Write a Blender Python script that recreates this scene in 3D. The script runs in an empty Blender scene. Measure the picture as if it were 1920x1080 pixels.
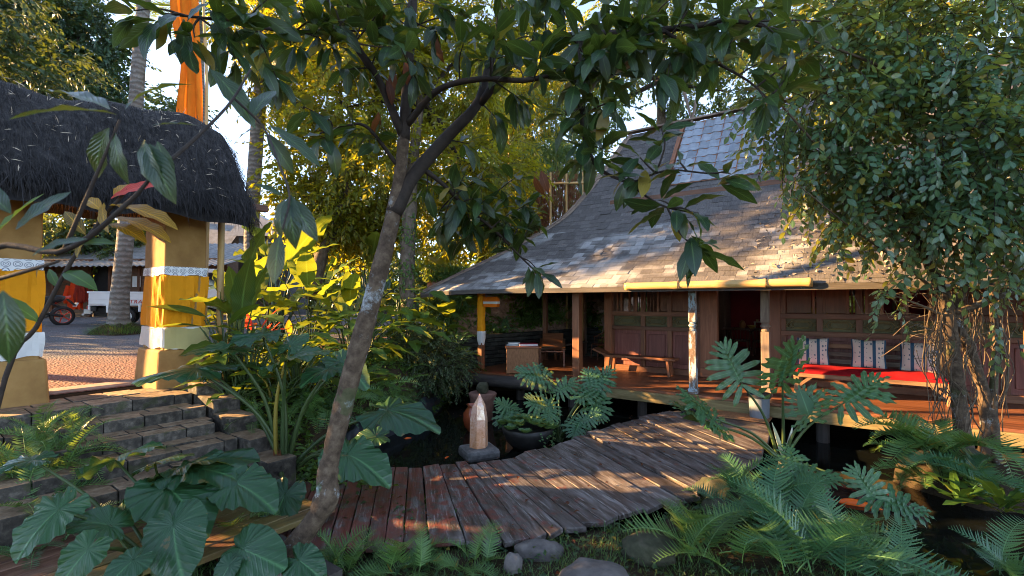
import bpy, math, random
import numpy as np
from mathutils import Vector, Matrix
R = math.radians
rng = np.random.default_rng(7)
random.seed(7)
C = bpy.context.scene.collection
S = bpy.context.scene

# ---------------------------------------------------------------- camera, sky, sun, exposure
CAM = np.array([0.0, 0.0, 1.75]); PITCH = math.atan(25/900)
cam = bpy.data.cameras.new('camera'); camo = bpy.data.objects.new('camera', cam); C.objects.link(camo)
camo.location = CAM; camo.rotation_euler = (math.pi/2+PITCH, 0, 0)
cam.sensor_width = 36; cam.lens = 900/1920*36; cam.clip_start = 0.05; cam.clip_end = 2000
cam.dof.use_dof = True; cam.dof.focus_distance = 7.5; cam.dof.aperture_fstop = 3.6
S.camera = camo
SUN_EL, SUN_AZ = R(15.5), math.atan2(-0.99, 0.12)
world = bpy.data.worlds.new("World"); S.world = world; world.use_nodes = True
wn = world.node_tree
sky = wn.nodes.new('ShaderNodeTexSky'); sky.sky_type = 'NISHITA'; sky.sun_disc = False
sky.sun_elevation = SUN_EL; sky.sun_rotation = SUN_AZ; sky.ozone_density = 2.0; sky.dust_density = 0.0; sky.air_density = 1.0; sky.altitude = 3500
bg = wn.nodes['Background']; bg.inputs['Strength'].default_value = 0.11
hs = wn.nodes.new('ShaderNodeHueSaturation'); hs.inputs['Saturation'].default_value = .72; wn.links.new(sky.outputs[0], hs.inputs['Color']); wn.links.new(hs.outputs[0], bg.inputs[0])
sun = bpy.data.lights.new('sun', 'SUN'); sun.energy = 5.0; sun.angle = R(0.6); sun.color = (1.0, 0.60, 0.24)
suno = bpy.data.objects.new('sun', sun); C.objects.link(suno)
SV = Vector((math.sin(SUN_AZ)*math.cos(SUN_EL), math.cos(SUN_AZ)*math.cos(SUN_EL), math.sin(SUN_EL)))
suno.rotation_euler = SV.to_track_quat('Z', 'Y').to_euler()
S.view_settings.view_transform = 'Standard'; S.view_settings.look = 'None'
S.view_settings.exposure = 2.9; S.view_settings.gamma = 1.0
S.render.engine = 'CYCLES'
cy = S.cycles
cy.max_bounces = 7; cy.diffuse_bounces = 3; cy.glossy_bounces = 3; cy.transmission_bounces = 5; cy.transparent_max_bounces = 6
cy.use_denoising = True; cy.filter_width = 1.0; cy.caustics_reflective = False; cy.caustics_refractive = False
cy.sample_clamp_indirect = 4.0

# ---------------------------------------------------------------- placing: turn a spot of the view into a point of the place
cp, sp = math.cos(PITCH), math.sin(PITCH)
def ray(px, py):
    a, b = (px-960)/900, (540-py)/900
    return np.array([a, cp-b*sp, sp+b*cp])
def at(px, py, Y):
    d = ray(px, py); return CAM+d*(Y/d[1])
def gr(px, py, z):
    d = ray(px, py); return CAM+d*((z-CAM[2])/d[2])
def nz(a):
    a = np.asarray(a, float); return a/(np.linalg.norm(a, axis=-1, keepdims=True)+1e-12)
def smooth(a, b, x):
    t = np.clip((x-a)/(b-a), 0, 1); return t*t*(3-2*t)

# ---------------------------------------------------------------- mesh buffer
class Buf:
    def __init__(s): s.V, s.L, s.T, s.G, s.Rv, s.n = [], [], [], [], [], 0
    def add(s, V, F, G=None, rv=None):
        V = np.asarray(V, float).reshape(-1, 3); k = len(V)
        Fs = F if isinstance(F, list) and len(F) and isinstance(F[0], np.ndarray) else [F]
        for f in Fs:
            if isinstance(f, np.ndarray):
                s.L.append((f+s.n).ravel()); s.T.append(np.full(len(f), f.shape[1]))
            else:
                for q in f: s.L.append(np.array(q)+s.n); s.T.append(np.array([len(q)]))
        s.V.append(V); s.G.append(V if G is None else np.asarray(G, float))
        if rv is None: rv = random.random()
        s.Rv.append(np.broadcast_to(np.asarray(rv, float), (k,))); s.n += k
        return s
    def box(s, c, size, rot=None, rv=None, taper=1.0):
        sx, sy, sz = [q/2 for q in size]; c = np.array(c, float)
        v = np.array([[x*sx, y*sy, z*sz] for z in (-1, 1) for y in (-1, 1) for x in (-1, 1)], float)
        g = v.copy(); o = np.argsort([-sx, -sy, -sz], kind='stable'); g = g[:, o]+np.array([random.random()*40, random.random()*7, random.random()*7])
        if taper != 1: v[4:, :2] *= taper
        if rot is not None: v = v @ np.array(rot.to_3x3() if isinstance(rot, Matrix) else rot).T
        f = np.array([[0, 2, 3, 1], [4, 5, 7, 6], [0, 1, 5, 4], [2, 6, 7, 3], [0, 4, 6, 2], [1, 3, 7, 5]])
        return s.add(v+c, f, g, rv)
    def beam(s, p0, p1, w, h, up=(0, 0, 1), rv=None):
        p0, p1 = np.array(p0, float), np.array(p1, float); x = p1-p0; L = np.linalg.norm(x); x = x/L
        up = np.array(up, float)
        if abs(x@up) > .98: up = np.array([1., 0, 0])
        y = nz(np.cross(up, x)); z = np.cross(x, y)
        return s.box((p0+p1)/2, (L, w, h), np.stack([x, y, z], 1), rv)
    def tube(s, pts, rad, n=8, cap=True, rv=None, wob=0.0):
        P = np.array(pts, float); m = len(P); rad = np.broadcast_to(np.asarray(rad, float), (m,))
        T = nz(np.gradient(P, axis=0)); a = np.array([0, 0, 1.]) if abs(T[0, 2]) < .9 else np.array([1., 0, 0])
        N = nz(np.cross(T[0], a)); Ns = []
        for t in T: N = nz(N-t*(N@t)); Ns.append(N)
        N = np.array(Ns); B = np.cross(T, N); th = np.arange(n)/n*2*math.pi
        rr = rad[:, None]*(1+(wob*rng.normal(size=(m, n)) if wob else 0))
        V = P[:, None]+rr[..., None]*(np.cos(th)[None, :, None]*N[:, None]+np.sin(th)[None, :, None]*B[:, None])
        arc = np.concatenate([[0], np.cumsum(np.linalg.norm(np.diff(P, axis=0), axis=1))])+random.random()*9
        G = np.stack([np.broadcast_to(arc[:, None], (m, n)), rad[:, None]*np.cos(th), rad[:, None]*np.sin(th)], -1)
        i = np.arange(m-1)[:, None]*n; j = np.arange(n)[None]; jn = (j+1) % n
        f = np.stack([i+j, i+jn, i+n+jn, i+n+j], -1).reshape(-1, 4)
        F = [f]
        if cap: F += [np.array([list(range(n))[::-1]]), np.array([[(m-1)*n+q for q in range(n)]])]
        return s.add(V.reshape(-1, 3), F, G.reshape(-1, 3), rv)
    def lathe(s, prof, c=(0, 0, 0), n=24, rv=None, sq=0):
        pr = np.array(prof, float); th = np.arange(n)/n*2*math.pi; m = len(pr)
        k = 1.0 if not sq else 1/np.maximum(abs(np.cos(th)), abs(np.sin(th)))**sq
        V = np.stack([pr[:, :1]*np.cos(th)*k, pr[:, :1]*np.sin(th)*k, np.repeat(pr[:, 1:], n, 1)], -1)+np.array(c, float)
        i = np.arange(m-1)[:, None]*n; j = np.arange(n)[None]; jn = (j+1) % n
        return s.add(V.reshape(-1, 3), np.stack([i+j, i+jn, i+n+jn, i+n+j], -1).reshape(-1, 4), None, rv)
    def sheet(s, Pg, rv=None, G=None, wrap=False):
        Pg = np.asarray(Pg, float); a, b = Pg.shape[:2]
        i = np.arange(a-1)[:, None]*b; j = np.arange(b if wrap else b-1)[None]; jn = (j+1) % b
        f = np.stack([i+j, i+jn, i+b+jn, i+b+j], -1).reshape(-1, 4)
        return s.add(Pg.reshape(-1, 3), f, None if G is None else np.asarray(G).reshape(-1, 3), rv)
    def inst(s, t, P, X, N, sc, rv=None):
        P, X, N = np.atleast_2d(P), nz(np.atleast_2d(X)), np.atleast_2d(N); n = len(P)
        sc = np.broadcast_to(np.asarray(sc, float), (n,)); Y = nz(np.cross(N, X)); Z = np.cross(X, Y)
        V = t['V']; k = len(V)
        W = P[:, None]+sc[:, None, None]*(V[None, :, :1]*X[:, None]+V[None, :, 1:2]*Y[:, None]+V[None, :, 2:]*Z[:, None])
        if rv is None: rv = rng.random(n)
        rvv = np.mod(np.broadcast_to(np.asarray(rv, float), (n,))[:, None]*.6+t['R'][None]*.4, 1.0)
        F = [(np.arange(n)[:, None, None]*k+f[None]).reshape(-1, f.shape[1]) for f in t['F']]
        return s.add(W.reshape(-1, 3), F, np.tile(t['G'], (n, 1)), rvv.ravel())
    def arrays(s): return np.concatenate(s.V), np.concatenate(s.L), np.concatenate(s.T), np.concatenate(s.G), np.concatenate(s.Rv)
    def mesh(s, name, M=None, smooth=False):
        V, L, T, G, Rv = s.arrays()
        if M is not None:
            A = np.array(M); V = V @ A[:3, :3].T+A[:3, 3]
        me = bpy.data.meshes.new(name); me.vertices.add(len(V)); me.vertices.foreach_set('co', V.astype(np.float32).ravel())
        me.loops.add(len(L)); me.loops.foreach_set('vertex_index', L.astype(np.int32))
        me.polygons.add(len(T)); me.polygons.foreach_set('loop_start', np.concatenate([[0], np.cumsum(T)[:-1]]).astype(np.int32))
        me.update(calc_edges=True)
        me.attributes.new('gc', 'FLOAT_VECTOR', 'POINT').data.foreach_set('vector', G.astype(np.float32).ravel())
        me.attributes.new('rv', 'FLOAT', 'POINT').data.foreach_set('value', Rv.astype(np.float32))
        me.polygons.foreach_set('use_smooth', np.full(len(T), bool(smooth)))
        return me
    def tmpl(s):
        V, L, T, G, Rv = s.arrays(); F = []; st = np.concatenate([[0], np.cumsum(T)[:-1]])
        for k in np.unique(T): F.append(L[st[T == k][:, None]+np.arange(k)])
        return dict(V=V, F=F, G=G, R=Rv)

def link(name, me, m, parent=None, bevel=0):
    o = bpy.data.objects.new(name, me); C.objects.link(o)
    if m is not None: me.materials.append(m)
    if parent is not None: o.parent = parent
    if bevel:
        b = o.modifiers.new('bevel', 'BEVEL'); b.width = bevel; b.segments = 2; b.limit_method = 'ANGLE'; b.angle_limit = R(40)
    return o
class Thing:
    """an Empty at the thing's base; parts are given in world space (or in the thing's own space with local=True)"""
    def __init__(s, name, label, cat, loc=(0, 0, 0), rz=0.0, group=None):
        o = bpy.data.objects.new(name, None); C.objects.link(o); o.empty_display_size = .2
        o.location = loc; o.rotation_euler = (0, 0, rz); o['label'] = label; o['category'] = cat
        if group: o['group'] = group
        s.o = o; s.M = Matrix.Translation(Vector(loc)) @ Matrix.Rotation(rz, 4, 'Z'); s.I = s.M.inverted()
    def part(s, name, buf, m, parent=None, bevel=0, smooth=False, local=False, label=None):
        o = link(name, buf.mesh(name, None if local else s.I, smooth), m, parent or s.o, bevel)
        if label: o['label'] = label
        return o
def solo(name, label, cat, buf, m, loc=None, group=None, smooth=False, bevel=0, kind=None):
    V = np.concatenate(buf.V)
    if loc is None: loc = ((V[:, 0].min()+V[:, 0].max())/2, (V[:, 1].min()+V[:, 1].max())/2, V[:, 2].min())
    o = link(name, buf.mesh(name, Matrix.Translation(-Vector(loc)), smooth), m, None, bevel); o.location = loc
    o['label'] = label; o['category'] = cat
    if group: o['group'] = group
    if kind: o['kind'] = kind
    return o
def struct(name, buf, m, smooth=False, bevel=0, kind='structure', label=None):
    o = link(name, buf.mesh(name, None, smooth), m, None, bevel); o['kind'] = kind
    if label: o['label'] = label; o['category'] = name.replace('_', ' ')
    return o
def dup(src, loc, rz, label=None, group=None, sc=1.0):
    r = src.copy(); C.objects.link(r); r.location = loc; r.rotation_euler = (0, 0, rz); r.scale = (sc,)*3
    if label: r['label'] = label
    if group: r['group'] = group
    for ch in list(src.children):
        c = ch.copy(); C.objects.link(c); c.parent = r
        for g in ch.children:
            d = g.copy(); C.objects.link(d); d.parent = c
    return r
def crv(pts, n):
    """Catmull-Rom through pts (any width), n samples"""
    P = np.array(pts, float)
    if len(P) == 2: return P[0]+np.linspace(0, 1, n)[:, None]*(P[1]-P[0])
    Q = np.vstack([2*P[0]-P[1], P, 2*P[-1]-P[-2]]); t = np.linspace(0, len(P)-1-1e-9, n); i = t.astype(int); f = (t-i)[:, None]
    a, b, c, d = Q[i], Q[i+1], Q[i+2], Q[i+3]
    return .5*(2*b+(c-a)*f+(2*a-5*b+4*c-d)*f**2+(3*b-a-3*c+d)*f**3)

# ---------------------------------------------------------------- materials
class N:
    def __init__(s, name):
        s.m = bpy.data.materials.new(name); s.m.use_nodes = True; s.t = s.m.node_tree; s.b = s.t.nodes['Principled BSDF']; s.out = s.t.nodes['Material Output']
    def n(s, typ, **kw):
        q = s.t.nodes.new('ShaderNode'+typ)
        for k, v in kw.items():
            if k in q.inputs and not hasattr(q, k): q.inputs[k].default_value = v
            else: setattr(q, k, v)
        return q
    def l(s, a, b): s.t.links.new(a, b)
    def attr(s, name='gc'): return s.n('Attribute', attribute_name=name)
    def coord(s, kind, stretch=(1, 1, 1)):
        src = s.attr('gc').outputs['Vector'] if kind == 'gc' else s.n('TexCoord').outputs['Object']
        mp = s.n('Mapping'); mp.inputs['Scale'].default_value = stretch; s.l(src, mp.inputs[0]); return mp.outputs[0]
    def noise(s, co, scale, detail=6, rough=.6, dist=0):
        q = s.n('TexNoise'); q.inputs['Scale'].default_value = scale; q.inputs['Detail'].default_value = detail
        q.inputs['Roughness'].default_value = rough; q.inputs['Distortion'].default_value = dist; s.l(co, q.inputs['Vector']); return q.outputs['Fac']
    def ramp(s, fac, stops, mode='LINEAR'):
        q = s.n('ValToRGB'); e = q.color_ramp.elements; q.color_ramp.interpolation = mode
        if not isinstance(stops[0][1], (tuple, list)): stops = [(i/(len(stops)-1)*.5+.25, c) for i, c in enumerate(stops)]
        while len(e) < len(stops): e.new(.5)
        for k, (p, c) in enumerate(stops): e[k].position = p; e[k].color = (*c, 1)
        s.l(fac, q.inputs[0]); return q.outputs[0]
    def math(s, op, a, b=None, c=None):
        q = s.n('Math', operation=op)
        for i, x in enumerate((a, b, c)):
            if x is None: continue
            if isinstance(x, (int, float)): q.inputs[i].default_value = x
            else: s.l(x, q.inputs[i])
        return q.outputs[0]
    def mix(s, f, a, b, blend='MIX'):
        q = s.n('Mix', data_type='RGBA', blend_type=blend)
        for i, x in ((0, f), (6, a), (7, b)):
            if isinstance(x, (int, float)): q.inputs[i].default_value = x
            elif isinstance(x, tuple): q.inputs[i].default_value = (*x, 1)
            else: s.l(x, q.inputs[i])
        return q.outputs[2]
    def val(s, col, amt, src=None):
        """brighten or darken by the piece's own random value"""
        rv = s.attr('rv').outputs['Fac'] if src is None else src
        v = s.math('MULTIPLY_ADD', rv, 2*amt, 1-amt); h = s.n('HueSaturation'); s.l(v, h.inputs['Value']); s.l(col, h.inputs['Color']); return h.outputs[0]
    def bump(s, h, strength, dist=.02):
        q = s.n('Bump'); q.inputs['Strength'].default_value = strength; q.inputs['Distance'].default_value = dist; s.l(h, q.inputs['Height']); s.l(q.outputs[0], s.b.inputs['Normal']); return q.outputs[0]
    def fin(s, col=None, rough=.7, spec=.3, metal=0.0):
        if col is not None:
            if isinstance(col, tuple): s.b.inputs['Base Color'].default_value = (*col, 1)
            else: s.l(col, s.b.inputs['Base Color'])
        if isinstance(rough, (int, float)): s.b.inputs['Roughness'].default_value = rough
        else: s.l(rough, s.b.inputs['Roughness'])
        s.b.inputs['Specular IOR Level'].default_value = spec; s.b.inputs['Metallic'].default_value = metal
        return s.m
def pm(name, cols, scale=5, stretch=(1, 1, 1), detail=6, rough=.7, bump=.3, coord='obj', rv=.2, spec=.3, metal=0.0, dist=.02, distort=0, nr=.6):
    k = N(name); f = k.noise(k.coord(coord, stretch), scale, detail, nr, distort)
    c = k.val(k.ramp(f, cols), rv) if rv else k.ramp(f, cols)
    if bump: k.bump(f, bump, dist)
    return k.fin(c, rough, spec, metal)
def wood(name, cols, scale=3, rough=.6, rv=.25, bump=.35, spec=.35, along=.12):
    k = N(name); co = k.coord('gc', (along, 1, 1)); f = k.noise(co, scale*4, 8, .65, .6); g = k.noise(k.coord('gc', (along*.4, 2.2, 2.2)), scale*14, 4, .6)
    h = k.math('ADD', k.math('MULTIPLY', f, .7), k.math('MULTIPLY', g, .3))
    c = k.val(k.ramp(h, cols), rv); k.bump(h, bump, .01); return k.fin(c, rough, spec)
def leafm(name, cols, trans=.4, tcol=(.30, .36, .02), rough=.4, rib=.5, spec=.4, side=0.0, ribs=9, blot=0.0, old=.02):
    """cols: ramp over the leaf's own random value; light passes through (translucent)"""
    k = N(name); rv = k.math('MULTIPLY_ADD', k.attr('rv').outputs['Fac'], .75, k.math('MULTIPLY_ADD', k.n('ObjectInfo').outputs['Random'], .5, -.12)); c = k.ramp(rv, [(i/(max(1, len(cols)-1)), q) for i, q in enumerate(cols)])
    sx = k.n('SeparateXYZ'); k.l(k.attr('gc').outputs['Vector'], sx.inputs[0]); al, ac = sx.outputs[0], k.math('ABSOLUTE', sx.outputs[1])
    if rib:
        f = k.math('MULTIPLY', k.math('SUBTRACT', 1.0, k.math('SMOOTH_MIN', k.math('MULTIPLY', ac, 9.0), 1.0, .1)), rib); c = k.mix(f, c, tuple(min(1, q*2.4+.02) for q in cols[-1]))
    if old: c = k.mix(k.math('MULTIPLY', k.math('GREATER_THAN', k.math('FRACT', k.math('MULTIPLY', k.attr('rv').outputs['Fac'], 37.73)), 1-old), .85), c, (.26, .19, .025))
    h = None
    if side:
        w = k.math('SINE', k.math('MULTIPLY', k.math('SUBTRACT', al, k.math('MULTIPLY', ac, .35)), ribs*2*math.pi)); w2 = k.math('POWER', k.math('MULTIPLY_ADD', w, .5, .5), 6.0)
        c = k.mix(k.math('MULTIPLY', w2, side), c, tuple(min(1, q*1.9) for q in cols[-1])); h = k.math('MULTIPLY', w2, 1.0)
        k.bump(h, .3, .008)
    if blot:
        f = k.noise(k.coord('obj'), 9, 5); c = k.mix(k.math('MULTIPLY', k.math('GREATER_THAN', f, .66), blot), c, (.16, .10, .03))
    k.fin(c, rough, spec)
    tr = k.n('BsdfTranslucent'); k.l(k.mix(.55, c, tcol), tr.inputs['Color']); mx = k.n('MixShader'); mx.inputs[0].default_value = trans
    k.l(k.b.outputs[0], mx.inputs[1]); k.l(tr.outputs[0], mx.inputs[2]); k.l(mx.outputs[0], k.out.inputs['Surface']); return k.m
def cloth(name, col, rough=.85, trans=.25, var=.12):
    k = N(name); f = k.noise(k.coord('obj'), 6, 5); c = k.mix(f, tuple(q*(1-var) for q in col), tuple(min(1, q*(1+var)) for q in col))
    k.bump(k.noise(k.coord('obj'), 3.5, 3), .5, .06); k.fin(c, rough, .15)
    tr = k.n('BsdfTranslucent'); k.l(c, tr.inputs['Color']); mx = k.n('MixShader'); mx.inputs[0].default_value = trans
    k.l(k.b.outputs[0], mx.inputs[1]); k.l(tr.outputs[0], mx.inputs[2]); k.l(mx.outputs[0], k.out.inputs['Surface']); return k.m

# ---------------------------------------------------------------- leaf shapes (x along, y across, z up; length 1)
def tm_leaf(seg=5, w=.2, fold=.35, droop=.2, peak=.42, tip=1.0, wave=0.0):
    t = np.linspace(0, 1, seg+1); a = np.where(t < peak, t/peak*.5, .5+(t-peak)/(1-peak)*.5)
    h = w*np.sin(math.pi*a)**(.8 if tip == 1 else tip)*(1-.0*t); h[0] = w*.05; h[-1] = .004
    z = -droop*t**2; V = []; G = []
    for i in range(seg+1):
        wv = wave*math.sin(i*2.1)*h[i]
        V += [[t[i], h[i], z[i]+fold*h[i]+wv], [t[i], 0, z[i]], [t[i], -h[i], z[i]+fold*h[i]-wv]]; G += [[t[i], 1, 0], [t[i], 0, 0], [t[i], -1, 0]]
    f = []
    for i in range(seg):
        b = 3*i; f += [[b, b+1, b+4, b+3], [b+1, b+2, b+5, b+4]]
    return dict(V=np.array(V), F=[np.array(f)], G=np.array(G, float), R=np.zeros(len(V)))
def tm_lo(w=.24, fold=.3, droop=.12):
    V = np.array([[0, 0, 0], [.42, w, fold*w], [.42, -w, fold*w], [.45, 0, -.02], [1, 0, -droop]], float)
    return dict(V=V, F=[np.array([[0, 3, 1], [0, 2, 3], [3, 4, 1], [3, 2, 4]])], G=np.array([[0, 0, 0], [.42, 1, 0], [.42, -1, 0], [.45, 0, 0], [1, 0, 0]], float), R=np.zeros(5))
def tm_tooth(n=8, w=.16):
    """a fern pinna with a toothed edge"""
    V, G, f = [], [], []
    for i in range(2*n+1):
        t = i/(2*n); h = w*(1-t**1.6)*(1.0 if i % 2 else .5)+.004; x = t+(.03 if i % 2 else 0)
        V += [[x, h, .15*h-.18*t*t], [t, 0, -.18*t*t], [x, -h, .15*h-.18*t*t]]; G += [[t, 1, 0], [t, 0, 0], [t, -1, 0]]
    for i in range(2*n):
        b = 3*i; f += [[b, b+1, b+4, b+3], [b+1, b+2, b+5, b+4]]
    return dict(V=np.array(V), F=[np.array(f)], G=np.array(G, float), R=np.zeros(len(V)))
def tm_spray(nl, L, leaf, ls, droop=.3, ang=50, rise=.3, seed=0, opp=False):
    """a twig with leaves along it; returns (leaf template, twig points)"""
    r = np.random.default_rng(seed); b = Buf(); t = np.linspace(.12, 1, nl)
    def pos(t): return np.stack([L*t, .06*L*np.sin(3*t+seed), -droop*L*t**2], -1)
    P = pos(t); T = nz(pos(t+.01)-P)
    for k in range(nl):
        for sd in ((1, -1) if opp else ((1 if k % 2 else -1),)):
            a = R(ang+r.normal()*14)*sd*(1-.75*(k == nl-1)); sidev = nz(np.cross([0, 0, 1.], T[k]))
            X = math.cos(a)*T[k]+math.sin(a)*sidev+np.array([0, 0, r.normal()*.25-.22]); Nn = np.array([r.normal()*rise, r.normal()*rise, 1])
            b.inst(leaf, P[k], X, Nn, ls*(.75+.45*r.random()), [r.random()])
    tt = np.linspace(0, 1, 5); return b.tmpl(), pos(tt)
def tm_tubes(P, r0, r1, n=3):
    b = Buf(); b.tube(P, np.linspace(r0, r1, len(P)), n, cap=False); return b.tmpl()
def crown(bl, bw, blobs, sprays, droop=.25, sc=(.8, 1.25), shell=.45, seed=0, out=.8, flat=1.0):
    r = np.random.default_rng(seed)
    for (c, rad, n) in blobs:
        d = nz(r.normal(size=(n, 3))); q = shell+(1-shell)*r.random(n)**.6
        P = np.array(c)+d*np.array(rad)*q[:, None]*(1+.12*r.normal(size=(n, 1)))
        X = nz(d*out+r.normal(size=(n, 3))*.55+np.array([0, 0, -droop])); Nn = nz(np.array([0, 0, 1.])*flat+r.normal(size=(n, 3))*.35)
        s = sc[0]+(sc[1]-sc[0])*r.random(n); rv = r.random(n); w = r.integers(0, len(sprays), n)
        for k, (tl, tw) in enumerate(sprays):
            m = w == k
            if m.any():
                bl.inst(tl, P[m], X[m], Nn[m], s[m], rv[m])
                if bw is not None: bw.inst(tw, P[m], X[m], Nn[m], s[m], rv[m])
def limbs(bw, start, ends, r0, r1, sag=.0, n=6, seg=7, seed=0):
    r = np.random.default_rng(seed)
    for e in ends:
        s0 = np.array(start, float); e = np.array(e, float); m = (s0+e)/2+r.normal(size=3)*.08*np.linalg.norm(e-s0)+np.array([0, 0, sag])
        bw.tube(crv([s0, m, e], seg), np.linspace(r0, r1, seg), n, cap=False)
# ---------------------------------------------------------------- ground and water
GP = np.array([-4.4, 6.31]); gD = np.array([.6, .8]); gN = np.array([.8, -.6])     # the gate: foot of the right pillar, along, outward
ZC = .6
POND = np.array([(-2.55, 6.3), (-2.7, 7.7), (-2.2, 9.0), (-1.75, 10.2), (-1.7, 12.9), (1, 12.6), (4, 11.5), (8, 8.6), (7.4, 7.0), (6.5, 7.0), (5.6, 7.0), (5.0, 6.3), (5.3, 5.5), (6.3, 5.3), (8.5, 4.6), (9, 3.0), (5, 2.6), (3.7, 3.6), (3.1, 4.5), (2.3, 5.2), (1.7, 5.0), (1.2, 4.55), (.5, 4.6), (-.2, 4.9), (-1.1, 5.2), (-1.9, 5.6)])
def pond_d(X, Y):
    """signed distance to the pond edge, negative inside"""
    d = np.full(X.shape, 1e9); ins = np.zeros(X.shape, bool); n = len(POND)
    for i in range(n):
        a, b = POND[i], POND[(i+1) % n]; e = b-a; t = np.clip(((X-a[0])*e[0]+(Y-a[1])*e[1])/(e@e), 0, 1)
        d = np.minimum(d, np.hypot(X-a[0]-t*e[0], Y-a[1]-t*e[1]))
        c = ((a[1] > Y) != (b[1] > Y)); ins ^= c & (X < (b[0]-a[0])*(Y-a[1])/(b[1]-a[1]+1e-12)+a[0])
    return np.where(ins, -d, d)
def hnoise(X, Y, s):
    return (np.sin(X*s*1.3+1.7*np.sin(Y*s*.9))+np.sin(Y*s*1.1+2.1*np.sin(X*s*.7+1)))*.25
def hgt(X, Y):
    X = np.asarray(X, float); Y = np.asarray(Y, float)
    gd = (X-GP[0])*gN[0]+(Y-GP[1])*gN[1]; ga = (X-GP[0])*gD[0]+(Y-GP[1])*gD[1]
    yard = ZC-.012+.045*np.clip(-gd-1.0, 0, 12)
    low = -.34+.05*hnoise(X, Y, 3)
    w = np.where((ga < .15) & (ga > -3), smooth(-.75, -.3, gd), smooth(-.1, 2.3, gd))
    w = np.maximum(w, smooth(-2.5, -1.3, X)); h = yard*(1-w)+low*w
    h = np.where(Y > 12.5, h+smooth(12.5, 30, Y)*smooth(-6, 0, X)*.6, h)
    pd = pond_d(X, Y); m = 1-smooth(-.35, .12, pd)
    return h*(1-m)+(-1.25)*m
def axis(lo, hi, step, far):
    core = np.arange(lo, hi+1e-6, step); g = [];  q = step
    x = 0.0
    while x < far: q *= 1.35; x += q; g.append(x)
    g = np.array(g); return np.concatenate([lo-g[::-1], core, hi+g])
ax, ay = axis(-9, 9, .11, 900), axis(1.5, 15, .11, 900)
XX, YY = np.meshgrid(ax, ay, indexing='ij'); ZZ = hgt(XX, YY)+.018*hnoise(XX, YY, 9)*(XX > -4)
b = Buf(); b.sheet(np.stack([XX, YY, ZZ], -1), rv=.5)
k = N('soil'); co = k.coord('obj'); f = k.noise(co, 4, 8); g2 = k.noise(co, 40, 6)
c = k.mix(k.math('MULTIPLY', g2, .8), k.ramp(f, [(.02, .014, .008), (.045, .03, .016), (.03, .04, .012)]), (.05, .035, .02)); k.bump(g2, .9, .03); M_SOIL = k.fin(c, .9, .2)
struct('ground', b, M_SOIL, smooth=True)

# courtyard gravel: a sheet just above the ground
k = N('gravel'); co = k.coord('obj'); v = k.n('TexVoronoi'); v.inputs['Scale'].default_value = 28; k.l(co, v.inputs['Vector'])
f = k.noise(co, 1.2, 5); g2 = k.noise(co, 55, 4)
c = k.ramp(k.math('ADD', k.math('MULTIPLY', g2, .6), k.math('MULTIPLY', f, .4)), [(.07, .07, .075), (.13, .13, .14), (.22, .22, .235)])
sx = k.n('SeparateXYZ'); k.l(k.attr('gc').outputs['Vector'], sx.inputs[0])
red = k.math('MULTIPLY', k.math('SMOOTH_MIN', k.math('MAXIMUM', k.math('ADD', k.math('MULTIPLY_ADD', sx.outputs[1], 1.0, 0), k.math('MULTIPLY_ADD', f, 1.6, -.8)), 0.0), 1.0, .3), .75)
c = k.mix(red, c, k.ramp(g2, [(.10, .035, .022), (.22, .085, .055), (.30, .13, .09)])); k.bump(v.outputs['Distance'], 1.0, .03); M_GRAVEL = k.fin(c, .85, .25)
b = Buf(); na, nb = 60, 44
al = np.linspace(-9, 12, na)[:, None]; out = -np.linspace(.78, 17, nb)[None]**1.0
out = out-.9*smooth(.4, 2.0, al); PX = GP[0]+gD[0]*al+gN[0]*out; PY = GP[1]+gD[1]*al+gN[1]*out
G = np.stack([PX, np.broadcast_to(1.0-smooth(3.0, 5.2, -out), PX.shape), PX*0], -1)
b.sheet(np.stack([PX, PY, hgt(PX, PY)+.012], -1)[:, ::-1], G=G[:, ::-1], rv=.5); struct('gravel_courtyard', b, M_GRAVEL)

# water
k = N('pond_water'); k.b.inputs['Base Color'].default_value = (.006, .007, .006, 1); k.b.inputs['Roughness'].default_value = .04
k.b.inputs['IOR'].default_value = 1.33; k.bump(k.noise(k.coord('obj'), 3.0, 3), .06, .03); M_WATER = k.m
b = Buf(); b.add([(-3.2, 2.2, -.6), (10, 2.2, -.6), (10, 13.2, -.6), (-3.2, 13.2, -.6)], np.array([[0, 1, 2, 3]])); struct('pond_water', b, M_WATER)

# ---------------------------------------------------------------- materials used all over
M_DARKWOOD = wood('dark_teak', [(.051, .020, .010), (.128, .051, .024), (.238, .105, .051)], 3, .5)
M_REDWOOD = wood('reddish_teak', [(.084, .031, .014), (.182, .070, .031), (.294, .126, .063)], 3, .48)
M_FLOOR = wood('floor_boards', [(.077, .028, .014), (.168, .064, .031), (.252, .112, .056)], 3, .38, rv=.3)
M_GREYWOOD = wood('weathered_post', [(.07, .05, .04), (.17, .12, .09), (.33, .27, .21)], 4, .75)
M_LOG = wood('dark_log', [(.02, .018, .016), (.055, .046, .04), (.11, .09, .075)], 3, .8, bump=.6)
M_MUD = pm('earth_plaster', [(.22, .115, .036), (.32, .18, .06), (.40, .24, .09)], 3, rough=.92, bump=.5, rv=.05)
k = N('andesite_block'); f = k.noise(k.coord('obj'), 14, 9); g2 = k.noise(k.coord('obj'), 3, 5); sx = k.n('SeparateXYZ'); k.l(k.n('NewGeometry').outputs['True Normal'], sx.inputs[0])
top_light = k.math('MULTIPLY', k.math('GREATER_THAN', sx.outputs[2], .6), k.ramp(g2, [(.30, (.45,)*3), (.6, (1, 1, 1))]))     # upper faces tinted tan: light on the treads put into the colour
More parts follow.
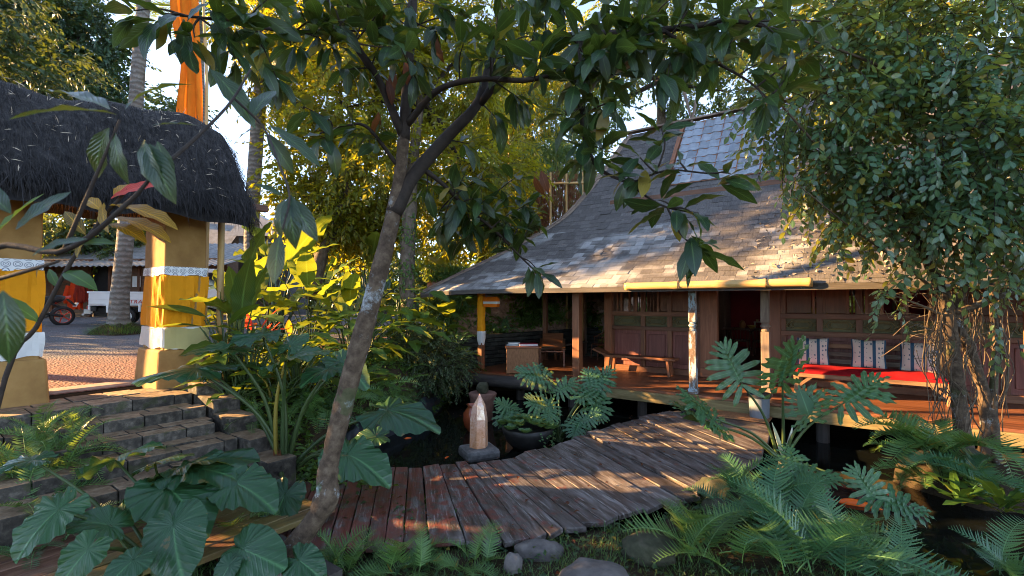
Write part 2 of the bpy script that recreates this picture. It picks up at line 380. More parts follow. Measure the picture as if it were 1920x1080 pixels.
c = k.mix(top_light, k.ramp(f, [(.3, (.028, .025, .021)), (.5, (.065, .056, .046)), (.7, (.15, .13, .105))]), k.ramp(f, [(.3, (.17, .105, .06)), (.5, (.27, .18, .105)), (.7, (.36, .26, .165))]))
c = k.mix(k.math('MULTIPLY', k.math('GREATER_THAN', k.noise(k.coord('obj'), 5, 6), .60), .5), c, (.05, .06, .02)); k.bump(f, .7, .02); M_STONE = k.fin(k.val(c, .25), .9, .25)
M_ROCK = pm('river_rock', [(.05, .045, .042), (.115, .10, .092), (.19, .168, .15)], 7, detail=10, rough=.85, bump=.6, rv=.1)
M_YELLOW = cloth('orange_yellow_cloth', (.80, .32, .012)); M_ORANGE = cloth('orange_cloth', (.80, .20, .015)); M_WHITE = cloth('white_cloth', (.74, .74, .72)); M_GREENCL = cloth('pale_olive_cloth', (.50, .44, .20))
M_BAMBOO = wood('bamboo', [(.30, .17, .05), (.46, .28, .10), (.60, .42, .20)], 1.5, .4, rv=.12, bump=.1)
M_BLACK = pm('black_rubber', [(.012, .012, .013), (.022, .022, .024)], 8, rough=.55, rv=.1, bump=.1)
M_METAL = pm('dull_metal', [(.28, .29, .30), (.42, .43, .44)], 9, rough=.4, metal=.8, bump=.05, rv=.05)

# ---------------------------------------------------------------- plank bridge
FAR = [(560, 905), (640, 893), (720, 880), (785, 874), (862, 866), (912, 868), (975, 852), (1030, 836), (1090, 815), (1150, 796), (1195, 783), (1235, 774), (1275, 770)]
NEAR = [(480, 1040), (595, 1034), (690, 1028), (790, 1022), (962, 1010), (1055, 990), (1150, 974), (1212, 950), (1300, 928), (1352, 900), (1398, 876), (1430, 848), (1442, 792)]
ZB = -.24
F3 = np.array([gr(*p, ZB) for p in FAR]); N3 = np.array([gr(*p, ZB) for p in NEAR])
NPL = 31; fa, ne = crv(F3, NPL*4+1), crv(N3, NPL*4+1)
k = N('bridge_planks'); gcv = k.attr('gc').outputs['Vector']; rvv = k.attr('rv').outputs['Fac']
co = k.coord('gc', (.18, 1, 1)); f = k.noise(co, 11, 9, .7, .4); g2 = k.noise(k.coord('gc', (.09, 2, 2)), 30, 6, .65); blot = k.noise(k.coord('obj'), 1.9, 5, .65); spots = k.noise(k.coord('obj'), 6.5, 4, .6)
c = k.ramp(f, [(.32, (.018, .011, .008)), (.45, (.060, .044, .037)), (.57, (.122, .102, .093)), (.70, (.23, .21, .20))])
streak = k.math('MULTIPLY', k.math('GREATER_THAN', g2, .60), k.math('MULTIPLY', blot, 1.1)); c = k.mix(streak, c, (.38, .355, .33))
sx = k.n('SeparateXYZ'); k.l(k.n('TexCoord').outputs['Object'], sx.inputs[0])
leftness = k.math('MINIMUM', k.math('MAXIMUM', k.math('MULTIPLY_ADD', sx.outputs[0], -.36, .34), 0.10), .9)
redf = k.math('MULTIPLY', k.math('SMOOTH_MIN', k.math('MAXIMUM', k.math('MULTIPLY_ADD', k.math('ADD', spots, k.math('MULTIPLY', leftness, .30)), 7.0, -4.45), 0.0), 1.0, .3), k.math('SUBTRACT', 1.0, k.math('MULTIPLY', k.math('GREATER_THAN', f, .6), .75)))
c = k.mix(k.math('MULTIPLY', redf, .8), c, k.ramp(g2, [(.10, .022, .014), (.20, .042, .028)]))
c = k.val(c, .28, rvv); k.bump(k.math('ADD', f, g2), .55, .012); M_BRIDGE = k.fin(c, k.ramp(f, [(.40,)*3, (.62,)*3]), .45)
br = Thing('plank_bridge', 'curved walkway bridge of weathered grey planks with red paint traces', 'bridge', tuple(gr(1000, 930, ZB)))
b = Buf()
for i in range(NPL):
    gp = .055; a0, a1 = fa[i*4], fa[i*4+4]; b0, b1 = ne[i*4], ne[i*4+4]; t0, t1 = gp*.5, 1-gp*.5
    p = [a0+(a1-a0)*t0, a0+(a1-a0)*t1, b0+(b1-b0)*t1, b0+(b1-b0)*t0]; ax_ = nz((b0+b1-a0-a1)/2); e0, e1 = rng.uniform(-.03, .05, 2); sk = rng.normal()*.012
    dz = rng.normal()*.006; tl = rng.normal()*.006
    p[0] = p[0]-ax_*(e0+sk); p[1] = p[1]-ax_*(e0-sk); p[2] = p[2]+ax_*(e1+sk); p[3] = p[3]+ax_*(e1-sk)
    L = np.linalg.norm(p[3]-p[0]); nseg = 8; V = []; G = []; oy = i*.37
    for q in range(nseg+1):
        t = q/nseg; l, r_ = p[0]+(p[3]-p[0])*t, p[1]+(p[2]-p[1])*t; up = np.array([0, 0, dz+.004*math.sin(t*5+i)])
        w = np.linalg.norm(r_-l); jig = rng.normal(size=2)*.003
        for s_, (pt, y) in enumerate(((l, 0), (r_, w))):
            V.append(pt+up+np.array([jig[s_], 0, tl*(s_*2-1)])); G.append([t*L+i*3.1, y+oy, 0])
        for s_, (pt, y) in enumerate(((l, 0), (r_, w))):
            V.append(pt+up+np.array([jig[s_], 0, tl*(s_*2-1)-.05])); G.append([t*L+i*3.1, y+oy, -.05])
    fs = []
    for q in range(nseg):
        o = q*4; fs += [[o, o+1, o+5, o+4], [o+3, o+2, o+6, o+7], [o+2, o, o+4, o+6], [o+1, o+3, o+7, o+5]]
    e = nseg*4; fs += [[0, 2, 3, 1], [e, e+1, e+3, e+2]]
    b.add(V, np.array(fs), G)
br.part('deck_planks', b, M_BRIDGE, bevel=.009)
for t in (.16, .84):
    mid = fa+(ne-fa)*t; b = Buf(); b.tube(mid[4:-2:6]+np.array([0, 0, -.125]), .055, 6); br.part('support_beam', b, M_LOG)
b = Buf()
for q in (22, 46, 67, 88, 106):
    for t in (.16, .84):
        p = fa[q]+(ne[q]-fa[q])*t; b.tube([p+np.array([0, 0, -.16]), (p[0], p[1], -1.3)], .06, 8)
br.part('support_posts', b, M_LOG)

# landing deck between the steps and the bridge
k = N('mossy_planks'); co = k.coord('gc', (.15, 1, 1)); f = k.noise(co, 11, 8, .7, .4); bl_ = k.noise(k.coord('obj'), 1.6, 4)
c = k.ramp(f, [(.3, (.04, .018, .012)), (.5, (.12, .05, .03)), (.7, (.24, .14, .09))]); c = k.mix(k.ramp(bl_, [(.44, (0, 0, 0)), (.58, (.85,)*3)]), c, k.ramp(f, [(.3, (.055, .045, .012)), (.7, (.19, .15, .04))]))
c = k.val(c, .2); k.bump(f, .5, .012); M_MOSSY = k.fin(c, .5, .4)
ld = Thing('landing_deck', 'mossy red plank deck at the foot of the stone steps', 'deck', (-3.0, 4.9, -.3)); b = Buf()
base = GP+gN*(.42*5-.05)
for i in range(9):
    o = base+gN*(.075+.15*i)+gD*0; a0, a1 = -2.1+.02*i+rng.uniform(0, .06), -.1+.03*i+rng.uniform(0, .06)
    if i > 4: a0 += .22*(i-4)
    p0, p1 = o+gD*a0, o+gD*a1; z = -.10+rng.normal()*.003
    b.beam((*p0, z-.025), (*p1, z-.025), .14, .05)
ld.part('deck_planks', b, M_MOSSY, bevel=.006); b = Buf()
for a in (-1.6, -.4):
    p0, p1 = base+gD*a, base+gN*2.2+gD*a; b.beam((*p0, -.21), (*p1, -.21), .1, .1)
ld.part('joists', b, M_LOG)

# stone steps: five courses of blocks
st = Thing('stone_steps', 'worn stone block steps leading up through the thatched gate', 'steps', (-4.2, 5.5, -.3))
for s in range(5):
    b = Buf(); z1 = ZC-.12*s; r0 = -.42 if s == 0 else -.02
    a = -2.0; row = [(.42*s-.06, .42*s+.18), (.42*s+.19, .42*s+.41)] if s else [(-.42, -.02), (0, .40)]
    for (q0, q1) in row:
        a = -2.05-(.05*s)
        while a < -.02+.0*s:
            L = rng.uniform(.28, .48); L = min(L, .06-a) if .06-a-L < .12 else L
            c2 = GP+gD*(a+L/2)+gN*((q0+q1)/2); dz = rng.normal()*.005
            b.box((*c2, z1-.18+dz), (L-.008, q1-q0-.006, .36), Matrix.Rotation(math.atan2(gD[1], gD[0])+rng.normal()*.008, 3, 'Z')); a += L
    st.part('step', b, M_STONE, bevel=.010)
b = Buf()
for s, (q, z1, L) in enumerate(((.16, .70, .40), (.62, .56, .42), (1.08, .40, .42), (1.54, .24, .42), (1.98, .08, .40))):
    c2 = GP+gD*.24+gN*(q+.08); b.box((*c2, z1-.4), (.32, L+.05, .8), Matrix.Rotation(math.atan2(gD[1], gD[0])+.04*(s % 2), 3, 'Z'))
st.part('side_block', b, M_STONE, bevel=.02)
b = Buf(); c2 = GP+gD*-1.0-gN*.62
b.box((*(GP+gD*-1.1-gN*.98), ZC+.005), (2.6, .30, .06), Matrix.Rotation(math.atan2(gD[1], gD[0])+.05, 3, 'Z')); 
struct('threshold_kerb', b, pm('pinkish_concrete', [(.24, .17, .14), (.36, .27, .23)], 7, rough=.9, rv=.02), bevel=.012)

# ---------------------------------------------------------------- thatched gate
ga = Thing('thatched_gate', 'earth walled gate with black thatched roof and orange wrapped pillars', 'gate', (*(GP-gN*.4-gD*.6), ZC))
RZ = math.atan2(gD[1], gD[0]); RG = Matrix.Rotation(RZ, 3, 'Z')
k = N('ornament_band'); k1 = k.coord('gc', (1, 1, 1)); v = k.n('TexVoronoi', feature='F1'); v.inputs['Scale'].default_value = 13; v.inputs['Randomness'].default_value = .15; k.l(k1, v.inputs['Vector'])
w = k.math('MULTIPLY', k.math('GREATER_THAN', k.math('SINE', k.math('MULTIPLY', v.outputs['Distance'], 34)), .35), k.math('LESS_THAN', v.outputs['Distance'], .5)); M_BAND = k.fin(k.mix(w, (.70, .71, .72), (.16, .18, .22)), .85, .1)
def wrap(cx, zlo, zhi, wu, wv, fold=.012, seed=0):
    """a cloth band round a pillar, slightly wavy; cx = centre (x, y)"""
    b = Buf(); n = 48; rows = 9; r = np.random.default_rng(seed); P = []; G = []
    for j in range(rows):
        z = zlo+(zhi-zlo)*j/(rows-1); row = []; gr_ = []
        for i in range(n):
            t = i/n*4; s_, q = int(t), t-int(t); x, y = [(q-.5, -.5), (.5, q-.5), (.5-q, .5), (-.5, .5-q)][s_]
            wob = fold*math.sin(i*1.7+seed+j*.5)*math.sin(i/n*12.5+seed); edge = .02*math.sin(i*.7+seed)*(j in (0,))
            m = max(abs(x), abs(y))*2; lx = x*wu+x*2*(.012+wob); ly = y*wv+y*2*(.012+wob)
            c2 = np.array(cx)+gD*lx+gN*ly; row.append((*c2, z+edge)); gr_.append((t*.45, z, 0))
        P.append(row); G.append(gr_)
    b.sheet(np.array(P), G=np.array(G), wrap=True); return b
for side, c0 in enumerate((GP+gN*-.64+gD*.18, GP+gN*-.66+gD*-1.5)):
    b = Buf(); rot = RG
    b.box((*c0, ZC+1.35), (.50, .79, 2.7), rot); pil = ga.part('pillar', b, M_MUD, bevel=.02)
    b = Buf(); b.box((*c0, ZC+.22), (.68, .94, .56), rot, taper=.9); ga.part('plinth', b, M_MUD, pil, bevel=.03)
    for nm, z0, z1, m, f in (('lower_band', .52, .80, M_WHITE, .01), ('orange_band', .80, 1.50, M_YELLOW, .02), ('patterned_band', 1.50, 1.62, M_BAND, .004)):
        ga.part(nm, wrap(c0, ZC+z0, ZC+z1, .50+.03*(nm == 'lower_band'), .79+.03*(nm == 'lower_band'), f, seed=side+1), m, pil, smooth=False)
b = Buf()   # olive front of the lower band on the right pillar, a second cloth hung over it
c0 = GP+gN*-.64+gD*.18; P = [[(*(c0+gD*(-.25+.53*i/8)+gN*(.440+.004*math.sin(i*2))), ZC+.50+.02*math.sin(i)+z) for i in range(9)] for z in (0, .14, .29)]
b.sheet(np.array(P)); ga.part('olive_cloth', b, M_GREENCL)
b = Buf(); b.box((*(GP+gN*-.64-gD*.6), ZC+2.62), (3.6, .14, .16), RG); b.box((*(GP+gN*-.1-gD*.6), ZC+2.56), (3.6, .1, .1), RG); b.box((*(GP+gN*-.74-gD*.6), ZC+2.56), (3.6, .1, .1), RG)
ga.part('crossbeam', b, M_DARKWOOD, bevel=.01)
b = Buf(); c2 = GP+gD*.66-gN*.95; b.tube([(*c2, ZC-.1), (*(c2+gD*.02), ZC+2.6)], .05, 10); c2 = GP+gD*.62-gN*.25; b.tube([(*c2, ZC-.3), (*c2, ZC+2.5)], .045, 10); ga.part('bamboo_prop', b, M_BAMBOO, smooth=True)
# thatch: a thick body and many hanging fibres
MID = -.52; A0, A1 = -5.2, .70
def thatch_pt(a, s):
    """a along the gate, s from -1 (back eave) over 0 (ridge) to 1 (front eave); rounded over the ridge"""
    q = np.abs(s); d = np.sign(s)*(.10*(1-(1-q)**3)+.86*q); endp = np.clip((a-(A1-.5))/.5, 0, 1)
    z = 4.44-.10*np.minimum(A1-a, 3)*(1-q)-np.where(s < 0, 1.25, 1.40)*q**1.15-.10*endp**2*(1-q)+.035*np.sin(a*3.3+2)+.03*np.sin(a*7.1+s*4)
    return np.stack([GP[0]+gD[0]*a+gN[0]*(MID+d), GP[1]+gD[1]*a+gN[1]*(MID+d), z], -1)
aa = np.linspace(A0, A1, 50)[:, None]; ss = np.linspace(-1, 1, 31)[None]; AA, SS = np.broadcast_arrays(aa, ss)
P = thatch_pt(AA, SS); b = Buf(); b.sheet(P); und = P.copy(); und[..., 2] -= .34*(1-.25*np.abs(SS)); b.sheet(und[:, ::-1])
for i in (0, -1): b.sheet(np.stack([P[i], und[i]]) if i else np.stack([und[i], P[i]]))
M_THATCH = pm('black_palm_fibre', [(.010, .010, .011), (.026, .024, .024), (.055, .048, .043)], 20, rough=.9, rv=.6, bump=.3, coord='obj')
roof = ga.part('thatched_roof', b, M_THATCH)
strand = Buf(); strand.add([(0, .012, 0), (0, -.012, 0), (.6, .007, -.02), (.6, -.007, -.02), (1, 0, -.10)], [[0, 1, 3, 2], [2, 3, 4]]); TS = strand.tmpl(); TS['G'][:, 2] = 0
b = Buf(); n = 30000; a = rng.uniform(A0, A1+.06, n); s = np.sign(rng.random(n)-.36)*rng.random(n)**.75; s[:5200] = rng.uniform(.88, 1.04, 5200); s[5200:7800] = -rng.uniform(.9, 1.04, 2600)
P = thatch_pt(a, s); P[:, 2] += .035*np.sin(a*19+3*np.sin(s*11))*np.sin(s*23+2*np.sin(a*7)); X = thatch_pt(a, s+.03*np.sign(s))-P; X = nz(nz(X)+rng.normal(size=(n, 3))*.22+np.array([0, 0, -.18])); Nn = np.stack([gN[0]*np.sign(s), gN[1]*np.sign(s), np.full(n, .6)], -1)
b.inst(TS, P+nz(Nn)*(rng.uniform(-.005, .03, n)+.06*rng.random(n)**6)[:, None], X, Nn+rng.normal(size=(n, 3))*.3, rng.uniform(.14, .30, n)*(1+.6*(rng.random(n) > .93)), np.clip(.5+.35*np.sin(a*5+s*4)+rng.normal(size=n)*.25, 0, 1))
ne_ = 2200; s = rng.uniform(-1, 1, ne_); P = thatch_pt(np.full(ne_, A1), s); P[:, 2] -= rng.random(ne_)*.3
b.inst(TS, P, nz(np.array([*gD*.35, -1.0])+rng.normal(size=(ne_, 3))*.22), np.array([[*gD, .3]]).repeat(ne_, 0), rng.uniform(.2, .42, ne_))
ga.part('hanging_fibres', b, M_THATCH, roof)
b = Buf(); n = 420; a = rng.uniform(A0, A1, n); s = rng.uniform(-.2, .98, n)**1; P = thatch_pt(a, s)
b.inst(tm_lo(.06, .2, .1), P+np.array([*gN*.05, .03]), nz(rng.normal(size=(n, 3))*np.array([1, 1, .7])+np.array([0, 0, -.3])), np.array([[*gN, .6]]).repeat(n, 0)+rng.normal(size=(n, 3))*.3, rng.uniform(.05, .13, n))
q = ga.part('fallen_leaves', b, pm('pale_straw', [(.30, .24, .17), (.50, .42, .32)], 5, rough=.8, rv=.35, bump=0), roof); q['kind'] = 'stuff'
# ragged straw lining seen under the far eave, catching the sun
b = Buf(); n = 1500; a = rng.uniform(-3.4, .2, n); P = np.stack([GP[0]+gD[0]*a-gN[0]*1.32, GP[1]+gD[1]*a-gN[1]*1.32, ZC+2.58+rng.uniform(-.05, .12, n)], -1)
b.inst(TS, P, nz(np.array([0, 0, -1.])+rng.normal(size=(n, 3))*.2), rng.normal(size=(n, 3)), rng.uniform(.10, .30, n)); ga.part('eave_fringe', b, pm('straw_fringe', [(.22, .12, .05), (.42, .26, .13)], 5, rough=.8, rv=.3, bump=0), roof)

# tall ceremonial banner behind the gate
p0 = at(372, 236, 9.2); bn = Thing('tall_banner', 'tall orange cloth banner on a pole rising behind the thatched gate', 'banner', (p0[0], p0[1], ZC))
b = Buf(); b.tube([(p0[0]+.17, p0[1], ZC), (p0[0]+.15, p0[1], 6), (p0[0]-.05, p0[1], 9.2)], [.035, .03, .02], 8); bn.part('pole', b, M_BAMBOO)
P = []
for j in range(40):
    z = 2.6+j*.17; cx = p0[0]+.14-.28*((j/39)**2)*1.0; w = .40+.06*math.sin(j*.5)+.10*(j/39); P.append([(cx-w*(1-i/14), p0[1]-.06+.05*math.sin(i*1.25+j*.10)+.03*math.sin(i*2.9+j*.3), z) for i in range(15)])
b = Buf(); b.sheet(np.array(P)); bn.part('cloth', b, M_ORANGE, smooth=True)
# ---------------------------------------------------------------- things in the courtyard
def yz(x, y): return float(hgt(np.array(x), np.array(y)))
# shed
pA, pB = at(50, 600, 19.5), at(262, 597, 19.0); dS = nz((pB-pA)*[1, 1, 0]); nS = np.array([dS[1], -dS[0], 0]); zS = yz(pA[0], pA[1])-.1
sh = Thing('storage_shed', 'low wooden shed under a rusty corrugated roof behind the courtyard', 'shed', tuple(pA*[1, 1, 0]+[0, 0, zS]))
M_BROWNWALL = wood('brown_boarding', [(.07, .035, .02), (.13, .07, .042), (.18, .10, .065)], 3, .6, rv=.15)
def SH(a, o, z): return pA*[1, 1, 0]+dS*a+nS*o+np.array([0, 0, zS+z])
b = Buf()
for i in range(12): b.beam(SH(-5, 0, .12+.2*i), SH(2.9, 0, .12+.2*i), .05, .19)
for i in range(12): b.beam(SH(3.7, 0, .12+.2*i), SH(8.5, 0, .12+.2*i), .05, .19)
sh.part('wall', b, M_BROWNWALL, bevel=.006); b = Buf(); b.beam(SH(2.9, -.1, 1.2), SH(3.7, -.1, 1.2), .05, 2.4); sh.part('door', b, M_BLACK)
b = Buf()
for a in (-1.0, 1.2, 2.86, 3.74, 5): b.beam(SH(a, .06, 0), SH(a, .06, 2.4), .1, .1)
b.beam(SH(-5, .06, 1.5), SH(2.9, .06, 1.5), .08, .08); sh.part('frame', b, M_DARKWOOD)
cor = []
M_CORR = pm('corrugated_sheet', [(.16, .15, .14), (.27, .265, .26), (.36, .36, .36)], 4, rough=.5, metal=.3, rv=.05, bump=.1)
for i in range(240):
    a = -5.2+i*.06; z = .03*math.sin(i*1.57); cor.append([SH(a, 1.0, 2.05+z), SH(a, .2, 2.28+z), SH(a, -2.6, 3.3+z)])
b = Buf(); b.sheet(np.array(cor)); sh.part('corrugated_roof', b, M_CORR, smooth=True)
b = Buf(); b.box(SH(4.9, .08, 1.5), (.34, .02, .42), Matrix.Rotation(math.atan2(dS[1], dS[0]), 3, 'Z')); sh.part('notice', b, M_WHITE)
# second roof of a taller barn behind
q0 = at(300, 480, 24); b = Buf(); bn2 = Thing('barn', 'brown gabled barn beside the corrugated shed', 'barn', tuple(q0*[1, 1, 0]+[0, 0, zS]))
b.box(q0*[1, 1, 0]+[1.2, 1, zS+1.6], (5.2, 3.5, 3.2)); bn2.part('wall', b, M_BROWNWALL)
b = Buf(); x0, x1 = q0[0]-1.9, q0[0]+4.3; ym = q0[1]+1
for s in (-1, 1): b.sheet(np.array([[(x0, ym, zS+5.6), (x1, ym, zS+5.6)], [(x0, ym+s*3.0, zS+2.8), (x1, ym+s*3.0, zS+2.8)]]))
bn2.part('roof', b, M_CORR)
# jackets hung on the shed
for i, (px, w, lab, m) in enumerate(((143, .5, 'bright orange rain jacket hanging on the shed wall', cloth('orange_jacket', (.75, .07, .015))), (157, .32, 'dull red cloth hanging beside the orange jacket', cloth('red_cloth', (.30, .035, .02))))):
    c0 = at(px, 530, 18.4); b = Buf(); P = []
    for j in range(12):
        t = j/11; ww = w*(.18+.82*min(1, t*2.2))*(1-.25*max(0, t-.7)); P.append([(c0[0]+ww*(k_/20-.5)*1.0+.04*t, c0[1]-.10-.10*math.sin(k_/20*math.pi)-.03*math.sin(k_*1.9+j*.2), c0[2]+.05-t*(1.05-.25*i)+.05*math.sin(k_*.9)*(t > .9)) for k_ in range(21)])
    b.sheet(np.array(P)); q = np.array(P)[::-1].copy(); q[..., 1] += .14; b.sheet(q)
    b.tube([(c0[0]-w*.42, c0[1]-.1, c0[2]-.12), (c0[0]-w*.55, c0[1]-.14, c0[2]-.5), (c0[0]-w*.50, c0[1]-.14, c0[2]-.8)], [.07, .075, .06], 8)
    b.tube([(c0[0], c0[1]-.03, c0[2]+.12), (c0[0], c0[1]+.12, c0[2]+.12)], .012, 6)
    solo('hanging_jacket' if i == 0 else 'hanging_cloth', lab, 'jacket' if i == 0 else 'cloth', b, m, smooth=True)
# pickup truck seen from behind its left side
Z0 = yz(*at(220, 604, 14.5)[:2])
tr = Thing('pickup_truck', 'white flatbed pickup truck parked behind the palm trunk', 'truck', tuple(at(174, 604, 14.2)*[1, 1, 0]+[0, 0, Z0]), R(33))
M_TRUCK = pm('white_car_paint', [(.62, .64, .66), (.72, .74, .76)], 3, rough=.35, bump=.02, rv=.03, spec=.5, detail=3)
def lb(*bx):
    b = Buf()
    for c, s in bx: b.box(c, s)
    return b
W = 1.42
tr.part('cargo_bed', lb(((1.05, 0, .62), (2.1, W, .06)), ((.02, 0, .80), (.05, W, .34)), ((1.05, -W/2, .80), (2.1, .05, .34)), ((1.05, W/2, .80), (2.1, .05, .34)), ((2.08, 0, .85), (.05, W-.06, .44))), M_TRUCK, bevel=.015, local=True)
tr.part('bed_rail', lb(((1.05, -W/2-.012, .975), (2.12, .05, .05)), ((1.05, -W/2-.012, .78), (2.12, .03, .03)), ((-.01, 0, .975), (.05, W+.06, .05)), ((1.05, W/2+.012, .975), (2.12, .05, .05))), M_TRUCK, bevel=.008, local=True)
tr.part('chassis', lb(((1.7, 0, .45), (3.3, .9, .16)), ((.1, 0, .5), (.12, W-.1, .14))), M_BLACK, bevel=.01, local=True)
tr.part('bumper', lb(((-.12, 0, .34), (.06, W-.1, .06)), ((-.05, -.5, .42), (.16, .05, .14)), ((-.05, .5, .42), (.16, .05, .14))), M_METAL, bevel=.01, local=True)
tr.part('rear_panel', lb(((.0, 0, .54), (.06, W-.16, .16))), M_TRUCK, bevel=.01, local=True)
for y in (-.55, .55): tr.part('tail_light', lb(((-.04, y, .54), (.03, .16, .10))), pm('red_lens', [(.35, .02, .015), (.45, .03, .02)], 4, rough=.2, bump=0, rv=0), bevel=.008, local=True)
tr.part('number_plate', lb(((-.04, 0, .54), (.02, .36, .11))), M_BLACK, local=True)
tr.part('mudguard', lb(((.42, -W/2+.03, .52), (.06, .2, .26)), ((1.15, -W/2+.03, .52), (.06, .2, .22))), M_TRUCK, bevel=.01, local=True)
for x, y in ((.78, -.60), (.78, .60), (2.75, -.60), (2.75, .60)):
    b = Buf(); b.lathe([(.17, -.07), (.25, -.075), (.275, -.05), (.275, .05), (.25, .075), (.17, .07)], n=28); MX = Matrix.Translation((x, y, .275)) @ Matrix.Rotation(R(90), 4, 'X')
    V = np.concatenate(b.V); V = V @ np.array(MX)[:3, :3].T+np.array(MX)[:3, 3]; b.V = [V]; wh = tr.part('wheel', b, M_BLACK, local=True, smooth=True)
    b = Buf(); b.lathe([(.0, -.02), (.05, -.05), (.07, -.02), (.12, -.03), (.15, -.06), (.185, -.075), (.185, .07), (0, .07)] if y > 0 else [(.0, .02), (.05, .05), (.07, .02), (.12, .03), (.15, .06), (.185, .075), (.185, -.07), (0, -.07)][::-1], n=24)
    for a in range(6): b.box((.1*math.cos(a), .1*math.sin(a), .03 if y < 0 else -.03), (.03, .03, .02))
    V = np.concatenate(b.V); b.V = [V @ np.array(MX)[:3, :3].T+np.array(MX)[:3, 3]]; tr.part('rim', b, M_TRUCK, wh, local=True)
cabP = [(2.2, .55), (2.25, 1.25), (2.45, 1.75), (3.25, 1.75), (3.6, 1.15), (3.68, .5)]; b = Buf(); n = len(cabP)
V = [(x, -W/2+.02, z) for x, z in cabP]+[(x, W/2-.02, z) for x, z in cabP]; b.add(V, [list(range(n)), list(range(n, 2*n))[::-1]]+[[i, i+n, (i+1) % n+n, (i+1) % n] for i in range(n)]); tr.part('cab', b, M_TRUCK, bevel=.04, local=True)
M_GLASSDARK = pm('dark_glass', [(.01, .012, .014), (.02, .022, .025)], 2, rough=.05, bump=0, rv=0, spec=.6)
tr.part('window', lb(((2.85, -W/2+.012, 1.42), (.62, .03, .42)), ((2.85, W/2-.012, 1.42), (.62, .03, .42)), ((2.33, 0, 1.5), (.03, 1.0, .34))), M_GLASSDARK, bevel=.02, local=True)
fc = bpy.data.curves.new('lettering', 'FONT'); fc.body = 'EXTRA'; fc.size = .15; fc.extrude = .004; fc.space_character = 1.15; fc.shear = .15; fo = bpy.data.objects.new('lettering_curve', fc); C.objects.link(fo)
fo.location = (0, 0, 0)
bpy.context.view_layer.update(); tme = bpy.data.meshes.new_from_object(fo.evaluated_get(bpy.context.evaluated_depsgraph_get())); bpy.data.objects.remove(fo)
fo = link('lettering', tme, pm('red_lettering', [(.4, .02, .02), (.45, .03, .03)], 3, bump=0, rv=0), tr.o); fo.location = (.70, -W/2-.032, .655); fo.rotation_euler = (R(90), 0, 0)
# motorbike from behind
p = at(104, 599, 13.4); zb = yz(p[0], p[1]); mb = Thing('motorbike', 'black and red motorbike parked beside the gate pillar', 'motorbike', (p[0]-.28, p[1]+.5, zb), R(-118))
def wheel(x, rr=.29, wd=.07):
    b = Buf(); th = np.linspace(0, 2*math.pi, 25)[:-1]; ring = []
    b.lathe([(rr-.09, -wd*.6), (rr-.02, -wd), (rr, 0), (rr-.02, wd), (rr-.09, wd*.6)], n=28); MX = Matrix.Translation((x, 0, rr)) @ Matrix.Rotation(R(90), 4, 'X')
    b.V = [np.concatenate(b.V) @ np.array(MX)[:3, :3].T+np.array(MX)[:3, 3]]; w = mb.part('wheel', b, M_BLACK, local=True, smooth=True)
    b = Buf(); b.lathe([(rr-.10, -.03), (rr-.08, -.035), (rr-.08, .035), (rr-.10, .03), (rr-.10, -.03)], n=28); b.lathe([(.0, -.06), (.04, -.05), (.04, .05), (0, .06)], n=12)
    for a in range(5): b.beam((.03*math.cos(a*1.257), .03*math.sin(a*1.257), 0), ((rr-.09)*math.cos(a*1.257), (rr-.09)*math.sin(a*1.257), 0), .03, .02)
    b.V = [np.concatenate(b.V) @ np.array(MX)[:3, :3].T+np.array(MX)[:3, 3]]; mb.part('rim', b, M_RED, w, local=True)
M_RED = pm('red_paint', [(.45, .03, .012), (.55, .05, .02)], 3, rough=.35, bump=0, rv=.02, spec=.5)
wheel(0, .29, .075); wheel(1.3, .29, .055)
b = Buf(); b.tube(crv([(-.05, 0, .82), (.25, 0, .76), (.55, 0, .70), (.75, 0, .74)], 10), [.05, .10, .13, .12, .12, .13, .14, .14, .12, .09], 10); mb.part('seat', b, M_BLACK, local=True, smooth=True)
b = Buf(); b.tube(crv([(.65, 0, .72), (.85, 0, .84), (1.08, 0, .80), (1.15, 0, .70)], 8), [.10, .16, .17, .17, .15, .13, .10, .07], 10); b.tube([(-.18, 0, .86), (.2, 0, .70)], [.03, .09], 8); mb.part('fairing', b, M_RED, local=True, smooth=True)
b = Buf(); b.box((.65, 0, .42), (.42, .26, .34)); b.beam((0, .06, .29), (.5, .06, .4), .05, .06); b.beam((0, -.06, .29), (.5, -.06, .4), .05, .06); b.tube([(1.3, .08, .29), (1.05, .08, .95)], .028, 8); b.tube([(1.3, -.08, .29), (1.05, -.08, .95)], .028, 8); b.tube([(.05, .05, .55), (.4, .05, .7)], .03, 6); mb.part('frame', b, M_BLACK, bevel=.01, local=True)
b = Buf(); b.tube(crv([(1.0, -.36, .98), (1.03, -.15, .99), (1.04, 0, .95), (1.03, .15, .99), (1.0, .36, .98)], 12), .016, 8); mb.part('handlebar', b, M_BLACK, local=True)
b = Buf(); b.tube(crv([(.6, -.15, .25), (.3, -.17, .3), (-.1, -.17, .5)], 8), [.03, .04, .06, .06, .06, .06, .06, .05], 8); mb.part('exhaust', b, M_METAL, local=True, smooth=True)
b = Buf(); b.beam((-.1, 0, .78), (-.30, 0, .58), .16, .02); mb.part('rear_mudguard', b, M_BLACK, local=True); b = Buf(); b.box((-.30, 0, .62), (.015, .24, .12), Matrix.Rotation(R(-25), 3, 'Y')); mb.part('number_plate', b, pm('grey_plate', [(.5, .5, .52), (.6, .6, .62)], 3, bump=0, rv=0), local=True)
for y in (-.28, .28):
    b = Buf(); b.tube([(1.0, y, .98), (.98, y*1.1, 1.12)], .008, 6); b.lathe([(0, 0), (.05, .01), (.05, .02), (0, .03)], c=(.98, y*1.1, 1.14), n=12); mb.part('mirror', b, M_BLACK, local=True)
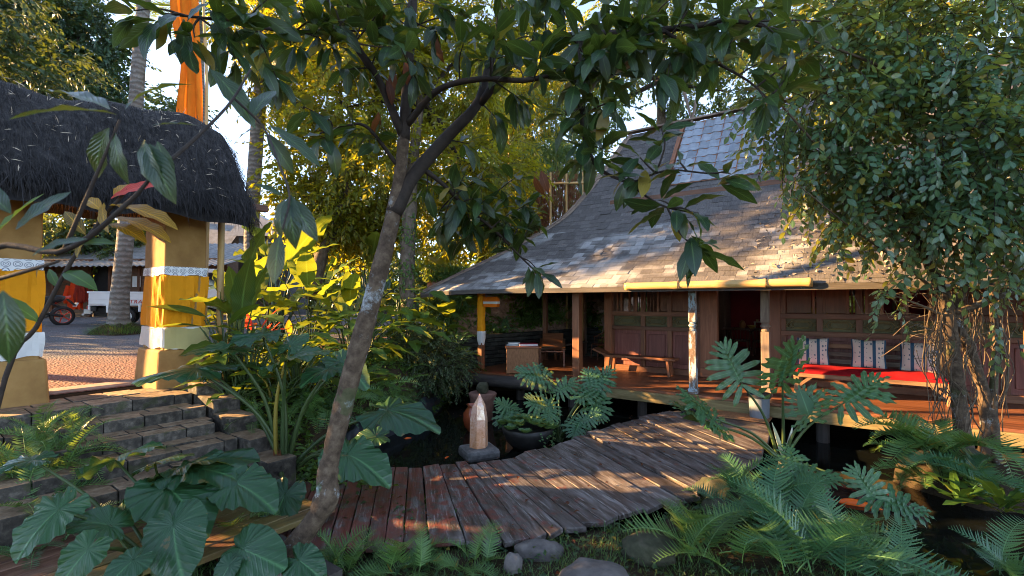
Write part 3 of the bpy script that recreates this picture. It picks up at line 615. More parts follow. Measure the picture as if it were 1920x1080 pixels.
# grey house far behind the gate
q = at(505, 430, 22); hb = Thing('grey_house', 'grey brick house end far behind the gate', 'house', (q[0], q[1], 1)); b = Buf(); b.box((q[0]-.2, q[1]+1, 2.9), (2.4, 2, 3.9)); hb.part('wall', b, pm('grey_brick', [(.06, .06, .065), (.12, .12, .13)], 9, rv=.02, stretch=(1, 1, 3)))
b = Buf(); b.sheet(np.array([[(q[0]-1.6, q[1]+1, 6.2), (q[0]-1.6, q[1]+1, 6.2)], [(q[0]-1.7, q[1]-.4, 4.7), (q[0]+1.4, q[1]-.4, 4.7)], ])); b.sheet(np.array([[(q[0]-1.6, q[1]+1, 6.2)]*2, [(q[0]+1.4, q[1]-.4, 4.7), (q[0]+1.4, q[1]+2.4, 4.7)]])); hb.part('roof', b, M_CORR)
b = Buf(); b.beam(at(482, 388, 20), at(482, 374, 20), .05, .05); b.box(at(480, 372, 20), (.3, .12, .1)); b.tube([at(482, 600, 20), at(482, 380, 20)], .04, 6); solo('security_lamp', 'small dark lamp on a post far behind the gate', 'lamp', b, M_BLACK)
# ---------------------------------------------------------------- wooden pavilion, in its own frame: x along the front, y into the building
PO = np.array([3.34, 9.1, 0]); PRZ = math.atan2(-.572, .82)
pv = Thing('wooden_pavilion', 'old teak pavilion with sweeping shingled roof beside the pond', 'pavilion', tuple(PO), PRZ)
PM = np.array(pv.M)
def W(u, v, z=0.0): return tuple(PM[:3, :3] @ np.array([u, v, z])+PM[:3, 3])
def P_(name, b, m, **k): return pv.part(name, b, m, local=True, **k)
# deck
b = Buf(); y = 0.0
for i in range(30):
    w = .15; v = .06+.155*i; x = -5.5 if i < 34 else -2.6
    while x < 8.6:
        L = rng.uniform(2.2, 4.2); L = min(L, 8.6-x); b.box((x+L/2, v, -.022), (L-.006, w, .044)); x += L
P_('deck_boards', b, M_FLOOR, bevel=.004)
b = Buf(); b.box((1.2, -.035, -.14), (7.4, .07, .19)); b.box((6.7, -.035, -.14), (3.4, .07, .19)); edge = P_('edge_beam', b, wood('mossy_beam', [(.06, .05, .02), (.16, .12, .05), (.30, .24, .12)], 4, .8, rv=.1, bump=.6), bevel=.012)
b = Buf(); b.tube(crv([(-6.1, -.12, -.20), (-4.4, -.09, -.16), (-2.55, -.10, -.15)], 14), [.10, .13, .14, .135, .14, .14, .135, .14, .145, .14, .14, .135, .135, .13], 14, wob=.03); b.tube([(-5.55, .5, -.14), (-5.75, -.45, -.12)], [.12, .14], 12, wob=.03); P_('log_sill', b, M_LOG, smooth=True)
b = Buf()
for u in (-5.2, -4, -2.6, -1, .2, 2.1, 3.8, 5.6): b.tube([(u, .25, -.05), (u, .25, -1.3)], .10, 8)
b.box((1.5, 2.2, -.55), (14, .08, 1.0)); P_('foundation', b, M_LOG)
# posts
def carved_post(u, v, ztop, w, m, lbl=None, carve=True):
    b = Buf(); z0 = 0
    if carve:
        b.box((u, v, .05), (w*1.25, w*1.25, .10)); b.box((u, v, .64), (w, w, 1.1), taper=.94); b.lathe([(w*.42, 1.19), (w*.52, 1.22), (w*.40, 1.25), (w*.58, 1.28), (w*.58, 1.30), (w*.40, 1.33), (w*.5, 1.36)], (u, v, 0), 16); b.box((u, v, 1.36+(ztop-1.36)/2), (w, w, ztop-1.36), taper=.92)
    else: b.box((u, v, ztop/2-.02), (w, w, ztop+.04))
    return P_('post', b, m, bevel=.008, label=lbl)
k = N('flaked_blue_paint'); f = k.noise(k.coord('gc', (.3, 1, 1)), 16, 7, .7); c = k.ramp(f, [(.42, (.10, .065, .045)), (.5, (.17, .12, .09)), (.53, (.25, .33, .38)), (.7, (.34, .42, .46))]); k.bump(f, .4, .01); M_BLUEPOST = k.fin(c, .7, .3)
carved_post(.05, .12, 2.45, .135, M_BLUEPOST, 'slim post with flaking pale blue paint'); carved_post(1.22, .62, 2.62, .15, M_GREYWOOD, 'slim carved grey post')
for (u, v, w, zt) in ((-5.1, .12, .13, 2.1), (-2.42, .15, .17, 2.3), (-4.95, 3.0, .12, 2.85), (-4.95, 5.6, .13, 2.85), (4.6, .35, .16, 2.4), (6.6, .35, .16, 2.4)): carved_post(u, v, zt, w, M_REDWOOD if w > .14 else M_DARKWOOD, None, False)
b = Buf(); b.box((1.8, .2, 2.38), (14.4, .12, .14)); b.box((-4.95, 4.3, 2.27), (.12, 7.8, .14)); b.box((-2.0, .2, 2.22), (.8, .06, .18)); P_('eave_beam', b, M_DARKWOOD, bevel=.008)
# front wall
V0 = 2.4
def panel(u0, u1, z0, z1, v=V0, d=.05): return ((u0+u1)/2, v, (z0+z1)/2), (u1-u0, d, z1-z0)
stile = [-2.55, -1.72, -1.06, -.34, 1.08, 1.34, 2.0, 2.66, 3.34, 4.0, 4.7, 5.4, 6.1, 6.8, 7.6, 8.4]
M_PANEL = wood('red_brown_panel', [(.072, .026, .019), (.160, .054, .042), (.256, .112, .088)], 3, .55, rv=.2)
for u0, u1 in zip(stile[:-1], stile[1:]):
    if abs(u0+.34) < .01: continue
    b = Buf(); b.box(*panel(u0, u1, .12, 1.06, V0+.02)); b.box(*panel(u0+.12, u1-.12, .24, .94, V0-.012, .03)); P_('wall_panel', b, M_PANEL, bevel=.012)
b = Buf()
for u0 in stile: b.box(*panel(u0-.055, u0+.055, .1, 2.5, V0-.03, .10))
for z, h in ((.07, .14), (1.08, .10), (1.44, .11), (2.46, .14)):
    b.box(*panel(-2.6, -.30, z-h/2, z+h/2, V0-.05, .13)); b.box(*panel(1.07, 8.5, z-h/2, z+h/2, V0-.05, .13))
b.box(*panel(-2.6, 8.5, 2.53, 4.4, V0+.02, .05)); P_('wall_frame', b, M_DARKWOOD, bevel=.008)
b = Buf(); b.box((-2.62, V0-.05, 1.3), (.2, .2, 2.6)); P_('corner_post', b, M_REDWOOD, bevel=.012)
b = Buf(); b.box(*panel(-.34, .04, .1, 2.4, V0-.05, .16)); b.box(*panel(1.04, 1.3, .1, 2.4, V0-.05, .16)); b.box(*panel(-.34, 1.3, .0, .22, V0-.06, .20)); b.box(*panel(-.34, 1.3, 2.3, 2.5, V0-.06, .14)); P_('door_frame', b, M_REDWOOD, bevel=.01)
# carved band
M_GREENP = pm('dull_green_paint', [(.056, .056, .029), (.120, .112, .056)], 12, rv=.1); M_OCHRE = pm('ochre_paint', [(.10, .07, .025), (.20, .15, .06)], 14, rv=.2)
for u0, u1 in zip(stile[:-1], stile[1:]):
    if abs(u0+.34) < .01: continue
    b = Buf(); b2 = Buf(); b.box(*panel(u0, u1, 1.13, 1.385, V0+.0)); n = max(1, round((u1-u0)/.75)); 
    for q in range(n):
        c0 = u0+(u1-u0)*(q+.5)/n; hw = (u1-u0)/n*.34; zc = 1.258
        for s in (1.0, .72): b2.tube([(c0+hw*s*x, V0-.035, zc+.10*s*zz) for x, zz in ((-1, 0), (-.75, .8), (.75, .8), (1, 0), (.75, -.8), (-.75, -.8), (-1, 0))], .010, 6)
        for e in (-1, 1):
            for a in range(8): b2.tube(crv([(c0+e*hw*1.34, V0-.03, zc), (c0+e*hw*1.34+.07*math.cos(a*.785), V0-.045, zc+.07*math.sin(a*.785)), (c0+e*hw*1.34+.085*math.cos(a*.785+.4), V0-.03, zc+.085*math.sin(a*.785+.4))], 4), .008, 5)
    pb = P_('carved_band', b, M_GREENP); P_('carving', b2, M_OCHRE, parent=pb, smooth=True)
# upper lights: shutters, bars and openings
fr = Buf()
for u0, u1 in ((-1.30, -.42), (1.4, 1.86), (2.10, 2.46), (2.80, 3.0), (3.75, 5.4), (5.5, 8.3)): P_('shutter', Buf().box(*panel(u0, u1, 1.5, 2.4, V0+.02)), M_DARKWOOD, bevel=.01)
for u in (-2.40, -2.30, -2.08, -1.95, -1.9, -1.35, 1.9, 2.08, 2.48, 2.78, 3.02, 3.4, 3.72): P_('window_frame', Buf().box(*panel(u-.025, u+.025, 1.48, 2.4, V0, .09)), M_REDWOOD, bevel=.005)
for us in ((-1.78, -1.70, -1.62, -1.54, -1.46), (2.55, 2.61, 2.67, 2.73)):
    b = Buf()
    for u in us: b.tube([(u, V0, 1.48), (u, V0, 2.4)], .014, 8)
    P_('window_bars', b, M_DARKWOOD)
# inside: floor, side walls, back wall with windows, ceiling
b = Buf(); b.box((3, 5.9, .10), (11.2, 6.9, .06)); P_('room_floor', b, M_FLOOR)
b = Buf(); b.box((-2.62, 5.9, .75), (.06, 6.8, 1.3)); b.box((-2.62, 5.9, 3.2), (.06, 6.8, 1.5)); b.box((-2.62, 2.6, 1.9), (.06, .3, 1.2)); b.box((-2.62, 7.4, 1.9), (.06, 4.0, 1.2)); P_('side_wall', b, M_REDWOOD); P_('side_wall', Buf().box((8.5, 5.9, 2), (.06, 6.9, 4)), M_REDWOOD)
b = Buf()
for u in np.arange(2.9, 5.5, .42): b.tube([(-2.62, u, 1.4), (-2.62, u, 2.5)], .014, 6)
P_('side_window_bars', b, M_DARKWOOD)
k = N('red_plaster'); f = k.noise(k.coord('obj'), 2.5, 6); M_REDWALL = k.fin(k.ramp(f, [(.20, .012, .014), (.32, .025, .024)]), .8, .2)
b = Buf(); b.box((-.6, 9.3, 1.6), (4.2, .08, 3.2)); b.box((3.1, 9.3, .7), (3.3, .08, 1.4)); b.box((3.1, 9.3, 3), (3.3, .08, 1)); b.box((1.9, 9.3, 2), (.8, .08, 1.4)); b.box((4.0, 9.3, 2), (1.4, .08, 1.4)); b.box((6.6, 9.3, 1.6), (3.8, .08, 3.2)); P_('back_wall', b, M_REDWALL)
b = Buf(); b.box((-1.1, 8.2, 1.2), (.5, .9, 2.3)); b.box((.55, 8.9, 1.3), (.10, .10, 2.5)); P_('inner_partition', b, M_DARKWOOD, bevel=.02)

# ---- roof
aK = np.array([-.62, -.5, .7, 1.9, 2.6, 3.5, 4.5]); zK = np.array([2.02, 2.10, 2.86, 3.78, 4.50, 5.58, 6.78]); uK = np.array([-6.5, -6.38, -5.2, -4.05, -3.6, -3.2, -2.85])
fine = np.linspace(-.62, 4.5, 400); kk = crv(np.stack([aK, zK, uK], 1), 400); fa_, fz, fu = kk[:, 0], kk[:, 1], kk[:, 2]
arc = np.concatenate([[0], np.cumsum(np.hypot(np.diff(fa_), np.diff(fz)))]); LEN = arc[-1]; UR = 9.2
def rp(s): return np.interp(s, arc, fa_), np.interp(s, arc, fz), np.interp(s, arc, fu)
def droop(u, z, s): return z-.07*smooth(-4.8, -6.5, -(-u))*0-.09*np.clip((-u-4.6)/1.8, 0, 1)**2*(1-np.clip(s/2.2, 0, 1))
def front(u, s): a, z, uh = rp(s); return np.stack(np.broadcast_arrays(u, a, droop(u, z, s)), -1)
def left(t, s):
    a, z, uh = rp(s); v = a+(9-2*a)*t; zz = z-.09*np.clip(1-t*9/1.8, 0, 1)**2*(1-np.clip(s/2.2, 0, 1)); return np.stack(np.broadcast_arrays(uh, v, zz), -1)
b = Buf(); sg = np.linspace(0, LEN, 26)
s_of = lambda a: np.interp(a, fa_, arc); H0, H1, HU0, HU1 = s_of(2.76), s_of(4.38), -1.08, 1.58
sg = np.sort(np.concatenate([sg[(np.abs(sg-H0) > .12)&(np.abs(sg-H1) > .12)], [H0, H1]])); ug = np.unique(np.round(np.concatenate([np.linspace(-6.5, UR, 40), [HU0, HU1]]), 4))
g = np.array([[front(np.maximum(q, rp(s)[2]), s) for q in ug] for s in sg])
for a_ in range(len(sg)-1):     # the slope is left open under the glass tiles
    for c_ in range(len(ug)-1):
        if H0-.01 < (sg[a_]+sg[a_+1])/2 < H1+.01 and HU0 < (ug[c_]+ug[c_+1])/2 < HU1: continue
        q = g[a_:a_+2, c_:c_+2]
        if np.linalg.norm(q[0, 0]-q[0, 1])+np.linalg.norm(q[1, 0]-q[1, 1]) < .01: continue
        b.sheet(q); b.sheet((q-[0, 0, .09])[::-1])
e = np.stack([g[0], g[0]-[0, 0, .09]]); b.sheet(e)
g2 = np.array([[left(q, s) for q in np.linspace(0, 1, 16)] for s in sg]); b.sheet(g2[:, ::-1]); b.sheet(g2-[0, 0, .09])
g3 = g.copy(); g3[..., 1] = 9-g3[..., 1]; b.sheet(g3[::-1]); b.sheet(g3-[0, 0, .09]); b.sheet(np.stack([g2[0], g2[0]-[0, 0, .09]]))
roofo = P_('roof', b, M_LOG)
sh_ = Buf()
def shingle_rows(surface, lo, hi, hole):
    step = .18; rows = int(LEN/step); V = []; Rr = []
    for r in range(rows):
        s0 = r*step-.02; s1 = min(LEN, s0+step*1.75); x = lo(max(0, s0))+.0; end = hi(max(0, s0))
        while x < end:
            w = rng.uniform(.15, .29); w = min(w, end-x); dx = .0025
            lift = .012+abs(rng.normal())*.005; sk = rng.normal()*.004; q0, q1 = x+dx, x+w-dx
            V.append((q0, q1, s0+sk+rng.normal()*.008, s1, lift)); x += w
    A = np.array(V)
    if hole: A = A[~((A[:, 0] > HU0-.05)&(A[:, 1] < HU1+.05)&(A[:, 2] > H0-.14)&(A[:, 2] < H1-.02))]
    q0, q1, s0, s1, lf = A.T; s0 = np.maximum(s0, -0.02)
    def sf(q, s): return surface(q, s)
    t0, t1, b0, b1 = sf(q0, s1), sf(q1, s1), sf(q0, s0), sf(q1, s0); nrm = nz(np.cross(t1-t0, t0-b0)); nrm *= np.sign(nrm[:, 2:3])
    Vv = np.stack([t0+nrm*.006, t1+nrm*.006, b1+nrm*lf[:, None], b0+nrm*lf[:, None], b1-nrm*.004, b0-nrm*.004], 1); n = len(A); o = np.arange(n)[:, None]*6
    F4 = np.concatenate([o+np.array([[0, 3, 2, 1]]), o+np.array([[3, 5, 4, 2]])]); F3_ = np.concatenate([o+np.array([[0, 5, 3]]), o+np.array([[1, 2, 4]])])
    G = np.zeros((n, 6, 3)); off = rng.random((n, 1))*50; d = (s1-s0)[:, None]; G[..., 0] = off+np.concatenate([d*0, d*0, d, d, d, d], 1); G[..., 1] = off*.7+np.stack([q0*0, q1-q0, q1-q0, q0*0, q1-q0, q0*0], 1)
    sh_.add(Vv.reshape(-1, 3), [F4, F3_], G.reshape(-1, 3), np.repeat(rng.random(n), 6))
shingle_rows(front, lambda s: float(rp(s)[2])-.02, lambda s: UR, True)
shingle_rows(lambda t, s: left(t/8.0, s), lambda s: 0.0, lambda s: 7.0, False)
k = N('teak_shingles'); rvv = k.attr('rv').outputs['Fac']; co = k.coord('obj'); big = k.noise(k.coord('obj', (.55, 1, 1)), .75, 4, .55); grain = k.noise(k.coord('gc', (.2, 1, 1)), 38, 6, .65)
sx = k.n('SeparateXYZ'); k.l(co, sx.inputs[0])
newer = k.math('MULTIPLY', k.math('SMOOTH_MIN', k.math('MAXIMUM', k.math('MULTIPLY_ADD', k.math('ADD', big, k.math('MULTIPLY', rvv, .06)), 12.0, -6.0), 0.0), 1.0, .2), k.math('LESS_THAN', sx.outputs[2], 3.55))
old = k.ramp(grain, [(.3, (.058, .052, .050)), (.7, (.128, .116, .110))]); nw = k.ramp(grain, [(.3, (.19, .185, .18)), (.7, (.28, .275, .27))])
c = k.val(k.mix(newer, old, nw), .22, rvv); k.bump(grain, .3, .006); M_SHINGLE = k.fin(c, .75, .3)
P_('shingles', sh_, M_SHINGLE, parent=roofo)
# hip and ridge caps
b = Buf(); hp = np.array([front(rp(s)[2], s)+[0, 0, .05] for s in np.linspace(0, LEN, 30)])
b.sheet(np.stack([hp+[-.10, .09, -.015], hp, hp+[.11, -.02, -.02]], 1)); hp2 = hp+[0, 0, .03]; 
for i in range(0, 28, 2): b.beam(hp[i]+[-.03, .03, .012], hp[i+2]+[-.02, .02, .02], .13, .022)
for i in range(14): b.beam((-2.95+.86*i, 4.5, 6.86+.004*(i % 2)), (-2.95+.86*i+.9, 4.5, 6.86+.004*(i % 2)), .22, .05)
P_('ridge_cap', b, M_GREYWOOD, parent=roofo)
b = Buf(); b.tube([(-1.0, 4.45, 6.7), (-1.25, 4.35, 7.9)], [.03, .05], 6); b.tube([(-1.05, 4.45, 6.7), (-.80, 4.4, 7.7)], [.03, .05], 6); P_('ridge_finial', b, M_GREYWOOD, parent=roofo)
# glass tiles let into the upper roof
s0, s1 = s_of(2.72), s_of(4.42); nc, nr = 11, 8; b = Buf(); b2 = Buf(); u0_, u1_ = -1.15, 1.65
for r in range(nr):
    for c_ in range(nc):
        ua, ub = u0_+(u1_-u0_)*c_/nc, u0_+(u1_-u0_)*(c_+1)/nc; sa, sb = s0+(s1-s0)*r/nr, s0+(s1-s0)*(r+1.12)/nr; q = np.linspace(0, 1, 9); dz = rng.normal()*.004
        up = np.array([.055+.016*math.sin(x*2*math.pi) for x in q])+dz
        rowb = np.array([front(ua+(ub-ua)*x, sa)+np.array([0, -.6, .55])*(h+.02) for x, h in zip(q, up)]); rowt = np.array([front(ua+(ub-ua)*x, min(sb, LEN-.02))+np.array([0, -.6, .55])*(h-.006) for x, h in zip(q, up)])
        b.sheet(np.stack([rowb, rowt])); b.sheet(np.stack([rowb-[0, -.012, .012], rowb]))
k = N('glass_roof_tile'); f = k.noise(k.coord('obj'), 7, 4); c = k.val(k.ramp(f, [(.30, .345, .40), (.46, .50, .56)]), .22); M_TILE = k.fin(c, .16, .7); tp_ = k.n('BsdfTransparent'); tp_.inputs[0].default_value = (.8, .88, .92, 1); mx = k.n('MixShader'); mx.inputs[0].default_value = .42; k.l(k.b.outputs[0], mx.inputs[1]); k.l(tp_.outputs[0], mx.inputs[2]); k.l(mx.outputs[0], k.out.inputs['Surface'])
gl = P_('glass_tiles', b, M_TILE, parent=roofo, smooth=True)
for c_ in range(0, nc+1, 2):
    ua = u0_+(u1_-u0_)*c_/nc; b2.beam(front(ua, s0)+[0, -.03, .03], front(ua, s1)+[0, -.03, .03], .025, .03)
for r in range(nr+1):
    sa = s0+(s1-s0)*r/nr; b2.beam(front(u0_, sa)+[0, -.02, .025], front(u1_, sa)+[0, -.02, .025], .03, .02)
b2.beam(front(u0_-.08, s0)+[0, -.05, .05], front(u0_-.08, s1)+[0, -.05, .05], .10, .05); P_('tile_battens', b2, M_REDWOOD, parent=roofo)
# dry leaves and petioles caught on the right half of the roof
b = Buf(); n = 1500; u = 1.0+7.5*rng.random(n)**.8; s = rng.uniform(.0, 3.3, n); P = front(u, s)+np.array([0, -.02, .03])
b.inst(tm_lo(.22, .3, .2), P, rng.normal(size=(n, 3))*[1, .8, .8], np.array([[0, -.6, .8]]).repeat(n, 0)+rng.normal(size=(n, 3))*.4, rng.uniform(.05, .13, n))
n = 900; u = -4+12.5*rng.random(n)**.6; s = rng.uniform(.0, 3.4, n); P = front(u, s)+np.array([0, -.02, .035]); b.inst(TS, P, rng.normal(size=(n, 3))*[1, .7, .7], rng.normal(size=(n, 3)), rng.uniform(.08, .2, n))
q = P_('fallen_leaves', b, pm('dry_leaf', [(.14, .09, .05), (.34, .27, .20), (.45, .40, .33)], 5, rough=.8, rv=.4, bump=0), parent=roofo); q['kind'] = 'stuff'
# bamboo gutter
b = Buf(); g0, g1 = np.array([-.98, -.68, 2.03]), np.array([2.04, -.66, 2.045]); n = 60; t = np.linspace(0, 1, n); rad = np.full(n, .068)
for nd in (.02, .30, .33, .55, .78, .985): rad += .010*np.exp(-((t-nd)/.008)**2)
b.tube(g0+t[:, None]*(g1-g0), rad, 16); b.tube([g0-[.001, 0, 0], g0+[.02, 0, 0]], .05, 12); gu = P_('bamboo_gutter', b, M_BAMBOO, smooth=True)
b = Buf()
for t_ in (.33, .79):
    c0 = g0+t_*(g1-g0); b.tube([c0+np.array([.0, .083*math.cos(a), .083*math.sin(a)]) for a in np.linspace(0, 2*math.pi, 14)], .008, 6)
P_('gutter_tie', b, M_BLACK, parent=gu)
# cloth on the leftmost post
b = Buf(); th = np.linspace(0, 2*math.pi, 17)[:-1]
def ringc(z, w, ph=0): return [(-5.1+w*math.copysign(abs(math.cos(a))**.6, math.cos(a)), .12+w*math.copysign(abs(math.sin(a))**.6, math.sin(a)), z) for a in th]
b.sheet(np.array([ringc(z, .088+.006*math.sin(z*13)) for z in np.linspace(.98, 1.98, 9)]), wrap=True); pc = solo('post_cloth', 'orange cloth sleeve with a white lower end on the leftmost pavilion post', 'cloth', Buf().add(np.array([W(*q) for q in np.concatenate(b.V)]), b.L[0].reshape(-1, 4)), M_YELLOW)
b = Buf(); rows = []
for j, z in enumerate(np.linspace(.56, 1.0, 6)): rows.append([W(*q) for q in ringc(z, (.05+.045*min(1, j/3)))])
b.sheet(np.array(rows), wrap=True); q = link('white_end', b.mesh('white_end', Matrix.Translation(-pc.location)), M_WHITE, pc)
b = Buf(); b.box((-4.78, .12, 1.78), (.44, .13, .26)); pcb = Thing('eave_box', 'small orange and white banded wrapped box under the left eave', 'box', W(-4.78, .12, 1.6), PRZ); pcb.part('wrapped_box', Buf().box((0, 0, .20), (.42, .13, .13)).box((0, 0, .05), (.42, .13, .09)), M_ORANGE, bevel=.012, local=True); pcb.part('white_band', Buf().box((0, 0, .115), (.425, .135, .06)), M_WHITE, local=True)

# ---------------------------------------------------------------- furniture on the deck
def furn(name, label, cat, u, v, rz=0.0, z=0.0, group=None): return Thing(name, label, cat, W(u, v, z), PRZ+rz, group)
t = furn('wooden_bench', 'low reddish wooden bench with a raised headrest against the panelled wall', 'bench', -1.75, 1.95)
b = Buf(); b.box((.1, 0, .40), (1.75, .36, .055)); t.part('seat', b, M_REDWOOD, local=True, bevel=.01)
b = Buf(); b.beam((-.72, 0, .41), (-1.08, 0, .55), .36, .05); t.part('headrest', b, M_REDWOOD, local=True, bevel=.01)
for x in (-.62, .80):
    for y in (-.13, .13):
        b = Buf(); b.beam((x-.02*np.sign(x), y*.85, .39), (x+.03*np.sign(x), y, 0), .075, .06); t.part('leg', b, M_REDWOOD, local=True, bevel=.006)
t = furn('daybed_bench', 'long slatted wooden daybed along the pavilion wall carrying a red mattress', 'bench', 2.75, 1.75)
M_TEAK = wood('pale_teak', [(.10, .05, .025), (.20, .11, .055), (.32, .20, .11)], 3, .6)  # a paler brown teak than the pavilion wood
b = Buf(); b.box((0, -.42, .36), (2.3, .06, .10)); b.box((0, .40, .36), (2.3, .06, .10)); b.box((0, 0, .37), (2.24, .78, .03)); t.part('seat_frame', b, M_TEAK, local=True, bevel=.008)
for z in (.56, .70, .86): t.part('back_slat', Buf().box((0, .40+(z-.5)*.12, z), (2.3, .03, .085)), M_GREYWOOD if z < .8 else M_TEAK, local=True, bevel=.008)
for x in (-1.1, 1.1):
    for y in (-.40, .40): t.part('leg', Buf().box((x, y, .16 if y < 0 else .47), (.09, .09, .32 if y < 0 else .94)), M_TEAK, local=True, bevel=.008)
for s in (-1, 1): t.part('bracket', Buf().beam((1.05*s, -.42, .16), (.85*s, -.42, .33), .04, .05), M_TEAK, local=True)
b = Buf(); nx, ny = 30, 10; P = []
for i in range(ny+1):
    y = -.46+.84*i/ny; P.append([(-1.12+2.24*j/nx, y, .41+.095*(1-abs(2*i/ny-1)**5)*(1-abs(2*j/nx-1)**16)+.003*math.sin(j*1.1+i)) for j in range(nx+1)])
b.sheet(np.array(P)); b.sheet(np.array(P)[::-1]*[1, 1, 0]+[0, 0, .389]); b.sheet(np.array([P[0], [(x, y, .389) for x, y, z in P[0]]]))
mt = furn('daybed_mattress', 'flat bright red mattress lying on the wooden daybed', 'mattress', 2.75, 1.75); mt.part('mattress', b, cloth('red_mattress_cloth', (.26, .006, .010), trans=0), local=True, smooth=True)
k = N('striped_ikat'); sx = k.n('SeparateXYZ'); k.l(k.attr('gc').outputs['Vector'], sx.inputs[0]); xs = sx.outputs[0]
w = k.math('GREATER_THAN', k.math('COSINE', k.math('MULTIPLY', xs, 2*math.pi*3)), .62)
cells = k.n('TexVoronoi'); cells.inputs['Scale'].default_value = 1; cells.inputs['Randomness'].default_value = .3; k.l(k.coord('gc', (9, 6, 1)), cells.inputs['Vector'])
big = k.noise(k.coord('gc', (2.5, 3.4, 1)), 1.7, 1); dots = k.math('MULTIPLY', k.math('LESS_THAN', cells.outputs['Distance'], .30), k.math('GREATER_THAN', big, .52))
c = k.mix(k.math('MAXIMUM', w, k.math('MULTIPLY', dots, .8)), (.56, .47, .40), (.035, .085, .14)); k.bump(k.noise(k.coord('gc'), 60, 2), .3, .004); M_IKAT = k.fin(c, .9, .1)
def cushion(u, v, tilt, lab, rz=0.0):
    b = Buf(); n = 14; A, B_ = [], []
    for i in range(n+1):
        ra, rb_ = [], []
        for j in range(n+1):
            x, y = 2*j/n-1, 2*i/n-1; th_ = .085*((1-x**4)*(1-y**4))**.6; pin = 1-.07*(1-abs(x))*abs(y)**2; pin2 = 1-.07*(1-abs(y))*abs(x)**2
            for row, s in ((ra, 1), (rb_, -1)): row.append((x*.27*pin2, -s*th_, .27+y*.27*pin))
        A.append(ra); B_.append(rb_)
    G = [[(j/n+.0, i/n, 0) for j in range(n+1)] for i in range(n+1)]
    b.sheet(np.array(A), G=G); b.sheet(np.array(B_)[::-1], G=G)
    fr = Buf(); n2 = 120; q = rng.random(n2); sd = rng.choice([-1, 1], n2); Pq = np.stack([sd*.268, np.zeros(n2), .54*q], -1); fr.inst(TS, Pq, np.stack([sd*1.0, rng.normal(size=n2)*.4, -.3+rng.normal(size=n2)*.5], -1), rng.normal(size=(n2, 3)), .04)
    t = furn('cushion', lab, 'cushion', u, v, rz, .495, 'striped cushions on the daybed'); M2 = Matrix.Rotation(tilt, 4, 'X')
    for nm, bb, m in (('cover', b, M_IKAT), ('fringe', fr, pm('blue_fringe', [(.08, .13, .18), (.3, .33, .35)], 9, bump=0))):
        bb.V = [np.concatenate(bb.V) @ np.array(M2)[:3, :3].T]; t.part(nm, bb, m, local=True, smooth=nm == 'cover')
cushion(1.90, 1.86, R(-16), 'striped cushion at the left end of the red daybed, behind the philodendron leaves', .05); cushion(2.78, 1.88, R(-14), 'striped cushion standing in the middle of the red daybed', -.04); cushion(3.50, 1.80, R(-18), 'striped cushion at the right end of the daybed by the tree trunk', -.12)
t = furn('blanket_chest', 'square brown wooden chest with books on its lid at the veranda edge', 'chest', -4.15, .55, .62)
t.part('chest_body', Buf().box((0, 0, .31), (.78, .60, .60)), pm('woven_wood', [(.13, .055, .022), (.21, .095, .04), (.27, .13, .06)], 30, stretch=(1, 1, .35), rough=.6, rv=.1, bump=.5), local=True, bevel=.012); t.part('lid', Buf().box((0, 0, .635), (.83, .65, .05)), M_REDWOOD, local=True, bevel=.012)
CH = Matrix(t.M)
for nm, (x, y, z), (w, d, h), a, col, lab in (('book', (.14, -.08, .661), (.46, .32, .055), .1, (.42, .02, .05), 'thick crimson book lying on the wooden chest'), ('book', (-.22, .0, .661), (.30, .22, .035), -.2, (.20, .27, .33), 'blue-grey book under the pale one on the chest'), ('book', (-.20, .01, .697), (.28, .2, .035), .15, (.55, .57, .56), 'pale grey book topmost of the pile on the chest')):
    p = CH @ Vector((x, y, z)); q = Thing(nm, lab, 'book', tuple(p), PRZ+.62+a, 'books on the veranda chest'); q.part('cover', Buf().box((0, 0, .003), (w, d, .006)).box((0, 0, h-.003), (w, d, .006)).box((0, d/2-.003, h/2), (w, .005, h-.012)), pm('book_cover', [tuple(c*.85 for c in col), col], 6, rough=.5, bump=.05, rv=0), local=True); q.part('pages', Buf().box((0, -.004, h/2), (w-.02, d-.02, h-.014)), M_WHITE, local=True)
t = furn('lounge_chair', 'low dark wooden lounge chair with long arms behind the chest', 'chair', -4.3, 2.3, .5)
for s in (-1, 1):
    t.part('arm', Buf().beam((s*.32, -.55, .46), (s*.32, .45, .66), .08, .035), M_DARKWOOD, local=True, bevel=.006)
    t.part('leg', Buf().beam((s*.32, -.45, 0), (s*.32, -.42, .46), .05, .05), M_DARKWOOD, local=True); t.part('leg', Buf().beam((s*.32, .5, 0), (s*.32, .38, .62), .05, .05), M_DARKWOOD, local=True)
t.part('seat', Buf().box((0, -.05, .34), (.6, .75, .03), Matrix.Rotation(R(-8), 3, 'X')), M_REDWOOD, local=True); t.part('backrest', Buf().box((0, .55, .58), (.6, .6, .03), Matrix.Rotation(R(48), 3, 'X')), M_REDWOOD, local=True)
t = furn('rail_bench', 'long low plank bench running along the left side of the veranda', 'bench', -4.62, 3.2)
t.part('seat', Buf().box((0, 0, .43), (.3, 3.4, .05)), M_GREYWOOD, local=True, bevel=.008)
for y in (-1.5, 0, 1.5):
    for x in (-.1, .1): t.part('leg', Buf().box((x, y, .2), (.06, .06, .41)), M_DARKWOOD, local=True)
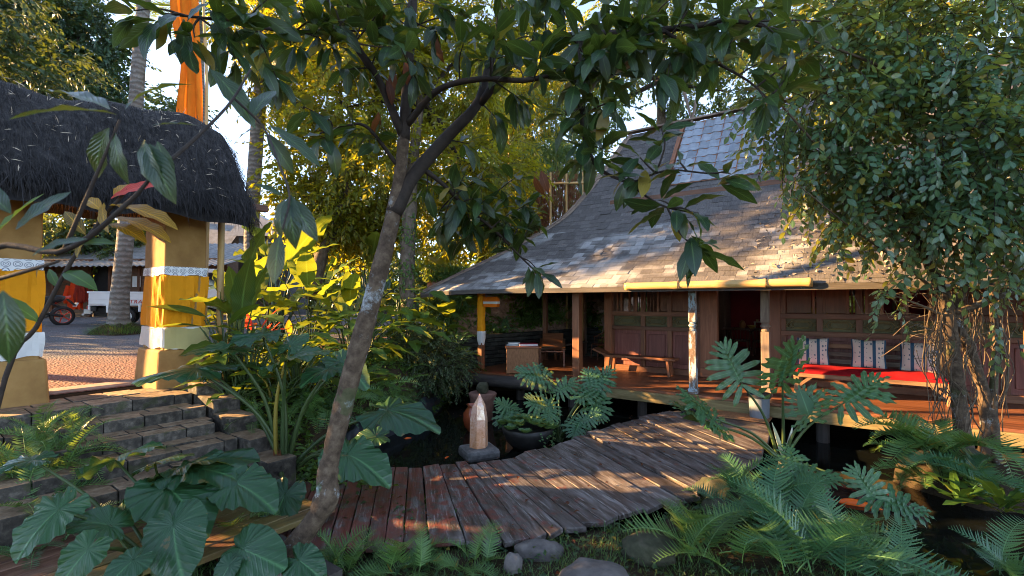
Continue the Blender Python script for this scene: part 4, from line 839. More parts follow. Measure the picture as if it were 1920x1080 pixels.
def armchair(u, v, rz, lab, m=M_DARKWOOD, z=0.0, group=None):
    t = furn('round_back_chair', lab, 'chair', u, v, rz, z, group); b = Buf(); b.lathe([(0, .41), (.25, .41), (.27, .43), (.25, .46), (0, .455)], n=18, sq=.5); t.part('seat', b, m, local=True)
    for x in (-.22, .22):
        for y in (-.2, .2): t.part('leg', Buf().tube([(x*1.08, y*1.08, 0), (x, y, .43)], .022, 8), m, local=True)
    th_ = np.linspace(R(-25), R(205), 20); t.part('arm_rail', Buf().tube([(.29*math.cos(a), .28*math.sin(a), .66+.16*max(0, math.sin(a))) for a in th_], .022, 8), m, local=True, smooth=True)
    b = Buf()
    for a in np.linspace(R(-20), R(200), 12): b.tube([(.25*math.cos(a), .24*math.sin(a), .44), (.285*math.cos(a), .275*math.sin(a), .65+.16*max(0, math.sin(a)))], .011, 6)
    t.part('spindles', b, m, local=True); return t
armchair(-3.75, 4.3, -.7, 'dark round backed armchair at the far end of the veranda')
# dining set inside
t = furn('dining_table', 'dark table set with crockery inside the doorway', 'table', .4, 7.2, 0, .13); t.part('tabletop', Buf().box((0, 0, .75), (2.4, .8, .05)), M_DARKWOOD, local=True, bevel=.01)
for x in (-1.1, 1.1):
    for y in (-.32, .32): t.part('leg', Buf().box((x, y, .37), (.07, .07, .73)), M_DARKWOOD, local=True)
for i, (x, lab) in enumerate(((-.6, 'dark dining chair left of the doorway table'), (0.0, 'dark dining chair in the middle before the doorway table'), (.6, 'dark dining chair right of the doorway table, nearest the post'))): armchair(.4+x, 6.55, math.pi, lab, M_DARKWOOD, .13, 'chairs at the dining table')
for i, (x, y, kind, col, lab) in enumerate(((-.62, -.15, 'jar', (.35, .12, .03), 'brown lidded jar at the left of the dark table'), (-.38, .0, 'bowl', (.65, .35, .06), 'yellow bowl on the dark table'), (-.12, .1, 'tray', (.5, .4, .28), 'wooden tray stand holding cups on the table'), (.22, -.1, 'bowl', (.5, .08, .03), 'red bowl in the middle of the dark table'), (.62, -.05, 'box', (.5, .28, .13), 'tan wooden box on the dark table by the post'))):
    tt = furn('table_'+kind, lab, kind, .4+x, 7.2+y, 0, .13+.776); m = pm('crockery_'+kind, [tuple(c*.8 for c in col), col], 6, rough=.35, bump=.02, rv=0)
    if kind == 'jar': tt.part('jar', Buf().lathe([(0, 0), (.06, 0), (.09, .06), (.09, .16), (.06, .2), (0, .2)]), m, local=True, smooth=True); tt.part('lid', Buf().lathe([(.07, .2), (.07, .22), (.02, .25), (0, .27)]), m, local=True)
    elif kind == 'bowl': tt.part('bowl', Buf().lathe([(0, 0), (.05, 0), (.12, .07), (.13, .10), (.12, .10), (.05, .02), (0, .02)]), m, local=True, smooth=True)
    elif kind == 'tray':
        tt.part('tray', Buf().box((0, 0, .20), (.42, .24, .02)).box((-.18, 0, .1), (.02, .2, .2)).box((.18, 0, .1), (.02, .2, .2)), m, local=True)
        for q in (-.12, 0, .12): tt.part('cup', Buf().lathe([(0, .21), (.03, .21), (.04, .28), (.035, .28), (.025, .22), (0, .22)], (q, 0, 0), 12), M_BAMBOO, local=True)
    else: tt.part('box_body', Buf().box((0, 0, .06), (.5, .22, .12)), m, local=True, bevel=.01); tt.part('lid', Buf().box((0, 0, .13), (.52, .24, .025)), m, local=True, bevel=.006)
t = furn('easel', 'plain wooden A-shaped stand inside the right window', 'stand', 3.4, 4.2, .3, .13)
for x in (-.28, .28): t.part('leg', Buf().beam((x, 0, 0), (x*.1, 0, 2.0), .06, .04), M_TEAK, local=True)
t.part('brace', Buf().beam((-.2, -.04, 1.35), (.2, -.04, 1.35), .05, .04).box((.1, -.06, 1.5), (.12, .05, .22)), M_TEAK, local=True)
# bin, mat, sandals at the head of the bridge
p = gr(1424, 783, ZB+.02); t = Thing('metal_bin', 'grey enamel bin with a black lid on the doormat', 'bin', (p[0], p[1], ZB+.022))
t.part('bin_body', Buf().lathe([(0, 0), (.145, 0), (.15, .02), (.165, .33), (.17, .34), (.17, .36)], n=32), pm('grey_enamel', [(.15, .18, .21), (.23, .26, .29)], 5, rough=.4, bump=.05, rv=0, metal=.2), local=True, smooth=True); t.part('lid', Buf().lathe([(.185, .345), (.19, .39), (.18, .415), (.155, .42), (.145, .395), (0, .385)], n=32), M_BLACK, local=True, smooth=True)
b = Buf(); p0 = gr(1385, 779, ZB+.02); zt = math.atan2(*(N3[-1]-F3[-1])[[1, 0]])
b.box((0, 0, 0), (1.15, .46, .02)); n = 2500; fz_ = Buf(); Pq = np.stack([rng.uniform(-.57, .57, n), rng.uniform(-.225, .225, n), np.full(n, .01)], -1); b.inst(TS, Pq, rng.normal(size=(n, 3))*[.6, .6, .2]+[0, 0, 1], rng.normal(size=(n, 3)), .03)
M4 = Matrix.Translation((p0[0]-.1, p0[1], ZB+.022)) @ Matrix.Rotation(zt, 4, 'Z'); b.V = [np.concatenate(b.V) @ np.array(M4)[:3, :3].T+np.array(M4)[:3, 3]]
solo('doormat', 'brown coir doormat at the head of the bridge', 'doormat', b, pm('coir', [(.16, .075, .03), (.30, .15, .07)], 30, rough=.95, rv=.2, bump=.4))
for i, (dx, a, lab) in enumerate(((0, .2, 'left pink strapped sandal beside the doormat'), (.16, -.1, 'right pink strapped sandal beside the doormat, nearer the bin'))):
    p = gr(1283+i*18, 772-2*i, ZB+.03); t = Thing('sandal', lab, 'sandal', (p[0], p[1], ZB+.03), PRZ+a+1.4, 'pair of sandals at the bridge head')
    th_ = np.linspace(0, 2*math.pi, 21)[:-1]; V = [(.13*math.cos(q), (.045+.008*math.cos(q))*math.sin(q), z) for z in (0, .025) for q in th_]; n = 20
    t.part('sole', Buf().add(V, [list(range(n))[::-1], list(range(n, 2*n))]+[[i_, (i_+1) % n, n+(i_+1) % n, n+i_] for i_ in range(n)]), M_BLACK, local=True); M_PINK = pm('pink_strap', [(.55, .04, .12), (.65, .07, .16)], 4, rough=.4, bump=0, rv=0)
    t.part('strap', Buf().tube(crv([(.05, -.045, .03), (.04, 0, .085), (.05, .045, .03)], 8), .009, 6).tube(crv([(-.04, -.045, .03), (-.03, 0, .09), (-.04, .045, .03)], 8), .009, 6), M_PINK, local=True, smooth=True)

# ---------------------------------------------------------------- people
def skin_mesh(nodes, edges, sub=2):
    me = bpy.data.meshes.new('tmp'); me.from_pydata([n[0] for n in nodes], edges, []); o = bpy.data.objects.new('tmp', me); C.objects.link(o)
    m = o.modifiers.new('skin', 'SKIN'); m.use_smooth_shade = True; sv = me.skin_vertices[0].data
    for i, n in enumerate(nodes): sv[i].radius = n[1] if isinstance(n[1], tuple) else (n[1], n[1]); sv[i].use_root = i == 0
    s = o.modifiers.new('sub', 'SUBSURF'); s.levels = sub; s.render_levels = sub
    dg = bpy.context.evaluated_depsgraph_get(); e = o.evaluated_get(dg); em = e.to_mesh(); V = np.array([v.co[:] for v in em.vertices]); F = [list(p.vertices) for p in em.polygons]; e.to_mesh_clear()
    bpy.data.objects.remove(o); bpy.data.meshes.remove(me); return V, F
def person(label, loc, rz, h, shirt, lower, hair, arms, skinc=(.36, .19, .11), lean=0.0):
    k_ = h/1.7; t = Thing('person', label, 'person', loc, rz); q = lambda x, y, z: (x*k_, (y-lean*max(0, z-.9))*k_, z*k_)
    (el, er), (wl, wr) = arms
    nodes = [(q(0, 0, .92), .14*k_), (q(0, 0, 1.12), (.14*k_, .10*k_)), (q(0, .01, 1.34), (.155*k_, .10*k_)), (q(0, .01, 1.45), .055*k_), (q(0, -.01, 1.53), .05*k_),
             (q(-.17, 0, 1.38), .055*k_), (q(*el), .043*k_), (q(*wl), .028*k_), (q(.17, 0, 1.38), .055*k_), (q(*er), .043*k_), (q(*wr), .028*k_),
             (q(-.09, 0, .84), .085*k_), (q(-.10, .01, .48), .055*k_), (q(-.10, .03, .08), .04*k_), (q(.09, 0, .84), .085*k_), (q(.10, .01, .48), .055*k_), (q(.10, .03, .08), .04*k_), (q(-.10, -.14, .03), .032*k_), (q(.10, -.14, .03), .032*k_)]
    ed = [(0, 1), (1, 2), (2, 3), (3, 4), (2, 5), (5, 6), (6, 7), (2, 8), (8, 9), (9, 10), (0, 11), (11, 12), (12, 13), (0, 14), (14, 15), (15, 16), (13, 17), (16, 18)]
    V, F = skin_mesh(nodes, ed); b = Buf(); b.add(V, F)
    th_ = np.linspace(0, math.pi, 17); ph = np.linspace(0, 2*math.pi, 25)[:-1]; hc = np.array(q(0, -.02, 1.60)); H = []
    for a in th_:
        row = []
        for f in ph:
            x, y, z = math.sin(a)*math.cos(f), math.sin(a)*math.sin(f), math.cos(a); nose = .022*math.exp(-((x/.14)**2+((z+.12)/.2)**2))*(y < 0)*max(0, -y); eye = -.010*math.exp(-(((abs(x)-.36)/.15)**2+((z-.08)/.12)**2))*(y < 0); mouth = -.006*math.exp(-((x/.3)**2+((z+.5)/.06)**2))*(y < 0)
            row.append(hc+k_*np.array([x*.075*(1-.12*max(0, -z)), y*.095-nose*1.0-eye*0+(-eye), z*.115]))
        H.append(row)
    b.sheet(np.array(H), wrap=True)
    for s in (-1, 1): b.tube([hc+k_*np.array([s*.074, .005, .03]), hc+k_*np.array([s*.09, .015, .0]), hc+k_*np.array([s*.078, .0, -.04])], [.010*k_, .014*k_, .010*k_], 6)
    for wpt, elp in ((wl, el), (wr, er)):
        w0 = np.array(q(*wpt)); d = nz(w0-np.array(q(*elp))); sd = nz(np.cross(d, [0, 1., .2])); nn = np.cross(sd, d); b.tube([w0, w0+d*.05*k_, w0+d*.09*k_], [.026*k_, .036*k_, .034*k_], 8)
        for i_, L in enumerate((.065, .075, .07, .055)): s0 = w0+d*.085*k_+sd*(i_-1.5)*.018*k_; b.tube(crv([s0, s0+d*L*.5*k_, s0+(d*L*.85-nn*.02)*k_], 5), np.linspace(.009, .007, 5)*k_, 6)
        s0 = w0+d*.035*k_+sd*.03*k_; b.tube(crv([s0, s0+(d*.03+sd*.02)*k_, s0+(d*.055+sd*.022-nn*.015)*k_], 5), np.linspace(.011, .008, 5)*k_, 6)
    t.part('body', b, pm('skin_tone', [tuple(c*.9 for c in skinc), skinc], 6, rough=.55, bump=.05, rv=0), local=True, smooth=True)
    def over(ids, eds, grow): V, F = skin_mesh([(nodes[i][0], tuple(r_+grow*k_ for r_ in (nodes[i][1] if isinstance(nodes[i][1], tuple) else (nodes[i][1],)*2))) for i in ids], eds); return Buf().add(V, F)
    sh = [0, 1, 2, 5, 6, 8, 9]; b = over(sh, [(0, 1), (1, 2), (2, 3), (3, 4), (2, 5), (5, 6)], .016); t.part('shirt', b, cloth('shirt_cloth', shirt, trans=.1), local=True, smooth=True)
    b = over([0, 11, 12, 14, 15], [(0, 1), (1, 2), (0, 3), (3, 4)], .016); t.part('trousers', b, cloth('trouser_cloth', lower, trans=0), local=True, smooth=True)
    Hh = np.array(H)[:10]; Hh = hc+(Hh-hc)*1.10+np.array([0, .012, .006])*k_; kp = []
    for i_, row in enumerate(Hh): kp.append([p_+np.array([0, (.02 if (p_-hc)[1] < -.02*k_ and i_ > 5 else 0)*k_*2.2, 0]) for p_ in row])
    t.part('hair', Buf().sheet(np.array(kp), wrap=True), pm('dark_hair', [hair, tuple(c*1.6 for c in hair)], 30, stretch=(1, 1, .2), rough=.5, rv=0), local=True, smooth=True); return t
person('person in a yellow shirt standing with back turned beside the dark table', W(1.75, 7.05, .13), PRZ+.4, 1.72, (.75, .36, .03), (.03, .03, .035), (.012, .01, .009), (((-.24, .02, 1.1), (.25, -.04, 1.1)), ((-.22, -.18, .95), (.22, -.22, .98))))
person('person in a pale shirt sitting close behind the window left of the barred opening', W(2.0, 3.35, .0), PRZ-.3, 1.62, (.50, .38, .30), (.04, .03, .03), (.012, .01, .009), (((-.24, -.02, 1.12), (.25, -.02, 1.1)), ((-.12, -.25, 1.05), (.1, -.25, 1.06))))
person('person in a light blue shirt beyond the leftmost window', W(-3.15, 5.2, .0), PRZ+.9, 1.66, (.30, .50, .68), (.05, .06, .09), (.014, .011, .009), (((-.24, .0, 1.1), (.24, 0, 1.1)), ((-.25, -.05, .86), (.25, -.05, .86))))
# ---------------------------------------------------------------- in and around the pond
p = gr(898, 838, -.34); t = Thing('crystal_pedestal', 'square dark stone pedestal standing in the pond under the crystal', 'pedestal', (p[0], p[1], -.7))
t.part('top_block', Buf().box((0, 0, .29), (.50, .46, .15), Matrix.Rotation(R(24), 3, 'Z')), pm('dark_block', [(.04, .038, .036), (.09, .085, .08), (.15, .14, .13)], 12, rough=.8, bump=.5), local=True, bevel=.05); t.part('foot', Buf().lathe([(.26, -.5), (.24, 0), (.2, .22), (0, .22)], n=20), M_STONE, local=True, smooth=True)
b = Buf(); n = 6; rot = .35; prof = [(.115, 0), (.135, .0), (.128, .40), (.098, .585)]
rg_ = [[(r_*(1+.06*math.sin(i*2.3))*math.cos(i*math.pi/3+rot), r_*(1+.06*math.sin(i*2.3))*math.sin(i*math.pi/3+rot), z+(.03*math.sin(i*1.9) if z > .5 else 0)) for i in range(n)] for r_, z in prof[1:]]
V = [v for r_ in rg_ for v in r_]+[(.012, .0, .765)]; F = [[j*n+i, j*n+(i+1) % n, (j+1)*n+(i+1) % n, (j+1)*n+i] for j in range(2) for i in range(n)]+[[2*n+i, 2*n+(i+1) % n, 3*n] for i in range(n)]+[list(range(n))[::-1]]
b.add(np.array(V)*[1, 1, 1], F)
k = N('rutilated_quartz'); co = k.coord('obj'); f = k.noise(k.coord('obj', (1, 1, .8)), 17, 8, .75, 1.2); vv = k.n('TexVoronoi', feature='DISTANCE_TO_EDGE'); vv.inputs['Scale'].default_value = 13; k.l(co, vv.inputs['Vector'])
sx = k.n('SeparateXYZ'); k.l(co, sx.inputs[0]); low = k.math('SMOOTH_MIN', k.math('MAXIMUM', k.math('MULTIPLY_ADD', sx.outputs[2], -2.2, 1.0), 0.0), 1.0, .2)
c = k.ramp(f, [(.32, (.40, .16, .08)), (.45, (.80, .44, .30)), (.56, (.90, .58, .44)), (.68, (.95, .82, .74))]); c = k.mix(k.math('MULTIPLY', low, .6), c, (.92, .40, .14)); k.bump(vv.outputs['Distance'], .25, .01); k.fin(c, .08, .8)
k.b.inputs['Transmission Weight'].default_value = .30; k.b.inputs['IOR'].default_value = 1.5; k.b.inputs['Subsurface Weight'].default_value = .0; k.b.inputs['Coat Weight'].default_value = .5
cr = solo('quartz_crystal', 'tall pointed six sided quartz crystal standing on the dark pedestal', 'crystal', Buf().add(np.array(V)+[p[0], p[1], -.335], F), k.m, loc=(p[0], p[1], -.335), bevel=.004)
p = gr(874, 838, -.62); t = Thing('clay_jar', 'glossy red brown glazed jar in the pond behind the crystal', 'jar', (p[0]+.035, p[1]+.9, -.62))
k = N('red_glaze'); M_GLAZE = k.fin(k.ramp(k.noise(k.coord('obj'), 6, 5), [(.16, .035, .012), (.30, .07, .025)]), .15, .6); t.part('jar_body', Buf().lathe([(0, 0), (.09, 0), (.16, .11), (.185, .25), (.17, .36), (.11, .43), (.09, .46), (.12, .50), (.105, .50), (.08, .45), (.0, .4)], n=32), M_GLAZE, local=True, smooth=True)
p = at(905, 716, 9.6); t = Thing('stone_pot', 'wide low reddish stone pot holding a mossy round stone', 'pot', (p[0], p[1], -.62)); t.part('pot_body', Buf().lathe([(0, 0), (.20, 0), (.22, .3), (.26, .46), (.28, .54), (.26, .56), (0, .54)], n=28), pm('red_stone', [(.12, .06, .045), (.22, .12, .09)], 9, rough=.85, rv=0), local=True, smooth=True)
def rock(name, lab, c, s, seed, m=M_ROCK, cat='rock', group=None):
    r = np.random.default_rng(seed); th_ = np.linspace(0, math.pi, 22); ph = np.linspace(0, 2*math.pi, 34)[:-1]; k_ = r.normal(size=(5, 3)); P = []
    for a in th_:
        row = []
        for f in ph:
            d = np.array([math.sin(a)*math.cos(f), math.sin(a)*math.sin(f), math.cos(a)]); q = 1+sum(.05/(i*.5+1)*math.sin(3*(i*.6+1)*(k_[i]@d)+i) for i in range(5)); row.append(np.array(c)+np.array(s)*np.sign(d)*np.abs(d)**.85*q)
        P.append(row)
    return solo(name, lab, cat, Buf().sheet(np.array(P), wrap=True), m, smooth=True, group=group)
M_MOSSROCK = pm('mossy_rock', [(.018, .020, .012), (.045, .046, .026), (.09, .08, .055)], 9, rough=.95, rv=0, bump=.6)
rock('mossy_stone', 'round mossy stone resting in the stone pot', (p[0], p[1], .03), (.12, .12, .12), 4, M_MOSSROCK, 'stone')
for i, (px, py, Y, s, lab, m) in enumerate(((1115, 1100, 3.5, (.26, .24, .15), 'large smooth sunlit boulder in the grass at the bottom edge', M_ROCK), (962, 1056, 3.72, (.07, .065, .07), 'small grey pebble boulder left of the large one', M_ROCK), (1010, 1036, 4.0, (.20, .10, .09), 'long pale stone tucked under the edge of the bridge planks', M_ROCK), (1215, 1030, 3.95, (.22, .16, .11), 'dark flat stone at the water edge between grass and ferns', M_MOSSROCK), (1352, 958, 4.75, (.17, .17, .11), 'grey rounded stone beside the philodendron roots', M_MOSSROCK), (1345, 925, 5.2, (.26, .2, .16), 'dark stone under the right edge of the bridge', M_MOSSROCK), (1790, 865, 6.0, (.28, .25, .2), 'mossy boulder at the foot of the right tree', M_MOSSROCK), (1590, 1000, 4.3, (.2, .2, .12), 'dark wet stone half sunk under the ferns at the lower right', M_MOSSROCK))):
    q = at(px, py, Y); rock('boulder', lab, q, s, i+20, m, 'boulder')
# black pond liner along the left shore
pl = [np.array([*q, 0]) for q in ((-2.35, 6.75), (-2.45, 7.4), (-2.2, 8.3), (-1.85, 9.2), (-1.6, 10.2), (-1.62, 11.3))]; c0 = crv(pl, 60); P = []
for i, q in enumerate(c0):
    hh = .17+.06*math.sin(i*.5)+.03*math.sin(i*1.7); P.append([q+[.16, -.04, -.85], q+[.03, .0, -.60], q+[.0+.02*math.sin(i*.9), 0, -.48+hh*.4], q+[-.05+.03*math.sin(i*.6), .02, -.42+hh], q+[-.16, .05, -.44+hh*.8]])
solo('pond_liner', 'wrinkled black pond liner edge along the left shore', 'pond liner', Buf().sheet(np.array(P)), pm('black_plastic', [(.012, .014, .018), (.03, .034, .042)], 6, rough=.42, rv=0, bump=.3, spec=.5), smooth=True)
# bowl planter with water lettuce
p = gr(990, 848, -.62); BW = np.array([p[0], p[1]+.15, 0]); t = Thing('bowl_planter', 'round black bowl planter standing in the pond full of water lettuce', 'planter', (BW[0], BW[1], -.62))
t.part('bowl', Buf().lathe([(0, 0), (.2, 0), (.34, .14), (.40, .28), (.42, .36), (.39, .37), (.35, .3), (0, .28)], n=32), pm('black_clay', [(.015, .014, .013), (.04, .036, .032)], 9, rough=.5, rv=0), local=True, smooth=True)
LETT = tm_leaf(4, .42, .25, -.1, .62); b = Buf()
for i in range(52):
    a, r_ = rng.random()*6.28, .42*rng.random()**.6; c0 = np.array([r_*math.cos(a), r_*math.sin(a), .36+.12*(1-r_/.42)]); n = 9; th_ = np.arange(n)*2.4
    b.inst(LETT, np.repeat(c0[None], n, 0), np.stack([np.cos(th_), np.sin(th_), .25+.6*np.arange(n)/n], -1), np.stack([-np.cos(th_)*.5, -np.sin(th_)*.5, th_*0+1], -1), rng.uniform(.08, .15, n))
M_LETT = leafm('water_lettuce', [(.06, .13, .05), (.12, .22, .08), (.19, .29, .10)], .3, rib=.3, rough=.6)
for o_ in (.16,):
    for q in range(60): a = rng.uniform(-1.2, .6); b.inst(tm_lo(.45), [[.41*math.cos(a)+.02*rng.normal(), .41*math.sin(a), .36-.28*rng.random()]], [[math.cos(a), math.sin(a), -.3]], [[0, 0, 1]], .05)
t.part('foliage', b, M_LETT, local=True)
# fish
def fish(lab, px, py, z, L, a, col):
    p = gr(px, py, z); b = Buf(); q = np.linspace(0, 1, 14); b.tube(np.stack([L*(q-.5), .05*L*np.sin(q*4), q*0], -1), L*.13*np.sin(math.pi*q**.7)**.8+.004, 10)
    b.sheet(np.array([[(-.5*L, .0, 0), (-.5*L, .01, .01)], [(-.72*L, .10*L, .02), (-.72*L, -.10*L, .02)]])); b.sheet(np.array([[(-.05*L, .1*L, 0), (.08*L, .1*L, 0)], [(-.10*L, .24*L, -.01), (-.02*L, .24*L, -.01)]])); b.sheet(np.array([[(-.05*L, -.1*L, 0), (.08*L, -.1*L, 0)], [(-.10*L, -.24*L, -.01), (-.02*L, -.24*L, -.01)]]))
    M4 = Matrix.Translation(p) @ Matrix.Rotation(a, 4, 'Z'); b.V = [np.concatenate(b.V) @ np.array(M4)[:3, :3].T+np.array(M4)[:3, 3]]; solo('koi_fish', lab, 'fish', b, col, smooth=True)
M_KOI = pm('koi_orange', [(.75, .10, .01), (.85, .16, .02)], 5, rough=.25, bump=0, rv=0)
fish('large orange koi just under the dark water at the lower right', 1612, 948, -.60, .42, -.5, M_KOI); fish('small orange koi left of the crystal pedestal', 765, 822, -.60, .12, .4, M_KOI); fish('small orange koi in the water between bridge and left shore', 838, 858, -.60, .10, 1.2, M_KOI)
# low wall behind the veranda, red cut bank above it
def wallrun(pts, z0, z1, th_, nz_=14):
    c0 = crv(pts, 80); b = Buf(); A, B_ = [], []
    for j in range(nz_+1):
        z = z0+(z1-z0)*j/nz_; A.append([q+np.array([.06*math.sin(i*1.1+j*2.3)+.05*math.sin(i*.37+j*.8), .08*math.sin(i*.8+j*1.7), z]) for i, q in enumerate(c0)])
    A = np.array(A); b.sheet(A); T = A[-1:]+[0, th_, .0]; b.sheet(np.concatenate([A[-1:], T])); b.sheet(np.concatenate([T, T*[1, 1, 0]+[0, 0, z0]])); return b
BK = [(-2.6, 14.6, 0), (-1.4, 15.0, 0), (.3, 15.8, 0), (2.2, 17.2, 0), (5.5, 20.2, 0)]
solo('earth_bank_wall', 'pale reddish earth bank wall half covered in creepers behind the veranda', 'wall', wallrun(BK, -.5, 2.75, 1.2, 22), pm('red_earth', [(.150, .093, .063), (.315, .195, .135), (.450, .300, .225)], 5, rough=.95, rv=0, bump=.8, dist=.06))
LW = [(-2.9, 12.5, 0), (-1.7, 13.2, 0), (-.3, 14.2, 0), (1.5, 15.9, 0), (3.2, 17.8, 0)]
b = Buf(); c0 = crv(LW, 60)
for r_ in range(11):
    for i in range(0, 58, 2):
        o_ = r_ % 2; b.beam(c0[min(58, i+o_)]+[0, 0, -.4+.115*r_], c0[min(59, i+o_+2)]+[0, 0, -.4+.115*r_], .22, .10)
solo('stacked_brick_wall', 'low dark wall of stacked mossy bricks behind the chest', 'wall', b, pm('dark_brick', [(.018, .018, .016), (.05, .05, .042)], 9, rough=.9, rv=.4), bevel=.012)
# ---------------------------------------------------------------- leaf materials
L_BIG = leafm('big_leaf', [(.014, .050, .021), (.024, .074, .028), (.036, .098, .032)], .22, (.24, .32, .03), .30, .55, .45, side=.10, ribs=7, blot=.5)
L_PHIL = leafm('philodendron_leaf', [(.032, .095, .044), (.052, .13, .055), (.075, .165, .06)], .35, (.42, .46, .03), .30, .7, .5)
L_FERN = leafm('fern_leaf', [(.048, .115, .036), (.080, .17, .045), (.13, .22, .05)], .35, (.32, .40, .03), .38, .3, .5)
L_FERND = leafm('dark_fern_leaf', [(.032, .098, .046), (.055, .145, .058), (.088, .185, .062)], .3, (.22, .34, .04), .36, .3, .5)
L_HERO = leafm('magnolia_leaf', [(.007, .022, .012), (.012, .033, .015), (.022, .050, .016), (.045, .085, .02)], .26, (.26, .34, .02), .30, .6, .5, side=.05, ribs=9)
L_FICUS = leafm('fig_leaf', [(.032, .088, .046), (.052, .125, .058), (.08, .16, .062)], .35, (.55, .50, .02), .30, .5, .6)
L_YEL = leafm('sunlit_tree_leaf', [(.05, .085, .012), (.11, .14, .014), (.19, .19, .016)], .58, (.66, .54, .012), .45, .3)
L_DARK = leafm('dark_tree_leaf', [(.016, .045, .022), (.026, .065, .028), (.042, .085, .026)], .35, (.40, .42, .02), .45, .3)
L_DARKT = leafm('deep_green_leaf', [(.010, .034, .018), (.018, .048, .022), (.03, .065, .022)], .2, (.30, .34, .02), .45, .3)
L_BAMB = leafm('bamboo_leaf', [(.035, .085, .035), (.055, .12, .045), (.085, .15, .045)], .45, (.36, .44, .06), .5, .3)
L_BAN = leafm('banana_leaf', [(.04, .095, .022), (.065, .13, .026), (.10, .17, .03)], .45, (.50, .52, .02), .36, .6, .5, side=.25, ribs=16)
L_UND = leafm('understory_leaf', [(.026, .078, 0.019), (.052, .117, 0.021), (.098, .169, 0.021)], .4, (.48, .50, .02), .4, .5)
L_CROT = leafm('croton_leaf', [(.02, .05, .015), (.30, .17, .008), (.48, .24, .01)], .5, (.80, .42, .02), .35, .8, side=.6, ribs=9)
L_RED = leafm('red_leaf', [(.50, .035, .02), (.65, .06, .03)], .5, (.8, .10, .04), .35, .6, side=.3, ribs=9)
L_BROWN = leafm('brown_leaf', [(.07, .02, .008), (.12, .04, .015)], .35, (.35, .12, .02), .6, .4)
k = N('bark_lichen'); co = k.coord('obj'); f = k.noise(co, 14, 8, .65); lich = k.noise(co, 4.2, 8, .72); c = k.ramp(f, [(.3, (.032, .021, .014)), (.5, (.082, .056, .037)), (.7, (.15, .11, .075))])
sx = k.n('SeparateXYZ'); k.l(co, sx.inputs[0])
w = k.ramp(lich, [(.57, (0, 0, 0)), (.66, (.8, .8, .8))]); c = k.mix(w, c, k.ramp(f, [(.3, (.22, .26, .27)), (.7, (.46, .50, .52))])); g = k.noise(co, 2.0, 4); c = k.mix(k.math('MULTIPLY', k.math('GREATER_THAN', g, .60), .5), c, (.06, .08, .03)); k.bump(f, .6, .02); M_HEROBARK = k.fin(c, .85, .2)
M_TWIG = pm('dark_twig', [(.018, .013, .010), (.045, .032, .024)], 20, rough=.8, rv=.2, bump=.3)
M_BARK = pm('rough_bark', [(.035, .026, .018), (.095, .072, .05), (.17, .135, .10)], 11, detail=8, rough=.9, rv=.05, bump=.7, stretch=(1, 1, .6))
k = N('palm_bark'); co = k.coord('obj'); sx = k.n('SeparateXYZ'); k.l(co, sx.inputs[0]); f = k.noise(co, 7, 6); w = k.math('SINE', k.math('MULTIPLY_ADD', sx.outputs[2], 46, k.math('MULTIPLY', f, 9))); c = k.mix(k.math('MULTIPLY_ADD', w, .35, .4), k.ramp(f, [(.13, .115, .10), (.30, .28, .25)]), (.10, .085, .07)); k.bump(w, .5, .02); M_PALM = k.fin(c, .9, .2)
M_STALK = leafm('green_stalk', [(.035, .06, .02), (.06, .09, .025)], .1, (.1, .15, .02), .4, 0)
M_ROOT = pm('aerial_root', [(.06, .042, .028), (.14, .10, .065)], 20, rough=.85, rv=.35, bump=.3)

# ---------------------------------------------------------------- elephant ears
def heart(seed=0, wave=1.0, cup=.10, wid=.52):
    """heart shaped blade: petiole joint at the origin, tip at x = 1"""
    r = np.random.default_rng(seed); nth, nr = 72, 14; th_ = np.linspace(-math.pi, math.pi, nth); V, G = [], []
    kx = np.array([0, .35, .8, 1.35, 1.9, 2.45, 2.85, math.pi]); kr = np.array([1.0, .80, .62, wid, .50, .53, .46, .14]); rr = np.interp(np.abs(th_), np.linspace(0, math.pi, 60), crv(np.stack([kx, kr], 1), 600)[::10, 1] if False else np.interp(np.linspace(0, math.pi, 60), kx, kr))
    for _ in range(2): rr[1:-1] = (rr[:-2]+2*rr[1:-1]+rr[2:])/4
    p1, p2 = r.random(2)*6
    for j in range(nr+1):
        q = j/nr
        for a, R_ in zip(th_, rr):
            x, y = q*R_*math.cos(a), q*R_*math.sin(a)
            z = cup*abs(y)*1.2-.30*max(0, x)**2-.10*y*y*3-.2*max(0, -x)**1.5+wave*(.016*q*math.sin(a*17+p1)*q+.022*q*q*math.sin(a*6+p2))+.02*math.cos(a*22)*q*(1-q)
            V.append((x, y, z)); G.append((q*.9+.0*a, (1-math.cos(a)) if False else y/(abs(x)*.35+.12) if x > 0 else (abs(a)/math.pi*8+1), 0))
    i = np.arange(nr)[:, None]*nth; j = np.arange(nth-1)[None]; f = np.stack([i+j, i+nth+j, i+nth+j+1, i+j+1], -1).reshape(-1, 4); V = np.array(V); G = np.array(G); G[:, 0] = V[:, 0]+.3
    return dict(V=V, F=[f], G=G, R=np.zeros(len(V)))
HEARTS = [heart(s, 1.5+.7*(s % 3), .05+.06*(s % 4)) for s in range(6)]
